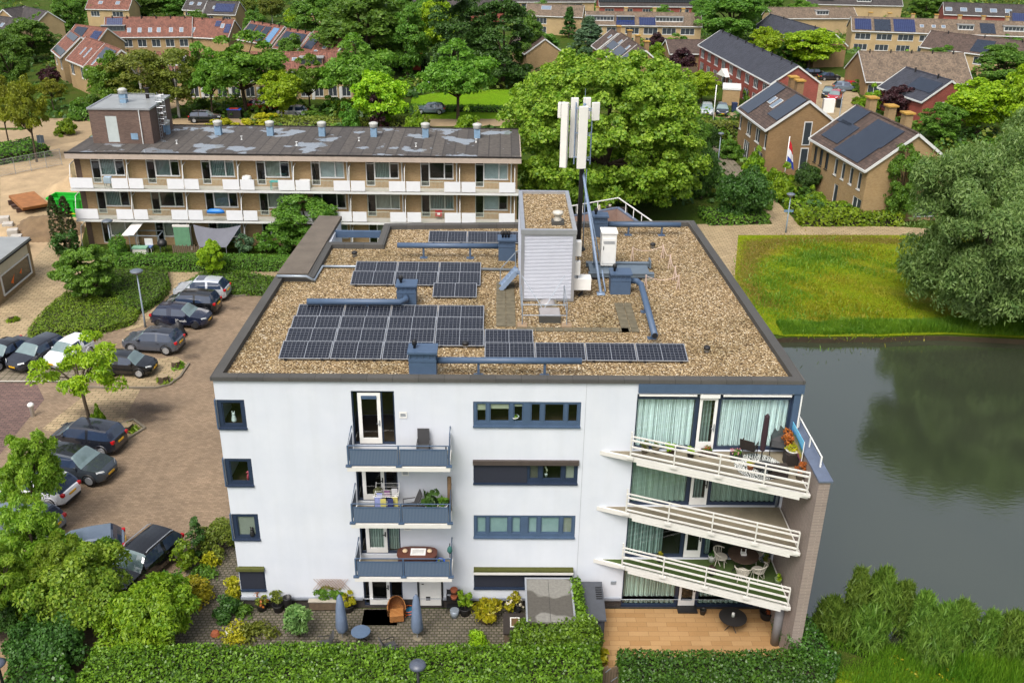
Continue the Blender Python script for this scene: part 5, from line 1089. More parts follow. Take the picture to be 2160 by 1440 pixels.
shrub(gp(515,1298), 1.0, .45, L_MID, 'ground_shrub', 'low green plant between the dark shrub and the pots', size=.13, n=300, seed=78, aspect=4)
for i, (px, py) in enumerate(((484,1338),(455,1342),(560,1345))): t = thing('garden_stone', ['white stone left of the low olive bed','orange tinted stone at the start of the hedge','grey stone inside the olive bed'][i], 'stone', gp(px,py)); MB().lathe([(.16,0),(.22,.1),(.15,.24),(0,.3)], 9).build('stone', [M_WHITE, M_TERRA, M_CONC][i], t)
# shrubs between the parking and the building corner
pS = lambda px, py: tuple(at(px, py))
shrub(pS(462,1165), 2.3, 2.1, L_OLIVE, 'clipped_shrub', 'big rounded yellow green shrub against the building corner', size=.09, n=6000, seed=81, ncl=40)
shrub(pS(415,1268), 1.9, 1.35, L_YEL, 'clipped_shrub', 'rounded golden shrub beside the cobbled path', size=.09, n=4500, seed=82, ncl=36)
shrub(pS(420,1180), .8, 2.5, L_DARK, 'column_shrub', 'narrow upright dark green shrub at the edge of the car park', size=.1, n=1800, seed=83, shape='column')
shrub(pS(393,1205), 1.1, 2.0, L_BRIGHT, 'shrub', 'light green upright shrub left of the narrow dark one', size=.11, n=1500, seed=84, shape='round')
shrub(pS(370,1270), 1.2, 2.0, L_MID, 'shrub', 'thin twiggy shrub beside the black car with roof rails', size=.1, n=1200, seed=85, shape='round')
shrub(pS(445,1195), 1.0, 1.0, L_YEL, 'shrub', 'small flowering yellow green shrub below the big rounded one', size=.1, n=600, seed=86)
shrub(pS(430,1215), 1.6, .6, L_MID, 'ground_shrub', 'low green plants at the foot of the upright shrubs', size=.1, n=700, seed=87)
# ------------------------------------------------------------------ left: planting beds
def bed(pxs, h, mat, label, **kw): return hedge(kw.pop('name','planting_bed'), [tuple(at(*q, h))[:2] for q in pxs], h, mat, label, **kw)
L_BED = leafm('bed leaf', S(62,112,24,.62), S(130,176,48,.6), .25)
bed([(240,563),(350,562),(356,590),(338,622),(296,645),(262,640),(220,600)], .7, L_BED, 'square green planting bed behind the round tree by the parked cars', size=.1, dens=170, seed=91, cat='planting bed')
bed([(60,690),(95,650),(140,612),(215,628),(300,632),(280,672),(215,690),(150,692),(60,700)], .55, leafm('bed leaf light', S(96,136,26,.62), S(158,184,54,.62), .28), 'low yellow green planting bed in front of the parked cars', size=.1, dens=170, seed=92, cat='planting bed')
bed([(385,596),(432,570),(520,572),(590,585),(585,612),(500,610),(470,612),(420,606)], .55, L_BED, 'low leafy bed behind the silver parked car', size=.12, dens=140, seed=93, cat='planting bed', name='planting_bed')
bed([(244,532),(618,536),(618,545),(244,545)], 1.25, L_MID, 'long clipped hedge in front of the brick flats', size=.11, dens=170, seed=94, lump=.05)
bed([(230,505),(255,490),(262,502),(246,530),(232,530)], 1.6, L_MID, 'short hedge running back beside the table in the flats garden', size=.15, dens=90, seed=95)
# ------------------------------------------------------------------ tree stumps, lamps, posts
def stump(px, py, r, h, label):
    t = thing('tree_stump', label, 'tree stump', pS(px,py)); m = MB(); n = 14; vs = []
    for f, z in ((1.25,0),(1.05,.15),(1,h)): vs += [(r*f*(1+.12*math.sin(3*j+px))*math.cos(6.283*j/n), r*f*(1+.12*math.sin(3*j+px))*math.sin(6.283*j/n), z) for j in range(n)]
    m.add(vs, [(i*n+j, i*n+(j+1)%n, (i+1)*n+(j+1)%n, (i+1)*n+j) for i in range(2) for j in range(n)]); m.build('bark', M_BARK, t); m = MB(); m.add([(x,y,h+.003) for x,y,z in vs[-n:]], [tuple(range(n))]); m.build('cut_face', pm('sawn wood', S(176,156,122,.62), .9, .2, 8), t)
    me, _ = crown_mesh('grass_tuft', int(px), 'dome', r*1.9, .3, 0, 10, .2, 160, .2, L_BRIGHT, aspect=5); link_mesh('grass_tuft', me, t)
stump(372,775,.28,.5,'tree stump beside the grey two tone car'); stump(346,806,.32,.5,'tree stump at the tip of the kerbed island'); stump(268,908,.36,.42,'tree stump in the tree bed by the black people carrier'); stump(26,678,.2,.45,'small tree stump on the left footpath')
def lamp(px, py, top, label, kind='cone', hr=.45, sign=False):
    p = at(px, py); h = hgt(p, top); t = thing('street_lamp', label, 'street lamp', tuple(p)); pm_ = pm('grey lamp post', S(150,164,176,.7), .5, .1)
    m = MB(); m.tube([(0,0,0),(0,0,1.0),(0,0,h-.25)], [.085,.07,.045], 10); m.build('post', pm_, t, True)
    m = MB(); m.lathe([(.05,-.3),(.12,-.25),(hr*.6,-.14),(hr*.98,-.02),(hr,.02)], 20, (0,0,h-.02)); hd = m.build('lamp_head', pm('lamp glass', S(150,150,148,.7), .25, .1), t, True)
    m = MB(); m.lathe([(hr*1.02,0),(hr*1.02,.03),(hr*.75,.1),(hr*.3,.15),(0,.16)], 20, (0,0,h)); m.build('lamp_cover', pm('lamp cover', S(112,122,134,.65), .5), hd, True)
    if sign: m = MB(); m.box(-.45,.45,-.03,.0,h*.55,h*.55+.22); m.build('sign_plate', pm('grey blue sign', S(120,150,176,.7), .5), t)
lamp(307,690,572,'grey street lamp between the planting bed and the parked cars'); lamp(238,535,466,'grey street lamp in front of the flats gardens')
t_ = at(890,1500); t = thing('street_lamp', 'round grey lamp head rising in front of the ivy hedge', 'street lamp', (t_.x, -7.1, 0)); zl = hgt((t_.x,-7.1,0), 1403)
MB().cyl((0,0,0),(0,0,zl),.06).build('post', M_BLACK, t, True); MB().lathe([(.08,-.12),(.3,-.05),(.33,.0),(.3,.08),(.18,.15),(0,.19)], 20, (0,0,zl)).build('lamp_cover', pm('dark lamp cover', S(92,100,116,.6), .4), t, True)
t_ = at(0,1400,3.2); t = thing('street_lamp', 'round grey lamp head at the left edge over the sandy alley', 'street lamp', (t_.x-.1,t_.y,0)); MB().cyl((0,0,0),(0,0,3.2),.06).build('post', M_BLACK, t); MB().lathe([(.3,0),(.32,.04),(.2,.14),(0,.18)], 18, (0,0,3.2)).build('lamp_cover', pm('dark lamp cover', S(92,100,116)), t, True)
lamp(1657,492,410,'pale lamp post with a street name plate by the waterside path', sign=True, hr=.4); lamp(1514,348,282,'thin lamp post on the path beside the front garden', hr=.35)
t = thing('bollard_light', 'white round topped post lying by the purple road', 'bollard', pS(70,878)); MB().lathe([(.12,0),(.12,.7),(.18,.72),(.2,.85),(.1,.95)], 12).build('post', M_WHITE, t, True)
# ------------------------------------------------------------------ cars
def lerp(a, b, t): return a+(b-a)*t
def interp(pts, x):
    for (x0, y0), (x1, y1) in zip(pts, pts[1:]):
        if x <= x1: t = (x-x0)/(x1-x0); t = t*t*(3-2*t)*.5+t*.5; return lerp(y0, y1, t)
    return pts[-1][1]
PAINT = {}
def paint(name, c, metal=.3):
    if name not in PAINT:
        m = pm('car paint '+name, c, .22, .05, 2, metal); PAINT[name] = m; b = m.node_tree.nodes['Principled BSDF']; b.inputs['Coat Weight'].default_value = .8; b.inputs['Coat Roughness'].default_value = .05
    return PAINT[name]
def car(p, ang, kind, pnt, label, L=4.2, W=1.78, H=1.5, roof=None, rails=False, sunroof=False, plate=True, two=None, name='parked_car', grp='cars parked beside the building', silver_rim=True, text=None):
    """nose towards local +x; body lofted from stations, glazing cut out as its own panels"""
    t = thing(name, label, 'car', (p[0], p[1], .06), ang, grp); h2 = L/2
    hood = {'hatch':.27,'suv':.27,'mpv':.2,'sedan':.29,'van':.14}[kind]; cow, roof0 = h2-L*hood, h2-L*(hood+.15 if kind != 'van' else .3)
    roof1, tail = {'hatch':(-h2+L*.14,-h2+L*.03),'suv':(-h2+L*.12,-h2+L*.025),'mpv':(-h2+L*.1,-h2+L*.025),'sedan':(-h2+L*.3,-h2+L*.15),'van':(-h2+L*.04,-h2+.02)}[kind]
    bz = H*.60; hz = H*.63
    topz = [(-h2,H*.52),(-h2+.03,H*.6),(tail,bz+.03 if kind != 'sedan' else H*.66),(roof1,H*.965),((roof0+roof1)/2,H),(roof0,H*.965),(cow,hz),(h2-.25,H*.53),(h2-.04,H*.44),(h2,H*.38)]
    if kind == 'sedan': topz[1:2] = [(-h2+.1,H*.64)]
    belt = lambda x: min(interp(topz, x), lerp(bz, bz+.06, (h2-x)/L))
    half = [(-h2,W*.36),(-h2+.25,W*.475),(-h2+.9,W*.5),(h2-1.0,W*.5),(h2-.35,W*.465),(h2-.08,W*.39),(h2,W*.3)]
    zb = lambda x: .2+.1*max(0, (abs(x)-h2+.5)/.5)**2
    xs = sorted(set([-h2,-h2+.05,-h2+.15,h2,h2-.04,h2-.12,h2-.3,cow,roof0,roof1,tail]+[lerp(-h2+.15, h2-.3, i/22) for i in range(23)]))
    K = 9
    def ring(x):
        w, zt, zbt = interp(half, x), interp(topz, x), belt(x); cab = max(0, zt-zbt); wt = w*(.98-.26*min(1, cab/(H*.4)))
        q = [(w*.8, zb(x)),(w*.97, zb(x)+.1),(w, lerp(zb(x), zbt, .45)),(w*.985, lerp(zb(x), zbt, .8)),(w*.95, zbt)]
        q += [(lerp(w*.95, wt, .92), lerp(zbt, zt, .86)),(wt*.86, lerp(zbt, zt, .975) if cab > .02 else zt+.0),(wt*.45, zt+.012),(0, zt+.02)]
        return q
    R_ = [ring(x) for x in xs]; body, wind, rear = MB(), MB(), MB(); sides = {(s, f): MB() for s in (1,-1) for f in (True, False)}
    pil = lerp(roof0, roof1, .5)
    for i in range(len(xs)-1):
        xa, xb = xs[i], xs[i+1]; xm = (xa+xb)/2
        for k in range(K-1):
            for s in (1,-1):
                v = [(xa, s*R_[i][k][0], R_[i][k][1]),(xb, s*R_[i+1][k][0], R_[i+1][k][1]),(xb, s*R_[i+1][k+1][0], R_[i+1][k+1][1]),(xa, s*R_[i][k+1][0], R_[i][k+1][1])]
                if s > 0: v = v[::-1]
                tgt = body
                if k in (5,6,7) and roof0 < xm < cow: tgt = wind
                elif k in (5,6,7) and kind != 'van' and tail < xm < roof1: tgt = rear
                elif k == 4 and (roof1 if kind != 'mpv' else roof1-.1)-.25 < xm < cow-.35 and abs(xm-pil) > .1: tgt = sides[(s, xm > pil)]
                tgt.add(v, [(0,1,2,3)])
    for st, fl in ((0,1),(len(xs)-1,0)):
        rr = R_[st]; x = xs[st]; vs = [(x, y, z) for y, z in rr]+[(x, -y, z) for y, z in rr[::-1][1:]]; body.add(vs, [tuple(range(len(vs)))])
    b = body.build('body', pnt, t, True)
    wind.build('windscreen', M_WIND, t, True); rear.build('rear_window', M_CARGLASS, t, True); [q.build('side_window', M_CARGLASS, t, True) for q in sides.values() if q.f]
    mb = MB(); mb.box(-h2+.3,h2-.3,-W*.42,W*.42,.16,.3); mb.build('underbody', M_BLACK, t)
    wr = .33 if kind != 'suv' else .35; wx = (h2-.83, -h2+.78)
    for x in wx:
        for s in (1,-1):
            y = s*(W/2-.02); m = MB(); m.cyl((x,y-s*.2,wr),(x,y+s*.008,wr),wr,n=20); wh = m.build('wheel', M_RUBBER, t, True)
            m = MB(); m.lathe([(wr*.68,0),(wr*.66,.012),(wr*.2,.0),(wr*.15,.012)], 20); m.xform(Matrix.Translation((x,y+s*.008,wr)) @ Matrix.Rotation(-s*math.pi/2, 4, 'X')); m.build('rim', M_ALU if silver_rim else pm('dark alloy', S(70,72,76,.7), .4, metal=.5), wh)
            m = MB(); m.tube([(x+(wr+.05)*math.cos(a*.314), y+s*.012, wr+(wr+.05)*math.sin(a*.314)) for a in range(11)], .035, 5); m.build('wheel_arch', M_BLACK if (two or kind == 'suv') else pnt, t)
    for s in (1,-1):
        m = MB(); zz = H*.5; m.add([(h2-.07,s*W*.25,zz-.07),(h2-.32,s*W*.462,zz-.02),(h2-.36,s*W*.44,zz+.08),(h2-.12,s*W*.26,zz+.03)], [(0,1,2,3)] if s > 0 else [(3,2,1,0)]); m.v = [(x+.02, y+s*.015, z+.03) for x,y,z in m.v]; m.build('headlight', pm('lamp lens', S(216,220,220,.8), .1), t)
        m = MB(); zz = H*.56; m.box(-h2-.02,-h2+.2,s*W*.37-.1,s*W*.37+.1,zz-.09,zz+.1); m.build('tail_light', pm('red lens', S(190,24,30,.75), .2), t, bevel=.03)
        m = MB(); m.box(cow-.42,cow-.25,s*(W/2+.0)-.02*(s<0)*4,s*(W/2+.0)+.1,bz+.02,bz+.16) if s > 0 else m.box(cow-.42,cow-.25,-W/2-.1,-W/2+.0,bz+.02,bz+.16); m.build('mirror', two or pnt, t, bevel=.03)
        if rails: m = MB(); m.tube([(roof0-.1,s*W*.36,H*.975),(roof0-.25,s*W*.365,H+.03),(roof1+.25,s*W*.365,H+.03),(roof1+.05,s*W*.36,H*.97)], .025, 6); m.build('roof_rail', M_ALU, t)
    PL = pm('yellow plate', S(232,180,40,.75), .4, .05)
    for x in (h2+.005, -h2-.02): m = MB(); m.box(x-.015,x+.015,-.26,.26,H*.3 if x > 0 else H*.44,H*.3+.11 if x > 0 else H*.44+.11); m.build('number_plate', PL, t)
    m = MB(); m.box(h2-.06,h2+.0,-W*.3,W*.3,H*.2,H*.29); m.build('grille', M_BLACK, t); m = MB(); m.box(-h2-.01,-h2+.1,-W*.33,W*.33,.24,.4); m.build('bumper', M_BLACK, t)
    if two or roof:
        m = MB()
        for i in range(len(xs)-1):
            if roof1 < (xs[i]+xs[i+1])/2 < roof0:
                for k in (6,7):
                    for s in (1,-1): v = [(xs[i], s*R_[i][k][0], R_[i][k][1]+.004),(xs[i+1], s*R_[i+1][k][0], R_[i+1][k][1]+.004),(xs[i+1], s*R_[i+1][k+1][0], R_[i+1][k+1][1]+.004),(xs[i], s*R_[i][k+1][0], R_[i][k+1][1]+.004)]; m.add(v if s < 0 else v[::-1], [(0,1,2,3)])
        m.build('roof_panel', two or roof, t, True)
    if sunroof: m = MB(); m.box(roof0-.75,roof0-.15,-W*.25,W*.25,H*1.0,H+.03); m.build('sunroof', M_CARGLASS, t, bevel=.02)
    m = MB(); [m.box(x-.004,x+.004,s*W/2*.992-.004,s*W/2*.992+.004,.3,bz-.02) for x in (cow-.3,pil,roof1+.15) for s in (1,-1)]; [m.box(x-.25,x-.1,s*W/2-.01,s*W/2+.012,bz-.12,bz-.09) for x in (pil,roof1+.5) for s in (1,-1)]; m.build('door_handle', M_BLACK, t)
    if text: 
        c = bpy.data.curves.new('lettering', 'FONT'); c.body = text; c.size = .3; c.extrude = .002; tmp = bpy.data.objects.new('lettering', c); C.objects.link(tmp); dg = bpy.context.evaluated_depsgraph_get(); me = bpy.data.meshes.new_from_object(tmp.evaluated_get(dg)); bpy.data.objects.remove(tmp)
        me.materials.append(M_WHITE); o = link_mesh('lettering', me, t); o.rotation_euler = (math.pi/2,0,0); o.location = (-.15,-W/2-.012,.56)
    return t
def cpx(cx, cy): return at(cx, cy, 0)
W_SIL = paint('silver white', S(206,212,220,.8)); W_BLK = paint('black', S(26,28,32,.8)); W_NAVY = paint('navy', S(34,42,66,.75)); W_GRY = paint('grey', S(98,104,116,.75)); W_WHT = paint('white', S(232,234,238,.85), 0); W_DGRY = paint('dark grey', S(70,78,86,.75)); W_LGRY = paint('light blue grey', S(120,136,154,.75)); W_RED = paint('red', S(186,28,44,.75), .1); W_CHAR = paint('charcoal', S(44,48,58,.75))
def two_pts(front, rear): a, b = at(*front), at(*rear); return (a+b)/2, math.atan2(a.y-b.y, a.x-b.x)
def carp(front, rear, *a, **k): c, an = two_pts(front, rear); return car(c, an, *a, **k)
car(at(428,628), rad(176), 'suv', W_SIL, 'silver white car with a dark sunroof, furthest back beside the building', 4.3, 1.78, 1.66, sunroof=True)
car(at(408,657), rad(174), 'mpv', W_BLK, 'black box shaped car between the silver white car and the navy car with lettering', 4.2, 1.75, 1.68)
car(at(386,684), rad(-6), 'hatch', W_NAVY, 'navy hatchback with white lettering on its door', 4.3, 1.8, 1.56, silver_rim=False, text='2Rynsh')
car(at(326,737), rad(172), 'suv', W_GRY, 'grey two tone crossover with a dark roof beside the tree stump', 4.15, 1.78, 1.58, two=W_CHAR)
car(at(275,786), rad(-4), 'hatch', W_BLK, 'small black hatchback behind the thin young tree', 3.6, 1.66, 1.48)
car(at(14,762), rad(-112), 'sedan', W_BLK, 'black low car cut off by the left edge of the photo', 4.3, 1.78, 1.42)
car(at(82,762), rad(-113), 'hatch', W_CHAR, 'charcoal hatchback facing the dashed road line', 4.3, 1.78, 1.5)
car(at(150,760), rad(-111), 'hatch', W_WHT, 'small white car with a yellow plate beside the young tree', 3.6, 1.66, 1.5)
car(at(190,942), rad(167), 'mpv', W_CHAR, 'charcoal people carrier next to the stump in the tree bed', 4.3, 1.78, 1.62)
car(at(165,1002), rad(-14), 'suv', W_DGRY, 'dark grey crossover with a chrome edged grille', 4.4, 1.84, 1.66, roof=W_BLK)
car(at(85,1048), rad(165), 'hatch', W_WHT, 'white hatchback with a dark sunroof under the feathery tree', 4.3, 1.78, 1.5, sunroof=True)
car(at(52,1118), rad(165), 'hatch', W_LGRY, 'pale car almost hidden under the feathery tree', 4.2, 1.76, 1.5)
car(at(176,1182), rad(-160), 'hatch', W_LGRY, 'light blue grey car half hidden behind the maple shrub', 4.1, 1.76, 1.5)
car(at(303,1210), rad(-112), 'suv', W_BLK, 'black estate car with silver roof rails near the building corner', 4.5, 1.84, 1.62, rails=True)
# covered motorbike
t = thing('covered_motorbike', 'motorbike under a black cover between the navy car and the grey crossover', 'motorbike', tuple(at(362,708)), rad(-10)); m = MB(); prof = [(-1.05,.25,.3),(-.8,.95,.42),(-.35,.85,.4),(0,.8,.38),(.4,1.0,.4),(.65,1.32,.34),(.85,1.0,.36),(1.1,.3,.28)]; n = 12; vs = []
for x, h, w in prof: vs += [(x, w*math.cos(math.pi*j/(n-1))*(1.0), max(0.02, h*math.sin(math.pi*j/(n-1))**.7)) for j in range(n)]
m.add(vs, [(i*n+j, i*n+j+1, (i+1)*n+j+1, (i+1)*n+j) for i in range(len(prof)-1) for j in range(n-1)]); m.build('cover', pm('black tarpaulin', S(34,34,38,.8), .5, .3, 3, bump=.02), t, True)
m = MB(); m.cyl((-.75,-.08,.28),(-.75,.08,.28),.28,n=18); m.build('wheel', M_RUBBER, t)
# ------------------------------------------------------------------ brick flats behind
A_ = thing('brick_flats', 'long three storey brick flats with white balcony fronts and a wet flat roof', 'building', (-25.2, 48.4, 0), rad(-.25))
NB, BW = 8, 4.78; LEN = NB*BW+.3; DEP = 9.2
YB = brickm('yellow brown brick', S(186,152,104,.66), S(204,172,122,.66), S(170,152,124,.64), .24, .075, .012, axes='xz', bump=.003); DB = brickm('dark brown brick', S(104,80,70,.6), S(124,98,84,.6), S(118,104,94,.6), .24, .075, .012, axes='xz', bump=.003)
M_WF = pm('white window frame', S(222,224,222,.8), .5, .06); M_GF = pm('grey green window frame', S(188,196,182,.74), .6, .1)
FH = 2.78
hl = []
for k in range(3):
    for b in range(NB): hl.append((b*BW+1.35, b*BW+4.25, k*FH+.12, k*FH+2.5))
m = MB(); grid_wall(m, 0, LEN, 0, 8.1, hl, 0, .2); m.quad((0,0,0),(0,0,8.1),(0,DEP,8.1),(0,DEP,0)); m.quad((LEN,0,0),(LEN,DEP,0),(LEN,DEP,8.1),(LEN,0,8.1)); m.quad((0,DEP,0),(0,DEP,8.1),(LEN,DEP,8.1),(LEN,DEP,0)); m.build('wall', YB, A_)
m = MB(); [m.box(b*BW-.02+(.0 if b else .02), b*BW+.5, -.03, -.004, k*FH, k*FH+2.5) for k in range(3) for b in (0,)]; m.build('end_pier', DB, A_)
m = MB(); m.box(-.3,LEN+.3,-1.0,DEP+.3,8.1,8.55); m.build('roof_edge', pm('pinkish concrete fascia', S(196,180,166,.68), .8, .12), A_)
m = MB(); m.box(-.2,LEN+.2,-.9,DEP+.2,8.553,8.62); m.build('roof', bitumen(), A_)
m = MB(); [m.box(*q) for q in ((-.3,LEN+.3,-1.02,-.9,8.552,8.68),(-.3,LEN+.3,DEP+.2,DEP+.32,8.552,8.7))]; m.build('roof_trim', M_DARK, A_)
RNG = random.Random(4)
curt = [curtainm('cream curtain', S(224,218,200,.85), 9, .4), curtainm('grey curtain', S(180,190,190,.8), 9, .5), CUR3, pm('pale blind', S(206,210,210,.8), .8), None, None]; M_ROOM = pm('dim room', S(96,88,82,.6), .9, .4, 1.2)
for k in range(3):
    z = k*FH
    for b in range(NB):
        x = b*BW+1.35; fm = M_WF if (k == 2 or RNG.random() < .4) else M_GF
        m = MB(); z0, z1 = z+.12, z+2.5
        grid_wall(m, x, x+2.9, z0, z1, [(x+.08,x+.72,z0+.06,z1-.42),(x+.08,x+.72,z1-.36,z1-.06),(x+.84,x+2.05,z0+.75,z1-.06),(x+2.15,x+2.82,z0+.75,z1-.42),(x+2.15,x+2.82,z1-.36,z1-.06)], .06, .08)
        fr = m.build('window', fm, A_)
        m = MB(); m.box(x+.8,x+2.9,-.02,.058,z0,z0+.68); m.build('spandrel', YB, fr); m = MB(); m.box(x+.78,x+2.93,-.1,.05,z0+.682,z0+.74); m.build('sill', M_WF, fr)
        for (a, c, d, e) in ((x+.08,x+.72,z0+.06,z1-.06),(x+.84,x+2.05,z0+.75,z1-.06),(x+2.15,x+2.82,z0+.75,z1-.06)):
            m = MB(); m.quad((a,.11,d),(c,.11,d),(c,.11,e),(a,.11,e)); m.build('pane', M_GLASS, fr)
        interior(x, x+2.9, z0, z1, fr, M_ROOM, 1.6, y=.2)
        cu = curt[RNG.randrange(len(curt))]
        if cu: m = MB(); a, c = ((x+.84,x+2.05) if RNG.random() < .6 else (x+.84,x+2.82)); m.box(a,c,.2,.22,z0+.75,z1-.05); m.build('curtain', cu, fr)
        if k == 2 and b in (2,): m = MB(); m.box(x-.1,x+3.0,-.25,.0,z1+.02,z1+.14); m.build('awning', M_WF, fr)
    if k:
        m = MB(); m.box(-.15,LEN+.15,-1.35,-.002,z-.18,z-.02); s_ = m.build('balcony_slab', pm('pale concrete', S(206,202,192,.68), .85, .12), A_)
        m = MB(); m.box(-.15,LEN+.15,-1.38,-1.352,z-.2,z+.0); m.build('slab_edge', M_WF, s_)
        for b in range(NB):
            x = b*BW
            for a, c in ((x-.1,x+.02+1.45) if b == 0 else (x-1.3,x+.15), (x+.2,x+1.45)) if b else ((x-.1,x+1.9),):
                m = MB(); m.box(a+.02,c-.02,-1.42,-1.385,z+.08,z+.98); m.build('balcony_panel', pm('white balcony panel', S(232,234,238,.8), .5, .05), s_)
            a, c = (x+1.5 if b else x+1.95), x+BW-1.35
            m = MB(); m.tube([(a,-1.4,z+.98),(c,-1.4,z+.98)], .025, 5); m.tube([(a,-1.4,z+.15),(c,-1.4,z+.15)], .02, 5)
            nn = 17; [m.box(a+(c-a)*i/nn-.01,a+(c-a)*i/nn+.01,-1.41,-1.39,z+.15,z+.98) for i in range(nn+1)]
            m.build('railing', M_GF, s_)
        m = MB(); m.box(NB*BW-1.3,NB*BW+.1,-1.42,-1.385,z+.08,z+.98); m.build('balcony_panel', pm('white balcony panel', S(232,234,238,.8)), s_)
    for b in range(NB+1):
        x = b*BW+(.05 if b else -.05)
        m = MB(); zt = z+2.1
        m.beam((x,-.02,zt),(x,-.9,zt-.1),.05,.05); m.beam((x,-.9,zt-.1),(x,-1.3,z+.9),.05,.05); m.beam((x,-1.3,z+.9),(x,-1.3,z+.1 if k else z),.05,.05); d_ = m.build('balcony_divider', M_WF, A_)
        m = MB(); m.quad((x,-.03,z+.1),(x,-.9,z+.1),(x,-.9,zt-.1),(x,-.03,zt)); m.build('wire_glass', glassm('wired glass', (.7,.74,.68,1)), d_)
for b in range(1, NB+1):
    m = MB(); m.cyl((b*BW-.25,-.1,0),(b*BW-.25,-.1,8.15),.06,n=8); m.lathe([(.06,0),(.14,.12),(.14,.35)], 8, (b*BW-.25,-.1,7.75)); m.build('downpipe', M_WF, A_)
LBV = pm('light blue vent', S(140,172,200,.7), .5)
for b in range(NB):
    m = MB(); xx, yy = 6.3+b*4.76, 6.0
    if xx > LEN: continue
    m.box(xx-.28,xx+.28,yy-.28,yy+.28,8.6,9.45); v_ = m.build('roof_vent', LBV, A_); m = MB(); m.lathe([(.3,0),(.4,.05),(.36,.2),(.42,.3),(.42,.42),(.2,.5)], 14, (xx,yy,9.45)); m.build('vent_cowl', pm('pale cowl', S(198,200,194,.7), .6), v_, True)
for i in range(7): m = MB(); m.lathe([(.1,0),(.05,.1),(.06,.3),(.12,.34)], 8, (3+i*5.3, 4.2-(i%2)*1.8, 8.6)); m.build('vent_pipe', M_WF, A_)
# roof house
m = MB(); tx0, tx1, ty0, ty1, tz = 1.0, 6.3, 2.3, 8.0, 11.6
grid_wall(m, tx0, tx1, 8.6, tz, [(tx0+1.35,tx0+2.35,8.75,11.05)], ty0, .1); m.quad((tx1,ty0,8.6),(tx1,ty1,8.6),(tx1,ty1,tz),(tx1,ty0,tz)); m.quad((tx0,ty0,8.6),(tx0,ty0,tz),(tx0,ty1,tz),(tx0,ty1,8.6)); m.quad((tx0,ty1,8.6),(tx0,ty1,tz),(tx1,ty1,tz),(tx1,ty1,8.6)); RH = m.build('roof_house', brickm('purple brown brick', S(112,88,80,.6), S(136,110,98,.6), S(126,112,102,.6), .24, .075, .012, axes='xz'), A_)
m = MB(); m.box(tx0+1.36,tx0+2.34,ty0+.02,ty0+.09,8.75,11.04); m.build('door', pm('pale door', S(196,206,204,.75), .5, .08), RH)
m = MB(); m.box(tx0-.06,tx1+.06,ty0-.06,ty1+.06,tz,tz+.08); m.build('roof', pm('pale roofing', S(168,172,172,.62), .35, .15, 1), RH); m = MB(); [m.box(*q) for q in ((tx0-.1,tx1+.1,ty0-.1,ty0+.02,tz+.0,tz+.16),(tx0-.1,tx0+.02,ty0+.02,ty1,tz,tz+.16),(tx1-.02,tx1+.1,ty0+.02,ty1,tz,tz+.16),(tx0-.1,tx1+.1,ty1,ty1+.1,tz,tz+.16))]; m.build('roof_trim', M_ALU, RH)
m = MB(); m.box(tx0+1.9,tx0+2.5,ty0+2.4,ty0+3.0,tz+.08,tz+.85); m.build('roof_vent', LBV, RH); m = MB(); m.lathe([(.3,0),(.42,.06),(.36,.25),(.44,.35),(.2,.5)], 14, (tx0+2.2,ty0+2.7,tz+.85)); m.build('vent_cowl', pm('pale cowl', S(198,200,194)), RH, True)
m = MB(); m.box(tx0+3.6,tx0+3.85,ty0+4.4,ty0+4.65,tz+.08,tz+.95); m.box(tx0+3.5,tx0+3.95,ty0+4.3,ty0+4.75,tz+.97,tz+1.03); m.build('chimney', M_DARK, RH)
m = MB(); m.cyl((tx1-.9,ty0-.08,8.6),(tx1-.9,ty0-.08,tz),.05,n=8); m.build('downpipe', M_WF, RH); m = MB(); m.box(tx0+3.4,tx0+4.0,ty0-.03,ty0+.0,9.0,9.55); m.box(tx1,tx1+.03,ty0+2.9,ty0+3.3,8.9,9.6); m.build('vent_grille', LBV, RH)
m = MB(); lx, ly = tx1+.15, ty0+1.6
for y in (ly, ly+.5): m.beam((lx,y,8.6),(lx,y,tz+1.1),.04,.04)
for i in range(12): m.beam((lx,ly,8.8+i*.28),(lx,ly+.5,8.8+i*.28),.03,.03)
for i in range(6): m.tube([(lx,ly-.1,10.0+i*.5),(lx+.55,ly-.1,10.0+i*.5),(lx+.55,ly+.6,10.0+i*.5),(lx,ly+.6,10.0+i*.5)], .025, 4)
for y in (ly-.1, ly+.25, ly+.6): m.beam((lx+.55,y,10.0),(lx+.55,y,12.6),.03,.03)
m.tube([(lx,ly,tz+1.1),(lx-3.2,ly,tz+1.1),(lx-3.2,ly,tz+.1)], .03, 5); m.tube([(lx,ly,tz+.6),(lx-3.2,ly,tz+.6)], .03, 5); m.build('cage_ladder', M_ALU, RH)
# things on and before the flats' balconies
fw = lambda x, y, z: tuple(A_.matrix_basis @ Vector((x,y,z))) if False else (-25.2+x, 48.4+y, z)
t = thing('heat_pump', 'white outdoor air conditioning unit on the top gallery', 'heat pump', fw(19.5,-.5,2*FH+.0)); MB().box(0,.9,-.15,.2,.05,.75).build('housing', M_WHITE, t, bevel=.02); m = MB(); m.lathe([(.28,0),(.28,.01),(.001,.011)], 18); m.xform(Matrix.Translation((.35,-.152,.4)) @ Matrix.Rotation(math.pi/2,4,'X')); m.build('fan_grille', M_BLACK, t)
t = thing('paddling_pool', 'blue plastic shell hanging over the first floor railing', 'paddling pool', fw(2*BW+2.6,-1.5,FH+.75)); m = MB(); m.lathe([(.8,0),(.75,.18),(.5,.3),(0,.32)], 18); m.xform(Matrix.Diagonal((1,.3,1.2,1))); m.build('shell', pm('bright blue plastic', S(40,130,220,.75), .4), t, True)
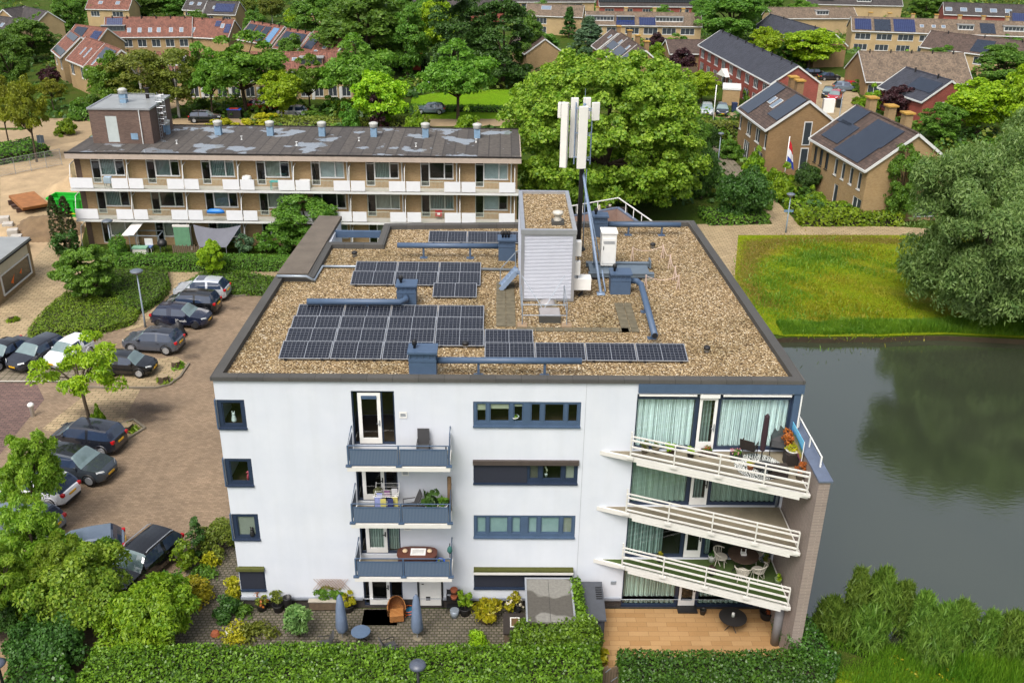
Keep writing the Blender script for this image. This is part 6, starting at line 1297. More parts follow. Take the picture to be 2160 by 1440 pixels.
t = thing('garden_table', 'turquoise plastic table on the top floor balcony', 'table', fw(3*BW+3.2,-1.0,2*FH)); MB().box(-.5,.5,-.3,.3,.7,.76).build('tabletop', pm('turquoise plastic', S(40,180,176,.75), .4), t); [MB().beam((sx*.42,sy*.22,0),(sx*.42,sy*.22,.7),.06,.06).build('leg', _pm['turquoise plastic'], t) for sx in (-1,1) for sy in (-1,1)]
t = thing('laundry_chair', 'pale blue towel over a chair on the first top floor balcony', 'chair', fw(3.0,-.9,2*FH)); chair_m = pm('pale blue cloth', S(170,196,220,.75), .9); MB().box(-.3,.3,-.2,.2,.4,.95).build('towel', chair_m, t); [MB().beam((sx*.25,sy*.2,0),(sx*.25,sy*.2,.4),.03,.03).build('leg', M_BLACK, t) for sx in (-1,1) for sy in (-1,1)]
t = thing('timber_board', 'tall orange timber board leaning beside a first floor door', 'board', fw(6*BW+.55,-.12,FH)); MB().box(0,.75,0,.05,0,2.4).build('board', pm('orange timber', S(200,132,54,.65), .7, .2, 6), t)
t = thing('red_crate', 'red crate on a first floor window sill', 'crate', fw(6*BW+2.9,-.4,FH+.3)); MB().box(-.3,.3,-.15,.15,0,.5).build('body', M_RED, t); MB().box(-.12,.12,-.16,-.152,.15,.35).build('label', M_WHITE, t)
t = thing('storage_box', 'white box on the top balcony left of the air conditioning unit', 'box', fw(3*BW+.6,-.6,2*FH)); MB().lathe([(.4,0),(.42,.9),(.36,1.05),(0,1.1)], 14).build('body', M_WHITE, t)
t = thing('satellite_dish', 'small white notice board on the top floor wall', 'board', fw(7*BW+.75,-.06,2*FH+1.2)); MB().box(-.3,.35,0,.05,0,.55).build('board', M_WHITE, t)
# gardens in front of the flats
t = thing('shade_sail', 'large grey shade cloth hung below a first floor balcony', 'shade sail', fw(2*BW+2.6,-1.4,0)); m = MB(); N_ = 12; vs = []
for i in range(N_+1):
    for j in range(7): u, v_ = i/N_, j/6; x = lerp(-2.1,2.1,u)*(1-.45*v_); vs.append((x, -.1-2.0*v_-.2*math.sin(v_*3), 2.45-1.35*v_-.35*math.sin(u*math.pi)*(1-v_)))
m.add(vs, [(i*7+j,(i+1)*7+j,(i+1)*7+j+1,i*7+j+1) for i in range(N_) for j in range(6)]); m.build('cloth', pm('grey shade cloth', S(124,126,136,.6), .9, .12, 1.5), t, True)
for s in (-1,1): MB().tube([(s*1.15,-2.2,0),(s*1.15,-2.2,1.1)], .03, 6).build('pole', M_ALU, t)
def gthing(name, label, cat, px, py, fn): t = thing(name, label, cat, tuple(at(px,py))); fn(t); return t
def pergola(t):
    m = MB(); [m.beam((x,y,0),(x,y,1.5),.05,.05) for x in (0,2.6) for y in (0,1.4)]; m.beam((0,0,1.5),(2.6,0,1.5),.06,.06); m.beam((0,1.4,1.5),(2.6,1.4,1.5),.06,.06); m.beam((0,0,1.5),(0,1.4,1.5),.06,.06); m.beam((2.6,0,1.5),(2.6,1.4,1.5),.06,.06); m.build('frame', M_GALV, t)
    m = MB(); m.add([(-.6,-.2,1.55),(.5,-.2,1.62),(1.3,1.0,2.6),(.3,1.0,2.5)], [(0,1,2,3)]); m.build('canopy', M_CREAM, t)
gthing('garden_gazebo', 'metal frame with a pale tilted canopy in the first flats garden', 'gazebo', 277, 531, pergola)
gthing('tarp_frame', 'leaning green board with a cream top in the flats garden', 'board', 372, 528, lambda t: (MB().box(0,1.4,-.05,.05,.4,2.2).build('panel', pm('sea green panel', S(110,160,124,.65), .6, .2), t), MB().box(-.05,1.45,-.07,.07,2.2,2.4).build('top_rail', M_CREAM, t)))
gthing('barbecue', 'black kettle barbecue beside the leaning green board', 'barbecue', 345, 532, lambda t: (MB().lathe([(.05,.5),(.4,.65),(.42,.95),(.2,1.2),(0,1.24)], 14).build('kettle', M_BLACK, t, True), [MB().beam((.2*c,.2*s,.55),(.4*c,.4*s,0),.04,.04).build('leg', M_BLACK, t) for c, s in ((1,0),(-.5,.87),(-.5,-.87))]))
gthing('storage_chest', 'cream garden chest with a green lid by the flats hedge', 'chest', 283, 534, lambda t: (MB().box(0,1.2,-.3,.3,0,.5).build('body', M_CREAM, t), MB().box(-.05,1.25,-.34,.34,.5,.62).build('lid', pm('mint lid', S(140,190,160,.7)), t)))
gthing('garden_swing', 'blue and white children garden seat in the flats garden', 'seat', 306, 530, lambda t: (MB().box(0,.7,-.3,.3,.4,.5).build('seat', pm('blue seat', S(90,120,170,.7)), t), MB().box(0,.7,.25,.3,.5,1.1).build('backrest', M_WHITE, t), [MB().beam((x,y,0),(x,y,.4),.04,.04).build('leg', M_WHITE, t) for x in (.05,.65) for y in (-.25,.25)]))
gthing('picket_fence', 'grey weathered paling fence before the shade cloth', 'fence', 366, 540, lambda t: (MB() and [0], (lambda m: ([m.box(i*.17,i*.17+.13,-.02,.02,0,1.0+.06*math.sin(i*3)) for i in range(18)], m.build('palings', M_TIMBER, t)))(MB())))
for px, py, w_, h_, mt, lb in ((517,535,2.2,1.9,L_BLUEG,'blue green round shrub left of the tall bush before the flats'),(562,532,2.4,1.8,L_MID,'round green shrub beside the blue green one'),(600,535,2,1.3,L_MID,'low shrub at the foot of the tall bush'),(480,530,1.5,1.4,L_OLIVE,'olive shrub beside the shade cloth'),(145,545,2.6,2.6,L_DARK,'dark shrub at the foot of the two conifers')):
    shrub(pS(px,py), w_, h_, mt, 'garden_shrub', lb, size=.17, n=1100, seed=int(px), shape='round')
# shop at the left edge
t = thing('corner_shop', 'low brick shop with a cream panel and a big window at the left edge', 'building', (-26.75, 33.6, 0)); CBR = brickm('sandy brick', S(176,148,108,.6), S(196,168,126,.6), S(160,142,112,.6), .24, .075, .012, axes='xz')
m = MB(); L_ = 7.2; m.box(-8,0,0,L_,0,3.1); m.build('wall', CBR, t)
m = MB(); m.box(-8.1,.12,-.1,L_+.12,3.1,3.3); m.build('roof', pm('pale roofing', S(168,172,172)), t); m = MB(); m.box(-8.15,.17,-.15,L_+.17,3.0,3.098); m.build('roof_edge', M_DARK, t)
m = MB(); m.box(.003,.05,1.6,6.6,2.15,3.0); m.build('cream_panel', pm('cream panel', S(214,204,180,.7), .7, .08), t)
m = MB(); [m.box(.003,.1,a,b,c,d) for a,b,c,d in ((1.6,6.6,.45,.55),(1.6,6.6,2.05,2.14),(1.6,1.7,.55,2.05),(6.5,6.6,.55,2.05))]; w_ = m.build('shop_window', M_WF, t); m = MB(); m.box(.003,.03,1.7,6.5,.55,2.05); m.build('pane', pm('dark shop glass', S(48,46,44,.6), .08, .4, .8, spec=.8), w_); m = MB(); m.add([(.035,3.0,1.0),(.035,3.8,1.5),(.035,3.4,.8)], [(0,1,2)]); m.add([(.035,4.6,1.2),(.035,5.1,1.45),(.035,4.9,1.05)], [(0,1,2)]); m.build('orange_decoration', M_ORANGE, w_)
# building site
t = thing('steel_plate_stack', 'stack of rusty steel road plates on dark beams', 'plates', tuple(at(62,436)), rad(-52)); m = MB(); RU = pm('rusty steel', S(176,116,66,.6), .8, .3, 1.5); [m.box(-2.6+.08*i,2.6+.05*i,-1.2,1.2,.5+i*.07,.55+i*.07) for i in range(5)]; m.build('plate', RU, t); m = MB(); [m.box(x,x+.3,-1.5,1.4,0,.48) for x in (-1.8,1.2)]; m.box(-.3,.2,-1.6,1.3,.2,.45); m.build('beam', pm('dark rust', S(84,60,50,.6)), t)
t = thing('waste_container', 'bright green rubble container partly behind the conifers', 'container', tuple(at(152,452)), rad(-5)); t.scale = (.72,.8,.95); GC = pm('signal green', S(30,200,50,.65), .5, .1); m = MB(); b_ = [(-1.9,-.9),(2.3,-.9),(2.3,.9),(-1.9,.9)]
m.add([(-1.7,-1,0),(2,-1,0),(2,1,0),(-1.7,1,0),(-2.4,-1.15,1.9),(2.6,-1.15,1.9),(2.6,1.15,1.9),(-2.4,1.15,1.9)], [(0,3,2,1),(0,1,5,4),(1,2,6,5),(2,3,7,6),(3,0,4,7)]); m.box(-2.5,2.7,-1.25,-1.1,1.8,2.0); m.box(-2.5,2.7,1.1,1.25,1.8,2.0); m.box(-2.5,-2.35,-1.1,1.1,1.8,2.0); m.build('body', GC, t); m = MB(); m.beam((-1.5,-1.1,.4),(2.1,-1.12,.4),.06,.1); m.build('yellow_stripe', pm('yellow stripe', S(230,210,50,.75)), t); m = MB(); [m.beam((x,-1.06,0),(x*1.15,-1.2,1.9),.1,.1) for x in (-1.0,.0,1.0,1.8)]; m.build('rib', GC, t)
for i, (px, py) in enumerate(((12,475),(20,488),(30,502),(38,515),(46,524))): t = thing('concrete_block', 'white concrete block, number %s from the back of the row beside the shop' % ['one','two','three','four','five'][i], 'block', tuple(at(px,py)), .3); MB().box(-.45,.45,-.4,.4,0,.85).build('block', pm('pale block', S(206,200,190,.65), .9, .12), t, bevel=.04)
t = thing('site_fence', 'grey mesh site fence panels along the sand', 'fence', tuple(at(0,375))); a, b = at(0,378), at(132,352); dv = b-a; m = MB(); nP = 4
for i in range(nP+1): q = dv*(i/nP); m.beam(q, q+Vector((0,0,1.9)), .05, .05)
m.beam(Vector((0,0,1.9)), dv+Vector((0,0,1.9)), .04, .04); m.beam(Vector((0,0,.2)), dv+Vector((0,0,.2)), .04, .04); m.build('post', M_ALU, t)
m = MB(); [m.beam(dv*(i/60)+Vector((0,0,.2)), dv*(i/60)+Vector((0,0,1.9)), .012, .012) for i in range(61)]; [m.beam(Vector((0,0,.4+.3*i)), dv+Vector((0,0,.4+.3*i)), .012, .012) for i in range(5)]; m.build('mesh', M_ALU, t)
m = MB(); t = thing('info_sign', 'grey backed road sign on a thin post by the sandy street', 'sign', tuple(at(92,328))); MB().cyl((0,0,0),(0,0,2.5),.04).build('post', M_GALV, t); MB().box(-.4,.4,-.03,.03,1.5,2.4).build('plate', pm('sign back', S(110,124,140,.65), .5), t)
# ------------------------------------------------------------------ houses
T_RED = tilem('red clay tiles', S(150,98,82,.62)); T_BRN = tilem('brown tiles', S(104,86,78,.6)); T_TAN = tilem('weathered tan tiles', S(140,122,104,.62)); T_GRY = tilem('blue grey slates', S(72,76,90,.62), .15); T_DRK = tilem('dark tiles', S(84,78,78,.6))
HB_Y = brickm('sand brick', S(186,152,104,.6), S(204,172,124,.6), S(180,160,124,.6), .24, .075, .01, axes='xz'); HB_R = brickm('red brick', S(170,76,64,.6), S(186,94,80,.6), S(160,110,96,.6), .24, .075, .01, axes='xz'); HB_C = brickm('cream brick', S(206,176,126,.62), S(218,190,142,.62), S(200,180,140,.6), .24, .075, .01, axes='xz'); HB_B = brickm('brown house brick', S(164,128,84,.6), S(180,146,100,.6), S(160,136,104,.6), .24, .075, .01, axes='xz')
def house(ra, rb, ea, label, roof, wallm, ze=5.4, zr=8.6, hd=None, name='house', over=.35, panels=(), sky=(), dorm=(), wins=(), gwins=(), chim=(), back=True, fasc=None, vents=0, gend='b', group=None, doors=(), cat='house'):
    """ra, rb: ridge ends as pixels at height zr; ea: a pixel on the camera side eave line at ze.
    local x runs along the ridge, local -y is the side facing ea"""
    k = max(.68, min(1, .68+(max(0, (ra[1]+rb[1])/2)-20)*.0018)); A, Bq, E_ = at(*ra, zr*k), at(*rb, zr*k), at(*ea, ze*k); d = Vector((Bq.x-A.x, Bq.y-A.y, 0)); L = d.length; d.normalize(); nr = Vector((d.y,-d.x,0))
    dep = (Vector((E_.x-A.x, E_.y-A.y, 0))).dot(nr)
    if dep < 0: A, Bq = Bq, A; d = -d; nr = -nr; dep = -dep
    if (dep < 1.6 or abs(d.x) > .85) and (CAM-A).dot(nr) < 0: A, Bq = Bq, A; d = -d; nr = -nr
    hd = hd or 4.5; L = L/k; t = thing(name, label, cat, (A.x, A.y, 0), math.atan2(d.y, d.x), group); t.scale = (k,k,k); hw = hd-over
    zew = zr-(zr-ze)*(hw/hd)
    m = MB(); ws = []
    for f, a, b, z0, z1 in wins: ws.append((a*L, b*L, z0, z1))
    grid_wall(m, .1, L-.1, 0, zew-.06, ws, -hw, .15)
    m.quad((.1,hw,0),(.1,hw,zew),(L-.1,hw,zew),(L-.1,hw,0)); rz_ = zr-.12
    for x, fl in ((.1,1),(L-.1,0)):
        v = [(x,-hw,0),(x,hw,0),(x,hw,zew-.06),(x,0,rz_),(x,-hw,zew-.06)]; m.add(v if not fl else v[::-1], [(0,1,2,3,4)])
    m.build('wall', wallm, t)
    sl = math.hypot(hd, zr-ze); an = math.atan2(zr-ze, hd); up = None
    for s in (-1,1):
        m = MB(); m.box(-.1, L+.1, 0, sl, -.13, 0); o = m.build('roof', roof, t)
        if s < 0: Mx = Matrix.Translation((0,-hd,ze)) @ Matrix.Rotation(an, 4, 'X')
        else: Mx = Matrix.Translation((L,hd,ze)) @ Matrix.Rotation(math.pi, 4, 'Z') @ Matrix.Rotation(an, 4, 'X')
        o.matrix_local = Mx
        if s < 0: up = Mx; front = o
    m = MB(); m.cyl((-.1,0,zr+.0),(L+.1,0,zr+.0),.12,n=8); m.build('ridge', roof, t)
    m = MB(); m.box(-.12,L+.12,-hd-.14,-hd-.02,ze-.2,ze+.02); m.build('gutter', fasc or M_WF, t)
    for x in (-.14, L+.11):
        m = MB()
        for s in (-1,1): m.beam((x,s*(hd+.05),ze-.06),(x,0,zr-.08),.06,.26)
        m.build('bargeboard', fasc or M_WF, t)
    for (a, b, c, e, mt) in panels:
        m = MB(); m.box(a*L,b*L,c*sl,e*sl,.06,.1); o = m.build('solar_panel', mt, t); o.matrix_local = up
    for (a, c, w_, h_) in sky:
        m = MB(); m.box(a*L-w_/2-.06,a*L+w_/2+.06,c*sl-.06,c*sl+h_+.06,.0,.07); o = m.build('skylight', M_WF, t); o.matrix_local = up
        m2 = MB(); m2.box(a*L-w_/2,a*L+w_/2,c*sl,c*sl+h_,.071,.09); m2.build('pane', pm('bright sky pane', S(140,158,176,.6), .1, .1, spec=.9), o)
    for (a, w_, dm) in dorm:
        c0, hh = .3, 1.25; y0 = -hd+c0*hd; zb_ = ze+c0*(zr-ze); yb = y0+hh*hd/(zr-ze)
        m = MB(); m.box(a*L-w_/2,a*L+w_/2,y0,y0+.12,zb_,zb_+hh); x0, x1 = a*L-w_/2, a*L+w_/2
        m.add([(x0,y0+.12,zb_),(x0,yb,zb_+hh),(x0,y0+.12,zb_+hh)], [(0,1,2)]); m.add([(x1,y0+.12,zb_),(x1,y0+.12,zb_+hh),(x1,yb,zb_+hh)], [(0,1,2)]); dr = m.build('dormer', dm, t)
        m = MB(); m.box(x0-.15,x1+.15,y0-.2,yb+.1,zb_+hh,zb_+hh+.12); m.build('roof', pm('pale roofing', S(168,172,172)), dr)
        nw = max(2, int(w_/.9)); 
        for i in range(nw): m = MB(); q0 = x0+.1+(w_-.2)*i/nw+.05; m.box(q0,q0+(w_-.2)/nw-.1,y0-.015,y0-.003,zb_+.25,zb_+hh-.12); m.build('window', pm('house glass', S(58,68,76,.6), .08, .35, .6, spec=.9), dr)
    for f, a, b, z0, z1 in wins:
        a, b = a*L, b*L; nw = 1 if b-a < 1.1 else (2 if b-a < 2.2 else 3); m = MB(); pn = [(a+.08+(b-a-.08)*i/nw, a+(b-a-.08)*(i+1)/nw, z0+.08, z1-.08) for i in range(nw)]
        grid_wall(m, a, b, z0, z1, pn, -hw+.04, .06); m.box(a-.05,b+.05,-hw-.06,-hw-.003,z0-.08,z0); w_ = m.build('window', f, t)
        m = MB(); m.quad((a,-hw+.09,z0),(b,-hw+.09,z0),(b,-hw+.09,z1),(a,-hw+.09,z1)); m.build('pane', pm('house glass', S(58,68,76,.6)), w_)
    for (end, y0, y1, z0, z1, f) in gwins:
        x = .1 if end == 'a' else L-.1; s = -1 if end == 'a' else 1; m = MB(); m.box(min(x,x+s*.05),max(x,x+s*.05),y0,y1,z0,z1); w_ = m.build('window', f, t); m = MB(); m.box(min(x+s*.052,x+s*.06),max(x+s*.052,x+s*.06),y0+.1,y1-.1,z0+.1,z1-.1); m.build('pane', pm('house glass', S(58,68,76,.6)), w_)
    for a in chim:
        m = MB(); y_ = .9; m.box(a*L-.45,a*L+.45,y_-.4,y_+.4,zr-1.2,zr+1.0); c_ = m.build('chimney', wallm, t); m = MB(); m.box(a*L-.6,a*L+.6,y_-.55,y_+.55,zr+1.0,zr+1.15); m.build('chimney_cap', pm('ochre chimney cap', S(206,160,70,.62), .8), c_)
    for i in range(vents): m = MB(); x = L*(i+.5)/vents; m.cyl((x,-.3,zr-.5),(x,-.3,zr+.45),.13,n=8); m.build('roof_pipe', M_BLACK, t)
    for (a, b, z1, f) in doors:
        m = MB(); m.box(a*L,b*L,-hw-.05,-hw-.003,0,z1); m.build('door', f, t)
    return t
DKP, BLP = M_SOLARD, M_SOLARB
# right: two detached brick houses, red gable, terraces
house((1640,172),(1708,212),(1590,246),'brown roofed brick house with two columns of dark panels and a tall narrow gable window', T_BRN, HB_B, 5.3, 8.6, hd=4.6, panels=((.02,.33,.05,.97,DKP),(.66,.97,.28,.97,DKP)), sky=((.55,.45,1.0,1.4),(.4,.5,.9,1.0)), wins=((M_WF,.03,.1,3.0,4.6),(M_WF,.3,.45,3.0,4.6),(M_WF,.6,.75,3.0,4.6),(M_WF,.9,.97,3.0,4.6),(M_WF,.25,.45,.2,2.3),(M_WF,.62,.9,.2,2.3)), gwins=(('b',-.2,.75,.6,3.2,M_WF),('b',-.2,.75,3.5,6.2,M_WF),('a',-.2,.75,3.5,6.2,M_WF)), chim=(.25,.45))
house((1808,222),(1938,282),(1765,320),'brown roofed brick house with three dark panel arrays beside the big willow', T_BRN, HB_Y, 5.3, 8.8, hd=4.8, panels=((.02,.26,.55,.98,DKP),(.08,.38,.16,.62,DKP),(.44,.86,.46,.92,DKP),(.42,.84,.04,.46,DKP)), sky=((.5,.5,.5,.7),), wins=tuple((M_DARK if i < 3 else M_WF, a, a+.055, 3.0, 4.7) for i, a in enumerate((.06,.17,.28,.45,.58,.72,.86)))+((M_WF,.83,.97,.2,2.2),(M_WF,.5,.57,.1,2.2)), chim=(.42,.68,.1), gwins=(('b',1.2,3.4,.4,2.2,M_WF),))
house((1912,142),(2008,170),(1845,178),'red brick house with a slate roof and an L of panels by the purple tree', T_GRY, HB_R, 3.4, 6.4, panels=((.45,.95,.35,.8,DKP),), gwins=(('b',-1.0,1.0,1.2,3.2,M_WF),('a',-1.0,1.0,1.2,3.2,M_WF)), vents=2)
house((1520,64),(1684,139),(1478,90),'slate roofed red brick terrace with a row of black roof pipes', T_GRY, HB_R, 5.4, 8.4, name='terrace', vents=9, wins=tuple((M_WF,.03+i*.108,.03+i*.108+.055,3.2,4.8) for i in range(9))+tuple((M_WF,.03+i*.108,.03+i*.108+.06,.3,2.3) for i in range(9)), cat='terrace')
house((1812,108),(2032,112),(1800,152),'tan tiled long low house with four small ridge chimneys', T_TAN, HB_B, 2.8, 7.2, hd=7, name='long_house', vents=5, wins=((M_WF,.03,.2,.6,2.2),(M_WF,.3,.4,.6,2.2)), chim=())
for k, (lb, p_, d_, s_) in enumerate((('yellow brick terrace with panels and white dormers at the upper right', ((.015,.1,.1,.85,BLP),(.115,.2,.05,.85,DKP),(.215,.325,.03,.9,BLP),(.655,.73,.1,.8,DKP)), ((.58,4.0,M_WF),(.83,6.0,M_WF)), ((.36,.4,.9,.9),(.42,.4,.9,.9),(.47,.4,.9,.9))),)):
    house((1796,35),(2210,48),(1790,62), lb, T_TAN, HB_C, 5.6, 8.8, name='terrace', panels=p_, dorm=d_, sky=s_, chim=(.1,.2,.32,.44,.56,.68,.8), wins=tuple((M_WF,.02+i*.11,.02+i*.11+.08,3.4,5.0) for i in range(9))+tuple((M_WF,.02+i*.11,.02+i*.11+.07,.6,2.2) for i in range(9)), cat='terrace')
house((1965,65),(2200,92),(1900,98),'brown hipped roof behind the tan tiled house', T_BRN, HB_C, 4.6, 7.8, panels=((.45,.62,.1,.8,DKP),), vents=3, wins=((M_WF,.3,.36,2.4,4.0),(M_WF,.5,.58,2.4,4.0)))
house((1625,30),(1758,68),(1612,62),'slate roofed house end behind the lime green trees', T_GRY, HB_B, 5.0, 8.4, vents=2)
house((1236,24),(1478,28),(1232,48),'grey tiled terrace with a blue dormer at the top centre', T_TAN, HB_C, 5.6, 8.8, name='terrace', dorm=((.12,8,M_WF),(.34,5,pm('blue cladding', S(40,70,150,.7))),(.72,8,M_WF)), panels=((.26,.42,.02,.28,BLP),(.46,.6,.03,.6,BLP)), wins=tuple((M_WF,.02+i*.16,.02+i*.16+.12,3.2,5.0) for i in range(6))+tuple((M_WF,.04+i*.16,.04+i*.16+.06,.5,2.2) for i in range(6)), chim=(.1,.35,.6,.85), cat='terrace')
house((1262,-12),(1500,-10),(1262,18),'dark terrace with black dormers along the top edge of the photo', T_DRK, HB_R, 5.6, 9, name='terrace', dorm=tuple((.08+i*.165,6.5,M_DARK) for i in range(6)), wins=tuple((M_WF,.05+i*.165,.05+i*.165+.08,3.2,4.8) for i in range(6)), cat='terrace')
house((1112,8),(1232,12),(1112,32),'tan roofed yellow house with a framed roof window at the top', T_TAN, HB_C, 5.6, 8.6, sky=((.35,.55,3.0,1.6),), wins=((M_WF,.2,.38,3.2,5.0),(M_WF,.2,.38,.5,2.4)))
house((1118,58),(1150,82),(1090,86),'sandy gabled house wall beside the tall poplar', T_BRN, HB_Y, 4.6, 7.8, gwins=())
for i, (ra, rb, ea) in enumerate((((1290,62),(1303,70),(1262,96)),((1310,70),(1328,81),(1280,102)),((1326,80),(1345,93),(1298,108)),((1345,94),(1362,106),(1318,124)))):
    house(ra, rb, ea, ['topmost of the four stepped brown roofed houses','second from the top of the stepped brown roofed houses','third from the top of the stepped brown roofed houses','nearest stepped house with a white gable edge behind the big lime tree'][i], T_BRN, HB_B, 5.2, 8.8, panels=((.1,.9,.25,.6,DKP),) if i else (), chim=(.5,), group='stepped houses behind the big lime tree', sky=((.7,.62,1,1),))
house((1405,84),(1500,84),(1405,98),'low tan roof behind the purple shrubs at the top', T_BRN, HB_B, 3.0, 5.4)
house((1620,16),(1800,16),(1620,28),'tan roofed house partly hidden by trees left of the yellow terrace', T_TAN, HB_C, 5.6, 8.4, dorm=((.6,4,M_WF),))
house((1990,5),(2200,12),(1980,30),'dark tiled house with roof windows at the top right', T_DRK, HB_R, 5, 8.4, sky=tuple((.05+i*.15,.3,2,1.6) for i in range(5)))
house((1700,-14),(1900,-10),(1700,8),'dark roofed house at the top edge above the terraces', T_DRK, HB_C, 5.4, 8.6, dorm=((.2,5,M_DARK),(.6,5,M_WF)))
house((2130,25),(2240,30),(2130,46),'dark roofed house with blue panels at the right edge', T_DRK, HB_C, 5, 8.4, panels=((.05,.6,.1,.9,BLP),))
# left
house((222,37),(405,36),(228,95),'long red tiled terrace with a dark dormer and white roof windows', T_RED, HB_Y, 5.4, 9.6, name='terrace', panels=((.02,.2,.5,.95,BLP),), dorm=((.1,5.5,pm('green grey cladding', S(110,124,116,.65))),), sky=tuple((a,.24,.8,1.3) for a in (.28,.4,.52,.62,.76,.88)), vents=6, wins=tuple((M_WF,.05+i*.16,.05+i*.16+.1,3.0,4.8) for i in range(6)), cat='terrace')
house((405,38),(494,42),(405,98),'red tiled end house with two blue panels and a roof window', T_RED, HB_Y, 5.2, 9.2, panels=((.6,.72,.6,.9,BLP),(.85,.98,.3,.75,BLP)), sky=((.12,.25,1,1.4),(.78,.55,.8,1.2)), vents=2)
for i, (ra, rb, ea, p_, s_) in enumerate((((150,64),(170,78),(112,112),((.05,.95,.05,.3,DKP),(.1,.9,.72,.95,DKP)),()),((182,78),(222,92),(158,132),(),((.4,.35,.5,1.6),(.65,.3,.5,2.2))),((222,92),(255,105),(190,145),((.2,.9,.5,.9,DKP),),((.3,.2,.6,2.2),)))):
    house(ra, rb, ea, ['red tiled gabled house furthest left with two grey panels','red tiled gabled house with three slim roof windows','red tiled gabled house with a grey panel behind the birch trees'][i], T_RED, HB_Y, 5.2, 9.0, panels=p_, sky=s_, wins=((M_WF,.1,.28,2.6,4.6),(M_WF,.65,.85,2.6,4.6)))
house((160,52),(226,60),(180,82),'dark panelled red roof between the gables and the long red terrace', T_RED, HB_Y, 5, 8.6, panels=((.1,.45,.2,.9,DKP),(.7,.95,.3,.8,BLP)))
house((530,45),(600,56),(512,74),'red roofed house with dark panels and a pale blue panel column', T_RED, HB_Y, 5, 8.8, panels=((.02,.25,.05,.85,DKP),(.3,.48,.05,.85,DKP),(.52,.7,.05,.85,DKP),(.76,.93,.1,.85,pm('pale blue panels', S(110,150,190,.65), .2))), vents=4)
house((606,60),(655,68),(588,95),'red roofed house with two dark panel fields and a white gable edge', T_RED, HB_Y, 5, 8.8, panels=((.05,.4,.1,.85,DKP),(.45,.95,.25,.85,DKP)), vents=3)
house((663,66),(735,80),(645,100),'red roofed house with a slim panel and roof windows by the dark trees', T_RED, HB_Y, 5, 8.8, panels=((.05,.3,.2,.85,DKP),), sky=((.6,.35,1,1.8),(.45,.08,1,.8)), vents=3)
house((330,110),(745,110),(330,168),'red tiled terrace across the street, mostly behind the ash trees', T_RED, HB_C, 4.9, 7.5, hd=4.4, name='terrace', dorm=((.79,4.0,pm('tan cladding', S(150,120,96,.65))),(.1,4,M_WF)), sky=((.7,.55,.7,.7),), wins=tuple((M_WF,.03+i*.07,.03+i*.07+.045,3.0,4.8) for i in range(14))+tuple((M_WF,.03+i*.07,.03+i*.07+.045,.5,2.3) for i in range(14)), doors=tuple((.085+i*.14,.1+i*.14,2.2,M_WF) for i in range(7)), cat='terrace')
for i, (ra, rb, ea, tm, wm) in enumerate((((6,20),(52,13),(20,40),T_DRK,HB_Y),((52,14),(100,24),(60,34),T_DRK,HB_C),((-30,30),(40,40),(-20,66),T_DRK,HB_C),((398,-6),(440,-4),(398,22),T_DRK,HB_C),((438,2),(505,4),(440,28),T_DRK,HB_Y),((640,0),(700,4),(640,30),T_TAN,HB_Y),((860,-12),(1060,-12),(860,10),T_DRK,HB_R),((190,-8),(280,-6),(190,8),T_RED,HB_C),((1080,-20),(1250,-20),(1080,2),T_DRK,HB_C))):
    house(ra, rb, ea, ['dark roofed house at the far top left with a pale skylight','grey roofed house second from the top left corner','dark roofed house at the left edge below the top corner','dark slate roofed house left of the birch trees at the top','dark panelled house behind the birches at the top','tan roofed house behind the small tree at the top','dark terrace roof just visible above the poplars','orange wall and red roof at the top edge left of centre','dark roof at the top edge behind the yellow house'][i], tm, wm, 5.2, 8.6, sky=((.3,.4,1.2,1.2),(.7,.4,1.2,1.2)), panels=((.3,.9,.2,.8,BLP),) if i == 4 else (), wins=((M_WF,.1,.3,3.0,4.6),(M_WF,.6,.85,3.0,4.6)))
# garden walls, carport, garages
def lowbox(a, b, w, h, m_, name, label, cat, z0=0): 
    A, B2 = at(*a), at(*b); t = thing(name, label, cat, (A.x,A.y,0), math.atan2(B2.y-A.y, B2.x-A.x)); L = (Vector((B2.x-A.x,B2.y-A.y))).length
    return t, L
t, L = lowbox((1672,322),(1730,352), 4, 2.6, HB_Y, 'carport', 'flat carport roof with a white edge between the two brick houses', 'carport'); m = MB(); m.box(0,L,0,5,2.5,2.7); m.build('roof', pm('mossy flat roof', S(120,90,74,.6), .9, .3, 1), t); m = MB(); m.box(-.08,L+.08,-.1,-.003,2.42,2.75); m.build('fascia', M_WF, t); m = MB(); [m.box(x,x+.12,.1,.22,0,2.5) for x in (.2,L-.4)]; m.build('post', M_WF, t)
t, L = lowbox((1775,416),(1802,430), 2, 2.6, HB_Y, 'porch', 'flat porch roof over the white door of the house by the willow', 'porch'); m = MB(); m.box(-1.5,L,-.6,1.6,2.5,2.65); m.build('roof', pm('pale roofing', S(168,172,172)), t); m = MB(); m.box(-1.55,L+.05,-.68,-.603,2.4,2.7); m.build('fascia', M_WF, t); m = MB(); [m.box(x,x+.12,-.5,-.38,0,2.5) for x in (-1.3,.2,L-.2)]; m.build('post', M_WF, t); MB().box(-1.0,-.1,1.2,1.3,0,2.2).build('door', M_WF, t)
t, L = lowbox((1522,222),(1558,224), 3, 2.4, HB_Y, 'garage', 'small sandy garage with a white edged flat roof', 'garage'); MB().box(0,L,0,4,0,2.3).build('wall', HB_Y, t); MB().box(-.1,L+.1,-.1,4.1,2.3,2.55).build('roof', M_WF, t)
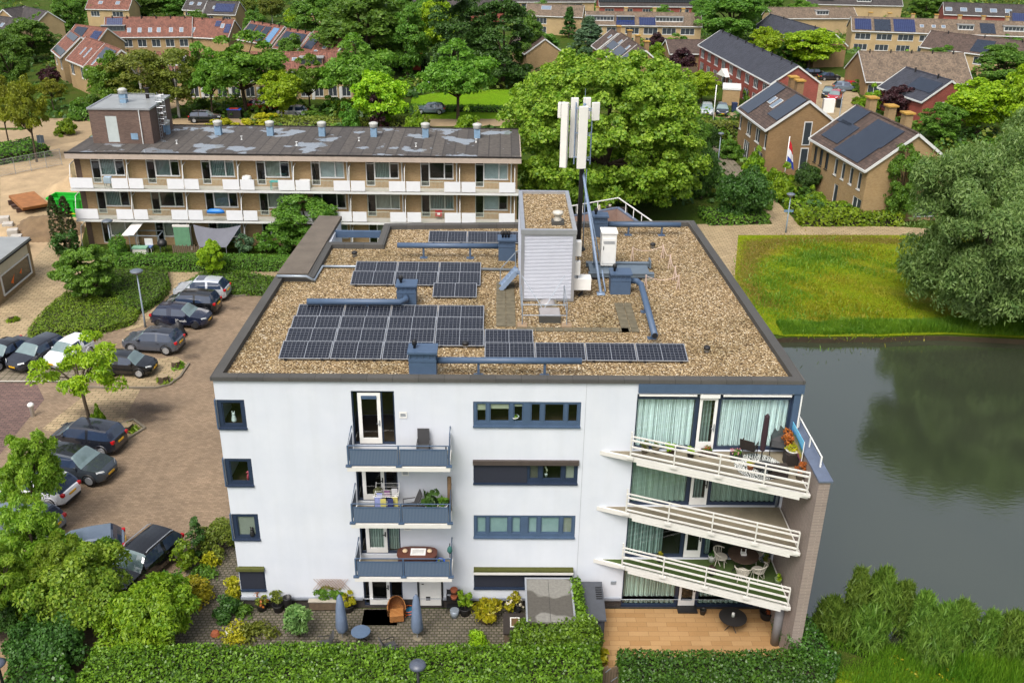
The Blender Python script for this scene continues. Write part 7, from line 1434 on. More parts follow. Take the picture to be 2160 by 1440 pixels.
t, L = lowbox((1528,192),(1562,190), 3, 2.4, HB_Y, 'party_tent', 'white pitched party tent behind the garage', 'tent'); MB().add([(0,0,2.1),(L,0,2.1),(L,3,2.1),(0,3,2.1),(0,1.5,3.2),(L,1.5,3.2)], [(0,1,5,4),(2,3,4,5),(0,4,3),(1,2,5)]).build('canopy', M_WHITE, t); m = MB(); [m.beam((x,y,0),(x,y,2.1),.06,.06) for x in (.1,L-.1) for y in (.1,2.9)]; m.build('pole', M_ALU, t)
t, L = lowbox((1395,166),(1470,166), 3, 2.4, HB_Y, 'garden_fence', 'brown timber garden fence behind the lime green round tree', 'fence'); MB().box(0,L,0,.1,0,1.9).build('boards', M_TIMBER, t)
t, L = lowbox((1475,172),(1545,186), 3, 2.4, HB_Y, 'garden_fence', 'grey timber fence in front of the long red terrace', 'fence'); MB().box(0,L,0,.1,0,1.8).build('boards', M_TIMBER, t)
t, L = lowbox((1800,186),(1850,176), 3, 2.4, HB_Y, 'garden_wall', 'sandy garden wall before the long tan house', 'wall'); MB().box(0,L,0,.2,0,1.8).build('wall', HB_B, t)
# flag
p = at(1650,405); t = thing('flagpole', 'white pole with a drooping red white and blue flag before the brick houses', 'flagpole', tuple(p)); h = hgt(p, 288); MB().cyl((0,0,0),(0,0,h),.05,n=8).build('pole', M_WHITE, t, True)
for i, (c, nm) in enumerate(((S(200,30,40,.75),'red'),(S(226,226,232,.8),'white'),(S(30,60,160,.75),'blue'))):
    m = MB(); vs = []; h0 = h-.3
    for a in range(9):
        for b in range(2): u = (i+b)/3; q = a/8; vs.append((.05+.85*q*(.5+.5*u)-.1*math.sin(q*9)*u*.3, .12*math.sin(q*8+u*2), h0-2.6*u-.9*q*(1-u*.2)))
    m.add(vs, [(a*2,a*2+1,a*2+3,a*2+2) for a in range(8)]); m.build('flag_band', pm('flag '+nm, c, .85), t, True)
p = at(1502,275); t = thing('flagpole', 'bare white flagpole left of the brick house', 'flagpole', tuple(p)); MB().cyl((0,0,0),(0,0,hgt(p,180)),.06,n=8).build('pole', M_WHITE, t, True)
lamp(1768,262,192,'lamp post beside the red car', hr=.35); lamp(22,82,62,'street lamp with a curved arm at the left edge among trees', hr=.4); lamp(1575,180,152,'small lamp behind the lime green trees', hr=.3)
# play tower
p = at(880,150); t = thing('play_tower', 'small play tower with a yellow pointed roof and blue sides', 'play tower', tuple(p)); m = MB(); [m.beam((x,y,0),(x,y,3),.12,.12) for x in (-.8,.8) for y in (-.8,.8)]; m.build('post', M_DARK, t); MB().box(-2.6,-.9,-.7,.7,.6,2.2).build('blue_panel', pm('play blue', S(40,70,150,.7)), t); MB().box(-.7,.7,-.86,-.8,.3,2.0).build('red_panel', pm('play red', S(200,80,70,.7)), t)
m = MB(); m.add([(-1,-1,3),(1,-1,3),(1,1,3),(-1,1,3),(0,0,4.8)], [(0,1,4),(1,2,4),(2,3,4),(3,0,4)]); m.build('roof', pm('play yellow', S(240,180,30,.75)), t)
# background cars and bins
def bcar(px, py, ang, kind, pnt, label):
    t = car(at(px,py), rad(ang), kind, pnt, label, 4.2, 1.76, 1.52, grp='cars parked in the streets behind'); k = max(.7, min(1, .7+(py-40)*.0016)); t.scale = (k,k,k); return t
bcar(434,258,5,'suv',W_BLK,'black crossover parked on the street left of the flats roof'); bcar(908,240,178,'suv',W_LGRY,'silver car parked under the ash tree by the bright lawn'); bcar(555,232,0,'hatch',W_RED,'dark red car behind the small trees in front of the terrace'); bcar(617,246,170,'hatch',W_SIL,'silver car half hidden behind the low bushes')
bcar(1748,170,10,'sedan',W_CHAR,'dark estate car nearest the end of the red terrace'); bcar(1782,192,-8,'hatch',W_LGRY,'light blue car in the courtyard behind the red one'); bcar(1798,190,-5,'hatch',W_RED,'bright pink red car in the courtyard'); bcar(1760,212,-120,'hatch',W_RED,'red car parked beside the white shed in the cul de sac'); bcar(1745,205,-110,'hatch',W_BLK,'black small car behind the red car in the cul de sac'); bcar(1490,242,-100,'hatch',W_SIL,'silver small car left of the brick house'); bcar(1522,242,-100,'hatch',W_CHAR,'dark small car left of the brick house'); bcar(922,186,175,'van',W_WHT,'white van behind the ash tree'); bcar(1718,162,10,'hatch',W_BLK,'black car half hidden by the gable of the red terrace')
for px, py, c, lb in ((496,250,M_BLACK,'dark bin with a blue and red lid on the street before the terrace'),(1548,236,pm('navy bin', S(30,50,90,.7)),'dark blue wheelie bin by the brick house'),(1768,228,M_BLACK,'black wheelie bin beside the red car')):
    t = thing('wheelie_bin', lb, 'bin', tuple(at(px,py))); MB().box(-.9 if px < 500 else -.35,.9 if px < 500 else .35,-.35,.35,.05,1.2).build('body', c, t); MB().box(-.95 if px < 500 else -.38,.95 if px < 500 else .38,-.4,.4,1.2,1.32).build('lid', pm('blue bin lid', S(40,80,200,.7)) if px < 500 else c, t)
    if px < 500: MB().box(-.6,.6,-.42,.42,1.325,1.38).build('red_lid', M_RED, t)
t = thing('utility_box', 'white utility cabinet beside the brick house', 'cabinet', tuple(at(1745,238))); MB().box(-.8,.8,-.4,.4,0,2).build('body', M_WHITE, t)
t = thing('umbrella', 'small grey closed parasol in the front garden by the white door', 'parasol', tuple(at(1712,405))); MB().cyl((0,0,0),(0,0,1.2),.03).build('pole', M_ALU, t); MB().lathe([(.4,.8),(.28,1.3),(.05,2.2),(0,2.3)], 10).build('canopy', pm('grey canvas', S(150,150,160,.7)), t)
# ------------------------------------------------------------------ trees
proto('linden', 101, 'full', 11, 17, .2, 900, 1.0, 190000, .28, leafm('linden leaf', S(84,134,28,.7), S(184,208,70,.72), .36), r=.5, zf=5, limbs=16, aspect=1.25, up=.6, squash=.9, la=.05)
proto('willow', 102, 'full', 9.5, 16, .2, 380, 1.7, 270000, .23, L_GREY, r=.5, zf=5, limbs=10, aspect=3.0, down=.3, up=.45, out=.6)
proto('ash', 103, 'umbrella', 5, 9, 3.2, 90, .95, 17000, .27, leafm('ash leaf', S(78,128,34,.7), S(146,188,64,.7), .4), r=.2, zf=3.0, limbs=12, aspect=1.8)
proto('dense', 104, 'round', 5, 11, .8, 110, 1.15, 24000, .3, L_MID, r=.28, limbs=8)
proto('dark', 105, 'round', 5, 13, .6, 120, 1.2, 26000, .31, leafm('deep green leaf', S(68,114,38,.7), S(136,176,66,.7), .38), r=.3, limbs=8)
proto('poplar', 106, 'column', 4, 18, .8, 130, 1.1, 28000, .31, L_DARK, r=.35, limbs=6)
proto('birch', 107, 'round', 4.2, 11, 1.6, 90, .85, 14000, .24, L_OLIVE, bark=M_BIRCH, r=.17, zf=6, limbs=12, aspect=1.8, down=.3)
proto('lime', 108, 'round', 4, 7.5, 1.2, 80, .95, 15000, .27, L_LIME, r=.18, limbs=8)
proto('purple', 109, 'round', 3.6, 6.5, .5, 80, .85, 9000, .30, L_PURP, r=.18, limbs=8)
proto('purplecol', 110, 'column', 1.2, 6, .1, 46, .45, 4500, .24, L_PURP, r=.12, limbs=3)
proto('blueconifer', 111, 'cone', 4, 9.5, .4, 90, .8, 9000, .34, L_BLUEG, r=.22, zf=7, limbs=10, aspect=3, up=.3)
proto('conifer', 112, 'cone', 3, 10, .3, 80, .75, 8000, .34, L_DARK, r=.2, zf=7, limbs=6, aspect=2.5, up=.3)
proto('cypress', 113, 'column', 1.0, 6.5, 0, 300, .17, 15000, .12, L_PINE, r=.1, limbs=2, aspect=3)
proto('yellowash', 114, 'umbrella', 4.5, 9.5, 3.4, 70, .9, 12000, .25, leafm('yellow ash leaf', S(110,124,26,.62), S(176,176,50,.62), .35), r=.2, zf=3.4, limbs=12, aspect=2.2)
proto('roundtree', 124, 'round', 3.2, 5.0, .3, 140, .58, 30000, .17, leafm('layered leaf', S(70,112,26,.64), S(136,172,54,.65), .25), r=.14, zf=.9, limbs=8, up=.9, squash=.35)
proto('bush', 115, 'dome', 2, 2.6, .05, 46, .5, 7000, .2, L_MID, r=.06, zf=.4, limbs=6)
proto('yellowbush', 116, 'dome', 2, 2.4, .05, 46, .5, 7000, .19, L_YEL, r=.06, zf=.4, limbs=6)
proto('limebush', 117, 'dome', 2, 2.4, .05, 46, .5, 7000, .19, L_BRIGHT, r=.06, zf=.4, limbs=6)
proto('darkbush', 118, 'round', 3, 4.2, .1, 70, .75, 15000, .19, L_DARK, r=.1, zf=.8, limbs=6)
TR = [
 # kind, base px, base py, top py, width px, name, label
 ('linden',1268,440,100,505,'lime_tree','huge broad bright green tree behind the antenna mast'),
 ('willow',2090,672,250,430,'willow_tree','big grey green willow standing on the pond bank'),
 ('ash',520,238,74,240,'ash_tree','broad ash tree before the red terrace, right of the birches'),
 ('birch',305,250,84,180,'birch_tree','left of the pair of birch trees before the gabled houses'),
 ('birch',378,248,80,150,'birch_tree','white stemmed birch tree behind the black crossover'),
 ('ash',245,248,112,130,'ash_tree','small ash tree left of the birches'),
 ('yellowash',78,342,150,120,'ash_tree','yellowish ash tree on the verge left of the flats'),
 ('yellowash',22,318,140,90,'ash_tree','yellow ash tree at the left edge of the photo'),
 ('yellowash',114,232,160,70,'ash_tree','small light crowned tree on the grass strip before the gables'),
 ('limebush',142,285,240,52,'bush','light green bush hanging over the sandy street'),
 ('lime',598,252,150,118,'small_tree','lime green small tree before the red terrace dormer'),
 ('ash',758,240,80,205,'ash_tree','ash tree in front of the right end of the red terrace'),
 ('ash',966,252,92,205,'ash_tree','spreading ash tree on the bright lawn in the middle'),
 ('lime',800,278,150,140,'small_tree','bright green tree around the dark purple column'),
 ('purplecol',802,284,184,40,'purple_column_tree','narrow dark purple column tree behind the flats roof'),
 ('bush',738,285,215,64,'bush','round green bush left of the purple column tree'),
 ('limebush',880,290,225,60,'bush','light bush with a lamp stem behind the flats roof'),
 ('limebush',985,285,230,70,'bush','light green bush right of the ash trunk'),
 ('dark',775,160,-30,250,'dark_tree','large dark green tree at the top centre left'),
 ('dark',680,120,-20,150,'dark_tree','dark green tree left of the largest dark one at the top'),
 ('lime',925,130,-5,110,'tall_tree','yellow green tree top between the dark tree and the poplars'),
 ('dense',860,165,10,110,'tall_tree','mid green tree between the play tower and the poplars'),
 ('poplar',960,178,-40,120,'poplar_tree','left tall dark poplar at the top centre'),
 ('poplar',1060,182,-50,130,'poplar_tree','right tall dark poplar beside the yellow house'),
 ('poplar',1000,150,-30,100,'poplar_tree','middle dark poplar between its two taller neighbours'),
 ('bush',1130,125,98,60,'bush','dark bush under the sandy gable'),
 ('dense',1150,130,70,70,'tall_tree','green tree between the sandy gable and the big lime tree'),
 ('conifer',1200,80,16,50,'fir_tree','dark conifer beside the yellow house'),
 ('blueconifer',1240,112,36,110,'cedar_tree','blue green cedar behind the big lime tree'),
 ('lime',1265,75,25,60,'small_tree','yellow small tree in front of the blue dormer terrace'),
 ('dark',1540,95,-30,170,'tall_tree','large green tree at the top right of centre'),
 ('dense',1480,60,-10,70,'tall_tree','green tree left of the large one before the dark terrace'),
 ('conifer',1345,26,-20,24,'fir_tree','narrow dark conifer at the left end of the dark terrace'),
 ('limebush',1338,85,48,44,'small_tree','small green tree under the blue panels'),
 ('purple',1385,112,66,44,'copper_tree','small brownish tree above the purple one'),
 ('purple',1437,160,98,72,'copper_tree','purple leaved tree behind the stepped houses'),
 ('limebush',1400,130,82,80,'bush','yellow green bush left of the purple tree'),
 ('bush',1430,105,70,60,'bush','round green bush below the tan low roof'),
 ('limebush',1500,150,118,34,'bush','bush in the garden of the red terrace'),
 ('lime',1478,218,152,92,'round_tree','round lime green tree left of the small garage'),
 ('lime',1610,140,58,90,'small_tree','lime green tree left of the pair behind the red terrace'),
 ('lime',1705,145,62,150,'small_tree','broad lime green tree behind the red terrace'),
 ('dense',1660,135,85,80,'small_tree','mid green tree between the two lime green ones'),
 ('bush',1592,215,165,60,'bush','green bush in front of the red terrace end'),
 ('limebush',1640,195,150,66,'bush','light green bush by the red gable'),
 ('ash',1690,50,0,90,'tall_tree','loose green tree over the slate roofed house end'),
 ('birch',1760,62,8,70,'tall_tree','olive tree left of the yellow terrace'),
 ('dense',1950,42,-15,90,'tall_tree','green tree above the middle of the yellow terrace'),
 ('dense',1860,40,-20,80,'tall_tree','green tree above the left end of the yellow terrace'),
 ('dense',2010,45,-12,60,'tall_tree','green tree right of the others above the yellow terrace'),
 ('purple',2030,42,0,40,'copper_tree','left dark purple tree above the yellow terrace'),
 ('purple',2062,44,6,34,'copper_tree','right dark purple tree above the yellow terrace'),
 ('limebush',1822,88,68,40,'bush','small light bush before the yellow terrace'),
 ('limebush',1910,108,84,60,'bush','bushes in the gardens left of the hipped roof'),
 ('bush',1965,106,80,44,'bush','round green bush in front of the hipped roof'),
 ('purple',1890,245,176,92,'copper_tree','dark purple tree beside the red brick slate roofed house'),
 ('dark',2105,190,90,130,'tall_tree','dark green tree at the right behind the red brick house'),
 ('lime',2060,285,170,190,'tall_tree','yellowish green tree right of the red brick house'),
 ('lime',2150,300,130,130,'tall_tree','tall yellowish green tree at the right edge'),
 ('dense',1980,300,215,110,'tall_tree','mid green tree behind the willow'),
 ('dense',1890,470,300,110,'small_tree','leafy tree at the left flank of the willow'),
 ('dense',2150,470,230,200,'tall_tree','green tree behind the willow at the right edge'),
 ('bush',1810,195,168,40,'bush','light bush at the corner of the long tan house'),
 ('limebush',1840,230,180,60,'bush','bright bush by the cul de sac lawn'),
 ('limebush',1815,222,202,50,'bush','low green island planting in the cul de sac'),
 ('darkbush',1566,462,352,124,'round_shrub','large round dark shrub beside the waterside path'),
 ('yellowbush',1622,360,296,66,'bush','yellow green shrub in the garden between the brick houses'),
 ('limebush',1590,375,310,60,'bush','green shrub left of the yellow one in the front garden'),
 ('bush',1540,335,292,60,'bush','green garden shrub by the thin lamp post'),
 ('limebush',1640,420,345,90,'bush','light leafy shrub below the flagpole'),
 ('darkbush',1700,405,345,72,'bush','dark shrub before the carport'),
 ('limebush',1715,440,395,60,'bush','bright green shrub by the small parasol'),
 ('bush',1605,440,380,70,'bush','green shrub between the dark shrub and the flagpole'),
 ('limebush',1480,265,240,60,'bush','yellow green hedge bush left of the first brick house'),
 ('darkbush',1490,330,262,60,'bush','dark tree edge beside the grey path'),
 ('dense',1450,340,235,110,'small_tree','darker tree at the right flank of the big lime tree'),
 ('darkbush',1480,420,300,70,'bush','dark shrub under the big lime tree'),
 ('dark',70,130,36,130,'dark_tree','green tree left of the gabled houses'),
 ('dark',30,190,60,90,'dark_tree','dark tree at the left edge behind the lamp'),
 ('dense',150,75,-12,80,'tall_tree','bright tree above the gabled houses'),
 ('dense',205,52,-2,50,'tall_tree','green tree left of the long red terrace'),
 ('dark',290,45,-30,130,'dark_tree','dark trees above the long red terrace'),
 ('dark',370,42,-30,90,'dark_tree','dark tree above the right half of the long red terrace'),
 ('dense',92,88,24,60,'tall_tree','green tree between the top left roofs'),
 ('dark',25,120,58,80,'dark_tree','tree beside the top left roofs'),
 ('purple',108,185,138,50,'copper_tree','purple tree before the leftmost gabled house'),
 ('yellowbush',40,165,128,40,'bush','yellow flowering bush at the left edge'),
 ('bush',200,235,188,60,'bush','rounded green bush before the gables'),
 ('bush',170,252,205,60,'bush','hedge bush by the sandy street'),
 ('birch',445,100,46,70,'small_tree','brownish olive tree before the red end house'),
 ('birch',520,50,-30,70,'birch_tree','left birch above the dark panelled roofs'),
 ('birch',575,52,-35,80,'birch_tree','right birch above the dark panelled roofs'),
 ('conifer',640,62,10,50,'fir_tree','dark conifer right of the upper birches'),
 ('lime',622,66,18,50,'small_tree','light young tree by the upper birches'),
 ('dense',440,40,-20,40,'tall_tree','green tree between the upper dark roofs'),
 ('bush',430,236,205,50,'bush','round bush behind the black crossover'),
 ('bush',700,235,200,60,'bush','garden bush before the white front door'),
 ('bush',660,262,235,90,'bush','low olive hedge bush behind the flats, right'),
 ('yellowbush',560,272,240,110,'bush','low olive hedge bush behind the flats, left'),
 ('yellowbush',470,274,250,90,'bush','low bush beside the parked black crossover'),
 ('dense',650,532,406,175,'tall_shrub','tall light green bush in front of the flats'),
 ('cypress',130,535,410,32,'cypress','left of the two dark brown green conifers by the flats'),
 ('cypress',154,535,412,38,'cypress','right of the two dark brown green conifers by the flats'),
 ('roundtree',192,634,508,158,'round_tree','broad rounded tree in the planting bed left of the lamp'),
 ('lime',452,588,508,66,'standard_tree','small round standard tree in the leafy bed'),
]
TR += [
 ('darkbush',452,586,540,1,'x','x')][:0]
TR += [
 ('ash',448,246,95,130,'ash_tree','ash tree between the birches and the broadest ash'),
 ('ash',655,236,120,110,'ash_tree','smaller ash tree right of the lime green tree before the terrace'),
 ('dark',1110,150,20,90,'tall_tree','dark green tree right of the two poplars'),
 ('dense',900,120,-20,80,'tall_tree','green tree behind the play tower at the top'),
 ('dark',840,90,-40,120,'dark_tree','dark tree behind the yellow green tree top'),
 ('dense',620,160,70,70,'tall_tree','green tree between the panelled red roofs and the dark trees'),
 ('dark',180,30,-40,90,'dark_tree','dark tree at the top edge above the gables'),
 ('dense',540,90,20,60,'tall_tree','loose tree behind the dark panelled red roof'),
 ('dense',1620,45,-20,80,'tall_tree','green tree right of the large tree at the top'),
 ('dense',1790,30,-20,70,'tall_tree','tree between the tan roof and the yellow terrace'),
 ('dense',2120,120,70,70,'tall_tree','tree at the right edge below the yellow terrace'),
 ('dense',1985,150,95,70,'small_tree','tree right of the tan long house'),
 ('limebush',1540,130,100,50,'bush','bright bush behind the slate roofed terrace'),
 ('dense',1395,60,10,60,'tall_tree','tree in front of the dark terrace, left'),
 ('dense',1140,50,0,50,'tall_tree','tree left of the tan roofed yellow house'),
 ('dark',420,75,20,60,'dark_tree','dark tree between the red end house and the upper roofs'),
 ('dense',740,110,40,90,'tall_tree','green tree in front of the largest dark tree'),
]
for k, px, py, top, wd, nm, lb in TR: tree_px(k, px, py, top, wd, nm, lb, 'bush' if 'bush' in nm or 'shrub' in nm else 'tree')
# hedges in the background
def hedge_px(a, b, h, wd, mat, label, **kw):
    A, B2 = at(*a), at(*b); d = (B2-A).normalized(); nrm = Vector((-d.y, d.x, 0)); c = [A, B2, B2+nrm*wd, A+nrm*wd]
    return hedge('hedge', [tuple(p[:2]) for p in c], h, mat, label, **kw)
hedge_px((1495,478),(1622,474), .9, 3.5, L_MID, 'low hedge at the foot of the big lime tree', size=.2, dens=45, seed=201)
hedge_px((1660,452),(1900,462), 1.2, 1.6, L_BRIGHT, 'bright hedge before the house by the willow, front row', size=.2, dens=50, seed=202)
hedge_px((1690,480),(1905,478), 1.3, 2.2, L_BRIGHT, 'leafy hedge along the waterside path', size=.24, dens=45, seed=203)
hedge_px((1450,292),(1560,296), 2.2, 1.8, L_OLIVE, 'tall olive hedge behind the bare flagpole', size=.24, dens=36, seed=204)
hedge_px((205,205),(235,248), 1.6, 1.6, L_BRIGHT, 'clipped hedge below the gabled houses', size=.24, dens=36, seed=205)
hedge_px((0,350),(110,330), 1.3, 6, L_MID, 'rough green bank behind the site fence', size=.22, dens=26, seed=206, lump=.25)
hedge_px((840,235),(1110,240), .8, 1.4, L_MID, 'low hedge along the street by the bright lawn', size=.22, dens=36, seed=207)
hedge_px((830,150),(905,150), 2.5, 3, L_DARK, 'dark hedge behind the play tower', size=.3, dens=24, seed=208)
hedge_px((150,255),(330,262), 1.6, 3, L_MID, 'green hedge strip behind the roof house', size=.26, dens=30, seed=209)
hedge_px((540,278),(900,282), 1.4, 3.5, L_OLIVE, 'olive hedge strip behind the flats roof', size=.28, dens=26, seed=210, lump=.25)
hedge_px((1800,195),(1836,192), 1.2, 2, L_BRIGHT, 'hedge by the long tan house', size=.26, dens=26, seed=211)
hedge_px((690,236),(745,240), 1.5, 2, L_BRIGHT, 'bright clipped hedge beside the white front door', size=.26, dens=26, seed=212)
# ------------------------------------------------------------------ foreground left
proto('feather', 120, 'umbrella', 2.6, 6.5, 2.4, 70, .5, 17000, .15, leafm('feathery leaf', S(96,146,32,.7), S(172,202,66,.7), .4), r=.14, zf=2.6, limbs=16, aspect=3.4, down=.12, squash=.6)
proto('young', 121, 'umbrella', 1.9, 4.6, 2.1, 22, .42, 5200, .11, L_LIME, r=.08, zf=2.3, limbs=10, aspect=3)
proto('maple', 122, 'round', 2.4, 3.6, .2, 90, .58, 30000, .12, leafm('maple leaf', S(92,136,34,.7), S(172,192,64,.7), .36), r=.1, zf=.6, limbs=8)
proto('viburnum', 123, 'round', 2.2, 3.0, .1, 80, .58, 26000, .14, L_BRIGHT, r=.08, zf=.5, limbs=8, aspect=2.6)
def ptree(kind, px, py, z, H_, Wm, name, label, cat='tree'): p = at(px, py, z); return place(kind, (p.x, p.y, 0), H_, Wm, name, label, cat)
ptree('feather', 55, 975, 4.4, 6.8, 3.8, 'feathery_tree', 'feathery leaved tree over the white hatchback at the left edge')
ptree('feather', 70, 1135, 3.6, 6.0, 4.2, 'feathery_tree', 'feathery leaved tree in front of the nearly hidden pale car')
ptree('feather', 5, 1230, 3, 5.5, 3.6, 'feathery_tree', 'darker feathery tree in the bottom left corner')
tree_px('young', 195, 908, 686, 215, 'young_tree', 'thin young tree with a lime green crown before the small white car')
ptree('maple', 165, 1250, 2.0, 4.3, 5.2, 'maple_shrub', 'golden green maple shrub in the lower left', 'shrub')
ptree('viburnum', 310, 1305, 1.5, 3.1, 4.2, 'large_shrub', 'bright green large leaved shrub at the left end of the ivy hedge', 'shrub')
ptree('darkbush', 10, 1290, 1.2, 2.8, 3.0, 'dark_shrub', 'dark shrub beside the sandy alley', 'shrub')
ptree('darkbush', 110, 1370, 1.0, 2.6, 3.6, 'dark_shrub', 'dark shaded shrub below the golden maple shrub', 'shrub')
ptree('bush', 226, 1165, 1.0, 2.0, 2.2, 'bush', 'dark green bush before the light blue grey car', 'bush')
ptree('feather', 120, 1190, 3.0, 5.0, 3.6, 'feathery_tree', 'feathery leaved tree between the light blue grey car and the golden maple shrub')
t = tree_px('limebush', 212, 905, 852, 40, 'sapling', 'small green sapling at the foot of the thin young tree')
# ------------------------------------------------------------------ grasses
def blades(name, poly, n, hmin, hmax, wd, mat, label, seed, z=0, lean=.35, cl=0, jit=0):
    rng = np.random.default_rng(seed); q = poly_samples(rng, poly, n)+rng.normal(size=(n,2))*jit
    if cl: k = rng.normal(size=(4,2))*cl; hm = .75+.35*sum(np.cos(q@k[i]+i) for i in range(4))/2
    else: hm = np.ones(n)
    h = rng.uniform(hmin, hmax, n)*hm; a = rng.uniform(0, 6.28, n); P = np.column_stack([q, np.full(n, z)]); sd = np.column_stack([np.cos(a), np.sin(a), np.zeros(n)])*wd*rng.uniform(.6, 1.4, (n,1))
    tp = P+np.column_stack([rng.normal(size=(n,2))*lean*h[:,None]*.7, h]); md = (P+tp)/2+np.array([0,0,1])*.1*h[:,None]
    V = np.concatenate([np.stack([P-sd*.6, P+sd*.6, md+sd, md-sd], 1), np.stack([md-sd, md+sd, tp+sd*.1, tp-sd*.1], 1)])
    o = link_mesh(name, fast_mesh(name, V, mat)); stuff(o); o['label'] = label; o['category'] = 'vegetation'; return o
L_REED2 = leafm('fresh reed', S(70,122,22,.62), S(150,186,52,.62), .35, nscale=.6)
blades('reed_bed', [(25.3,-2.0),(28.4,-2.0),(33,-3.4),(40,-4.8),(50,-8.2),(52,-12),(40,-9.0),(33,-7.2),(28,-5.2),(25.2,-4.0)], 52000, .4, 1.2, .013, L_REED2, 'tall fresh green reeds along the near bank of the pond', 301, -.1, .3, .9)
L_HERB = leafm('herb leaf', S(84,128,42,.62), S(152,184,76,.64), .35)
HB_ = (((1795,1318,3.0,1.3),'tallest green herb clump nearest the wing wall'),((1850,1312,2.9,1.7),'broad tall herb clump beside the tallest one'),((1895,1318,2.3,1.0),'slim herb clump right of the two tallest'),((1935,1340,2.2,1.5),'herb clump in the middle of the near bank'),((1985,1352,1.9,1.5),'low herb clump right of the middle of the near bank'),((2020,1352,2.3,1.1),'pointed herb clump two thirds along the near bank'),((2075,1375,2.1,1.7),'broad herb clump near the lower right corner'),((2125,1385,2.2,1.7),'second herb clump from the right edge'),((1752,1330,1.6,1.5),'lower herb clump beside the wing wall'),((2165,1400,2.2,2.0),'herb clump cut off by the right edge'),((1825,1350,1.7,1.6),'low herb clump in front of the tallest one'),((1960,1385,1.6,1.8),'low herb clump on the inner side of the reeds'))
for i, ((px, py, h_, w_), lb) in enumerate(HB_):
    p = at(px, py); shrub((p.x,p.y,-.2), w_, h_, L_HERB, 'tall_herb', lb, size=.2, n=5200, seed=320+i, shape='cone' if i%3 == 0 else 'column', aspect=9, ncl=46, down=-.65, squash=1.4, group='tall herbs among the reeds')
shore = [tuple(at(x, y)[:2]) for x, y in ((1652,708),(1690,706),(1740,708),(1800,706),(1860,707),(1930,703),(2000,703),(2080,707),(2200,712))]
blades('shore_grass', shore+[(x+.0, y+2.2) for x, y in shore[::-1]], 26000, .25, .75, .02, L_REED2, 'bright tall grass fringe along the far bank of the pond', 302, 0, .4, 1.2)
blades('meadow_grass', [tuple(at(x,y)[:2]) for x,y in ((1650,515),(1840,520),(1900,600),(1900,690),(1700,690),(1620,600))], 14000, .1, .35, .03, leafm('meadow blade', S(124,144,22,.64), S(196,184,50,.64), .35), 'uneven meadow grass in the middle of the waterside lawn', 303, 0, .5, .7, 1.4)
blades('ring_weeds', [tuple(at(x,y)[:2]) for x,y in ((1640,545),(1700,528),(1820,535),(1880,570),(1860,590),(1800,556),(1710,552),(1665,575),(1680,640),(1780,668),(1700,690),(1650,660),(1625,600))], 13000, .1, .45, .03, leafm('dark weed blade', S(92,138,28,.64), S(150,182,54,.64), .34), 'darker ring of weeds in the waterside lawn', 305, 0, .6, .9, 1.5)
blades('dry_track', [tuple(at(x,y)[:2]) for x,y in ((1575,512),(1625,506),(1760,500),(1900,505),(1900,515),(1760,510),(1640,518),(1598,548),(1588,590),(1612,628),(1650,640),(1640,652),(1590,640),(1562,590))], 34000, .05, .14, .035, leafm('dry blade', S(150,146,50,.62), S(196,176,92,.64), .3), 'yellowed dry track bending round the waterside lawn', 306, 0, .6, 0, .5)
blades('bank_grass', [(24.9,-3.6),(30,-4.6),(40,-8),(52,-12),(50,-18),(30,-13),(22,-9),(24.9,-5.6)], 60000, .12, .42, .012, L_REED2, 'long grass on the near bank in the lower right corner', 304, 0, .5, 1.5)
me, _ = crown_mesh('flowers', 9, 'dome', 5, .5, .2, 20, .5, 260, .1, L_YEL); o = link_mesh('wild_flowers', me); o.location = (29,-7.2,0); stuff(o); o['label'] = 'yellow wild flowers in the long grass at the lower right'; o['category'] = 'flowers'
p = at(2118,722,-.4)
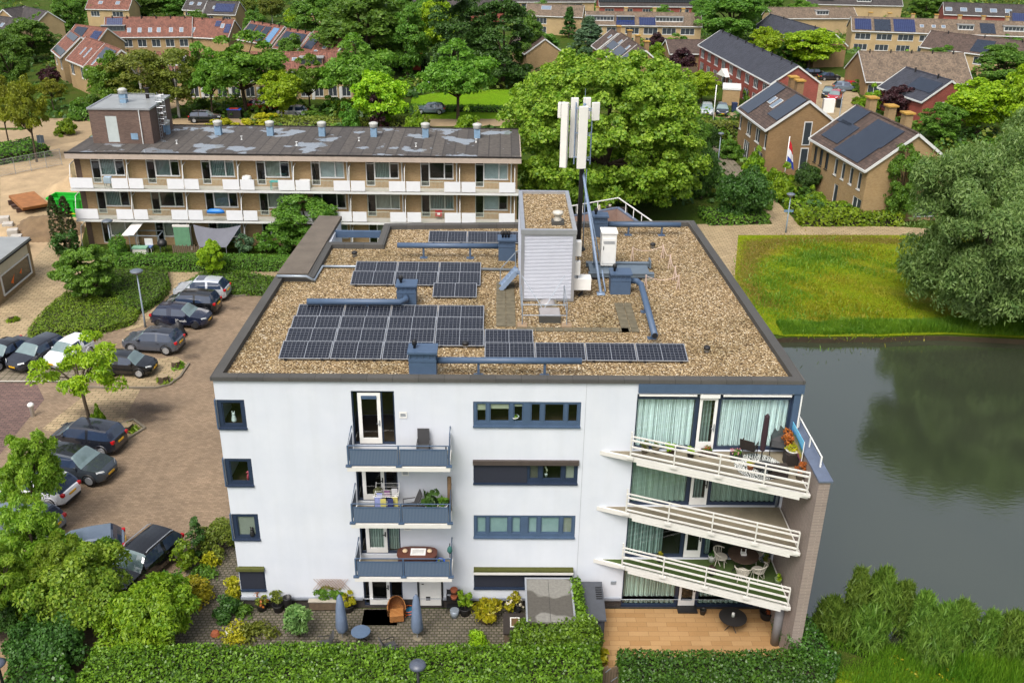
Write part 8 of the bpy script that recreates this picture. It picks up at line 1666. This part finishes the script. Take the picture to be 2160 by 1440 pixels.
for i, dx in enumerate((0,.9)):
    t = thing('duck', ['brown duck on the pond nearest the bank shadow','second brown duck just behind the first'][i], 'duck', (p.x+dx*.6, p.y+dx, -.4), .4)
    m = MB(); m.tube([(-.3,0,.08),(-.2,0,.1),(-.02,0,.1),(.14,0,.1),(.2,0,.16),(.22,0,.24),(.27,0,.28),(.33,0,.26),(.4,0,.25)], [.02,.08,.12,.1,.06,.045,.055,.04,.012], 10); m.build('body', pm('duck feathers', S(150,132,108,.65), .9, .3, 12), t, True)

# garden planting between the houses: a continuous mixed mass of low shrubs
def inpoly(x, y, poly):
    c = False; j = len(poly)-1
    for i in range(len(poly)):
        if (poly[i][1] > y) != (poly[j][1] > y) and x < (poly[j][0]-poly[i][0])*(y-poly[i][1])/(poly[j][1]-poly[i][1]+1e-12)+poly[i][0]: c = not c
        j = i
    return c
AVOID = [[tuple(v.co[:2]) for v in o.data.vertices] for o in C.objects if o.type == 'MESH' and o.get('kind') == 'structure' and o.name.split('.')[0] in ('back_street','left_street','park_lawn','far_path','waterside_lawn','waterside_path','park_path','brick_footpath','lane','cul_de_sac','sand_ground','road','water')]
rng = np.random.default_rng(55); rr_ = random.Random(56); GP = {0: ([], []), 1: ([], []), 2: ([], [])}
for _ in range(9000):
    y = rr_.uniform(58, 290); x = rr_.uniform(-.62, .62)*(y+38)+6
    if inpoly(x, y, [(-27,44),(16,44),(16,62),(-27,62)]) or (x < 30 and y < 62) or any(inpoly(x, y, a) for a in AVOID): continue
    if math.sin(x*.21+1.3)*math.cos(y*.17)+.5*math.sin(x*.07-y*.09) < -.15: continue
    h = rr_.uniform(.5, 1.9); r = rr_.uniform(.6, 1.5); k = rr_.choice((0,0,1,1,2)); n_ = int(26*r)
    d = rdir(rng, n_); d[:,2] = abs(d[:,2]); P_ = np.array([x, y, 0])+d*np.array([r, r, h]); GP[k][0].append(P_); GP[k][1].append(unit(d+np.array([0,0,.5])+rng.normal(size=(n_,3))*.5))
for k, (m_, lb) in enumerate(((L_MID, 'mid green garden planting filling the gaps between the houses'), (L_DARK, 'dark green garden planting filling the gaps between the houses'), (L_OLIVE, 'olive garden planting filling the gaps between the houses'))):
    P_, N_ = np.concatenate(GP[k][0]), np.concatenate(GP[k][1]); o = link_mesh('garden_planting', fast_mesh('garden_planting', leaf_quads(rng, P_, N_, .5, 1.4), m_)); stuff(o); o['label'] = lb; o['category'] = 'planting'
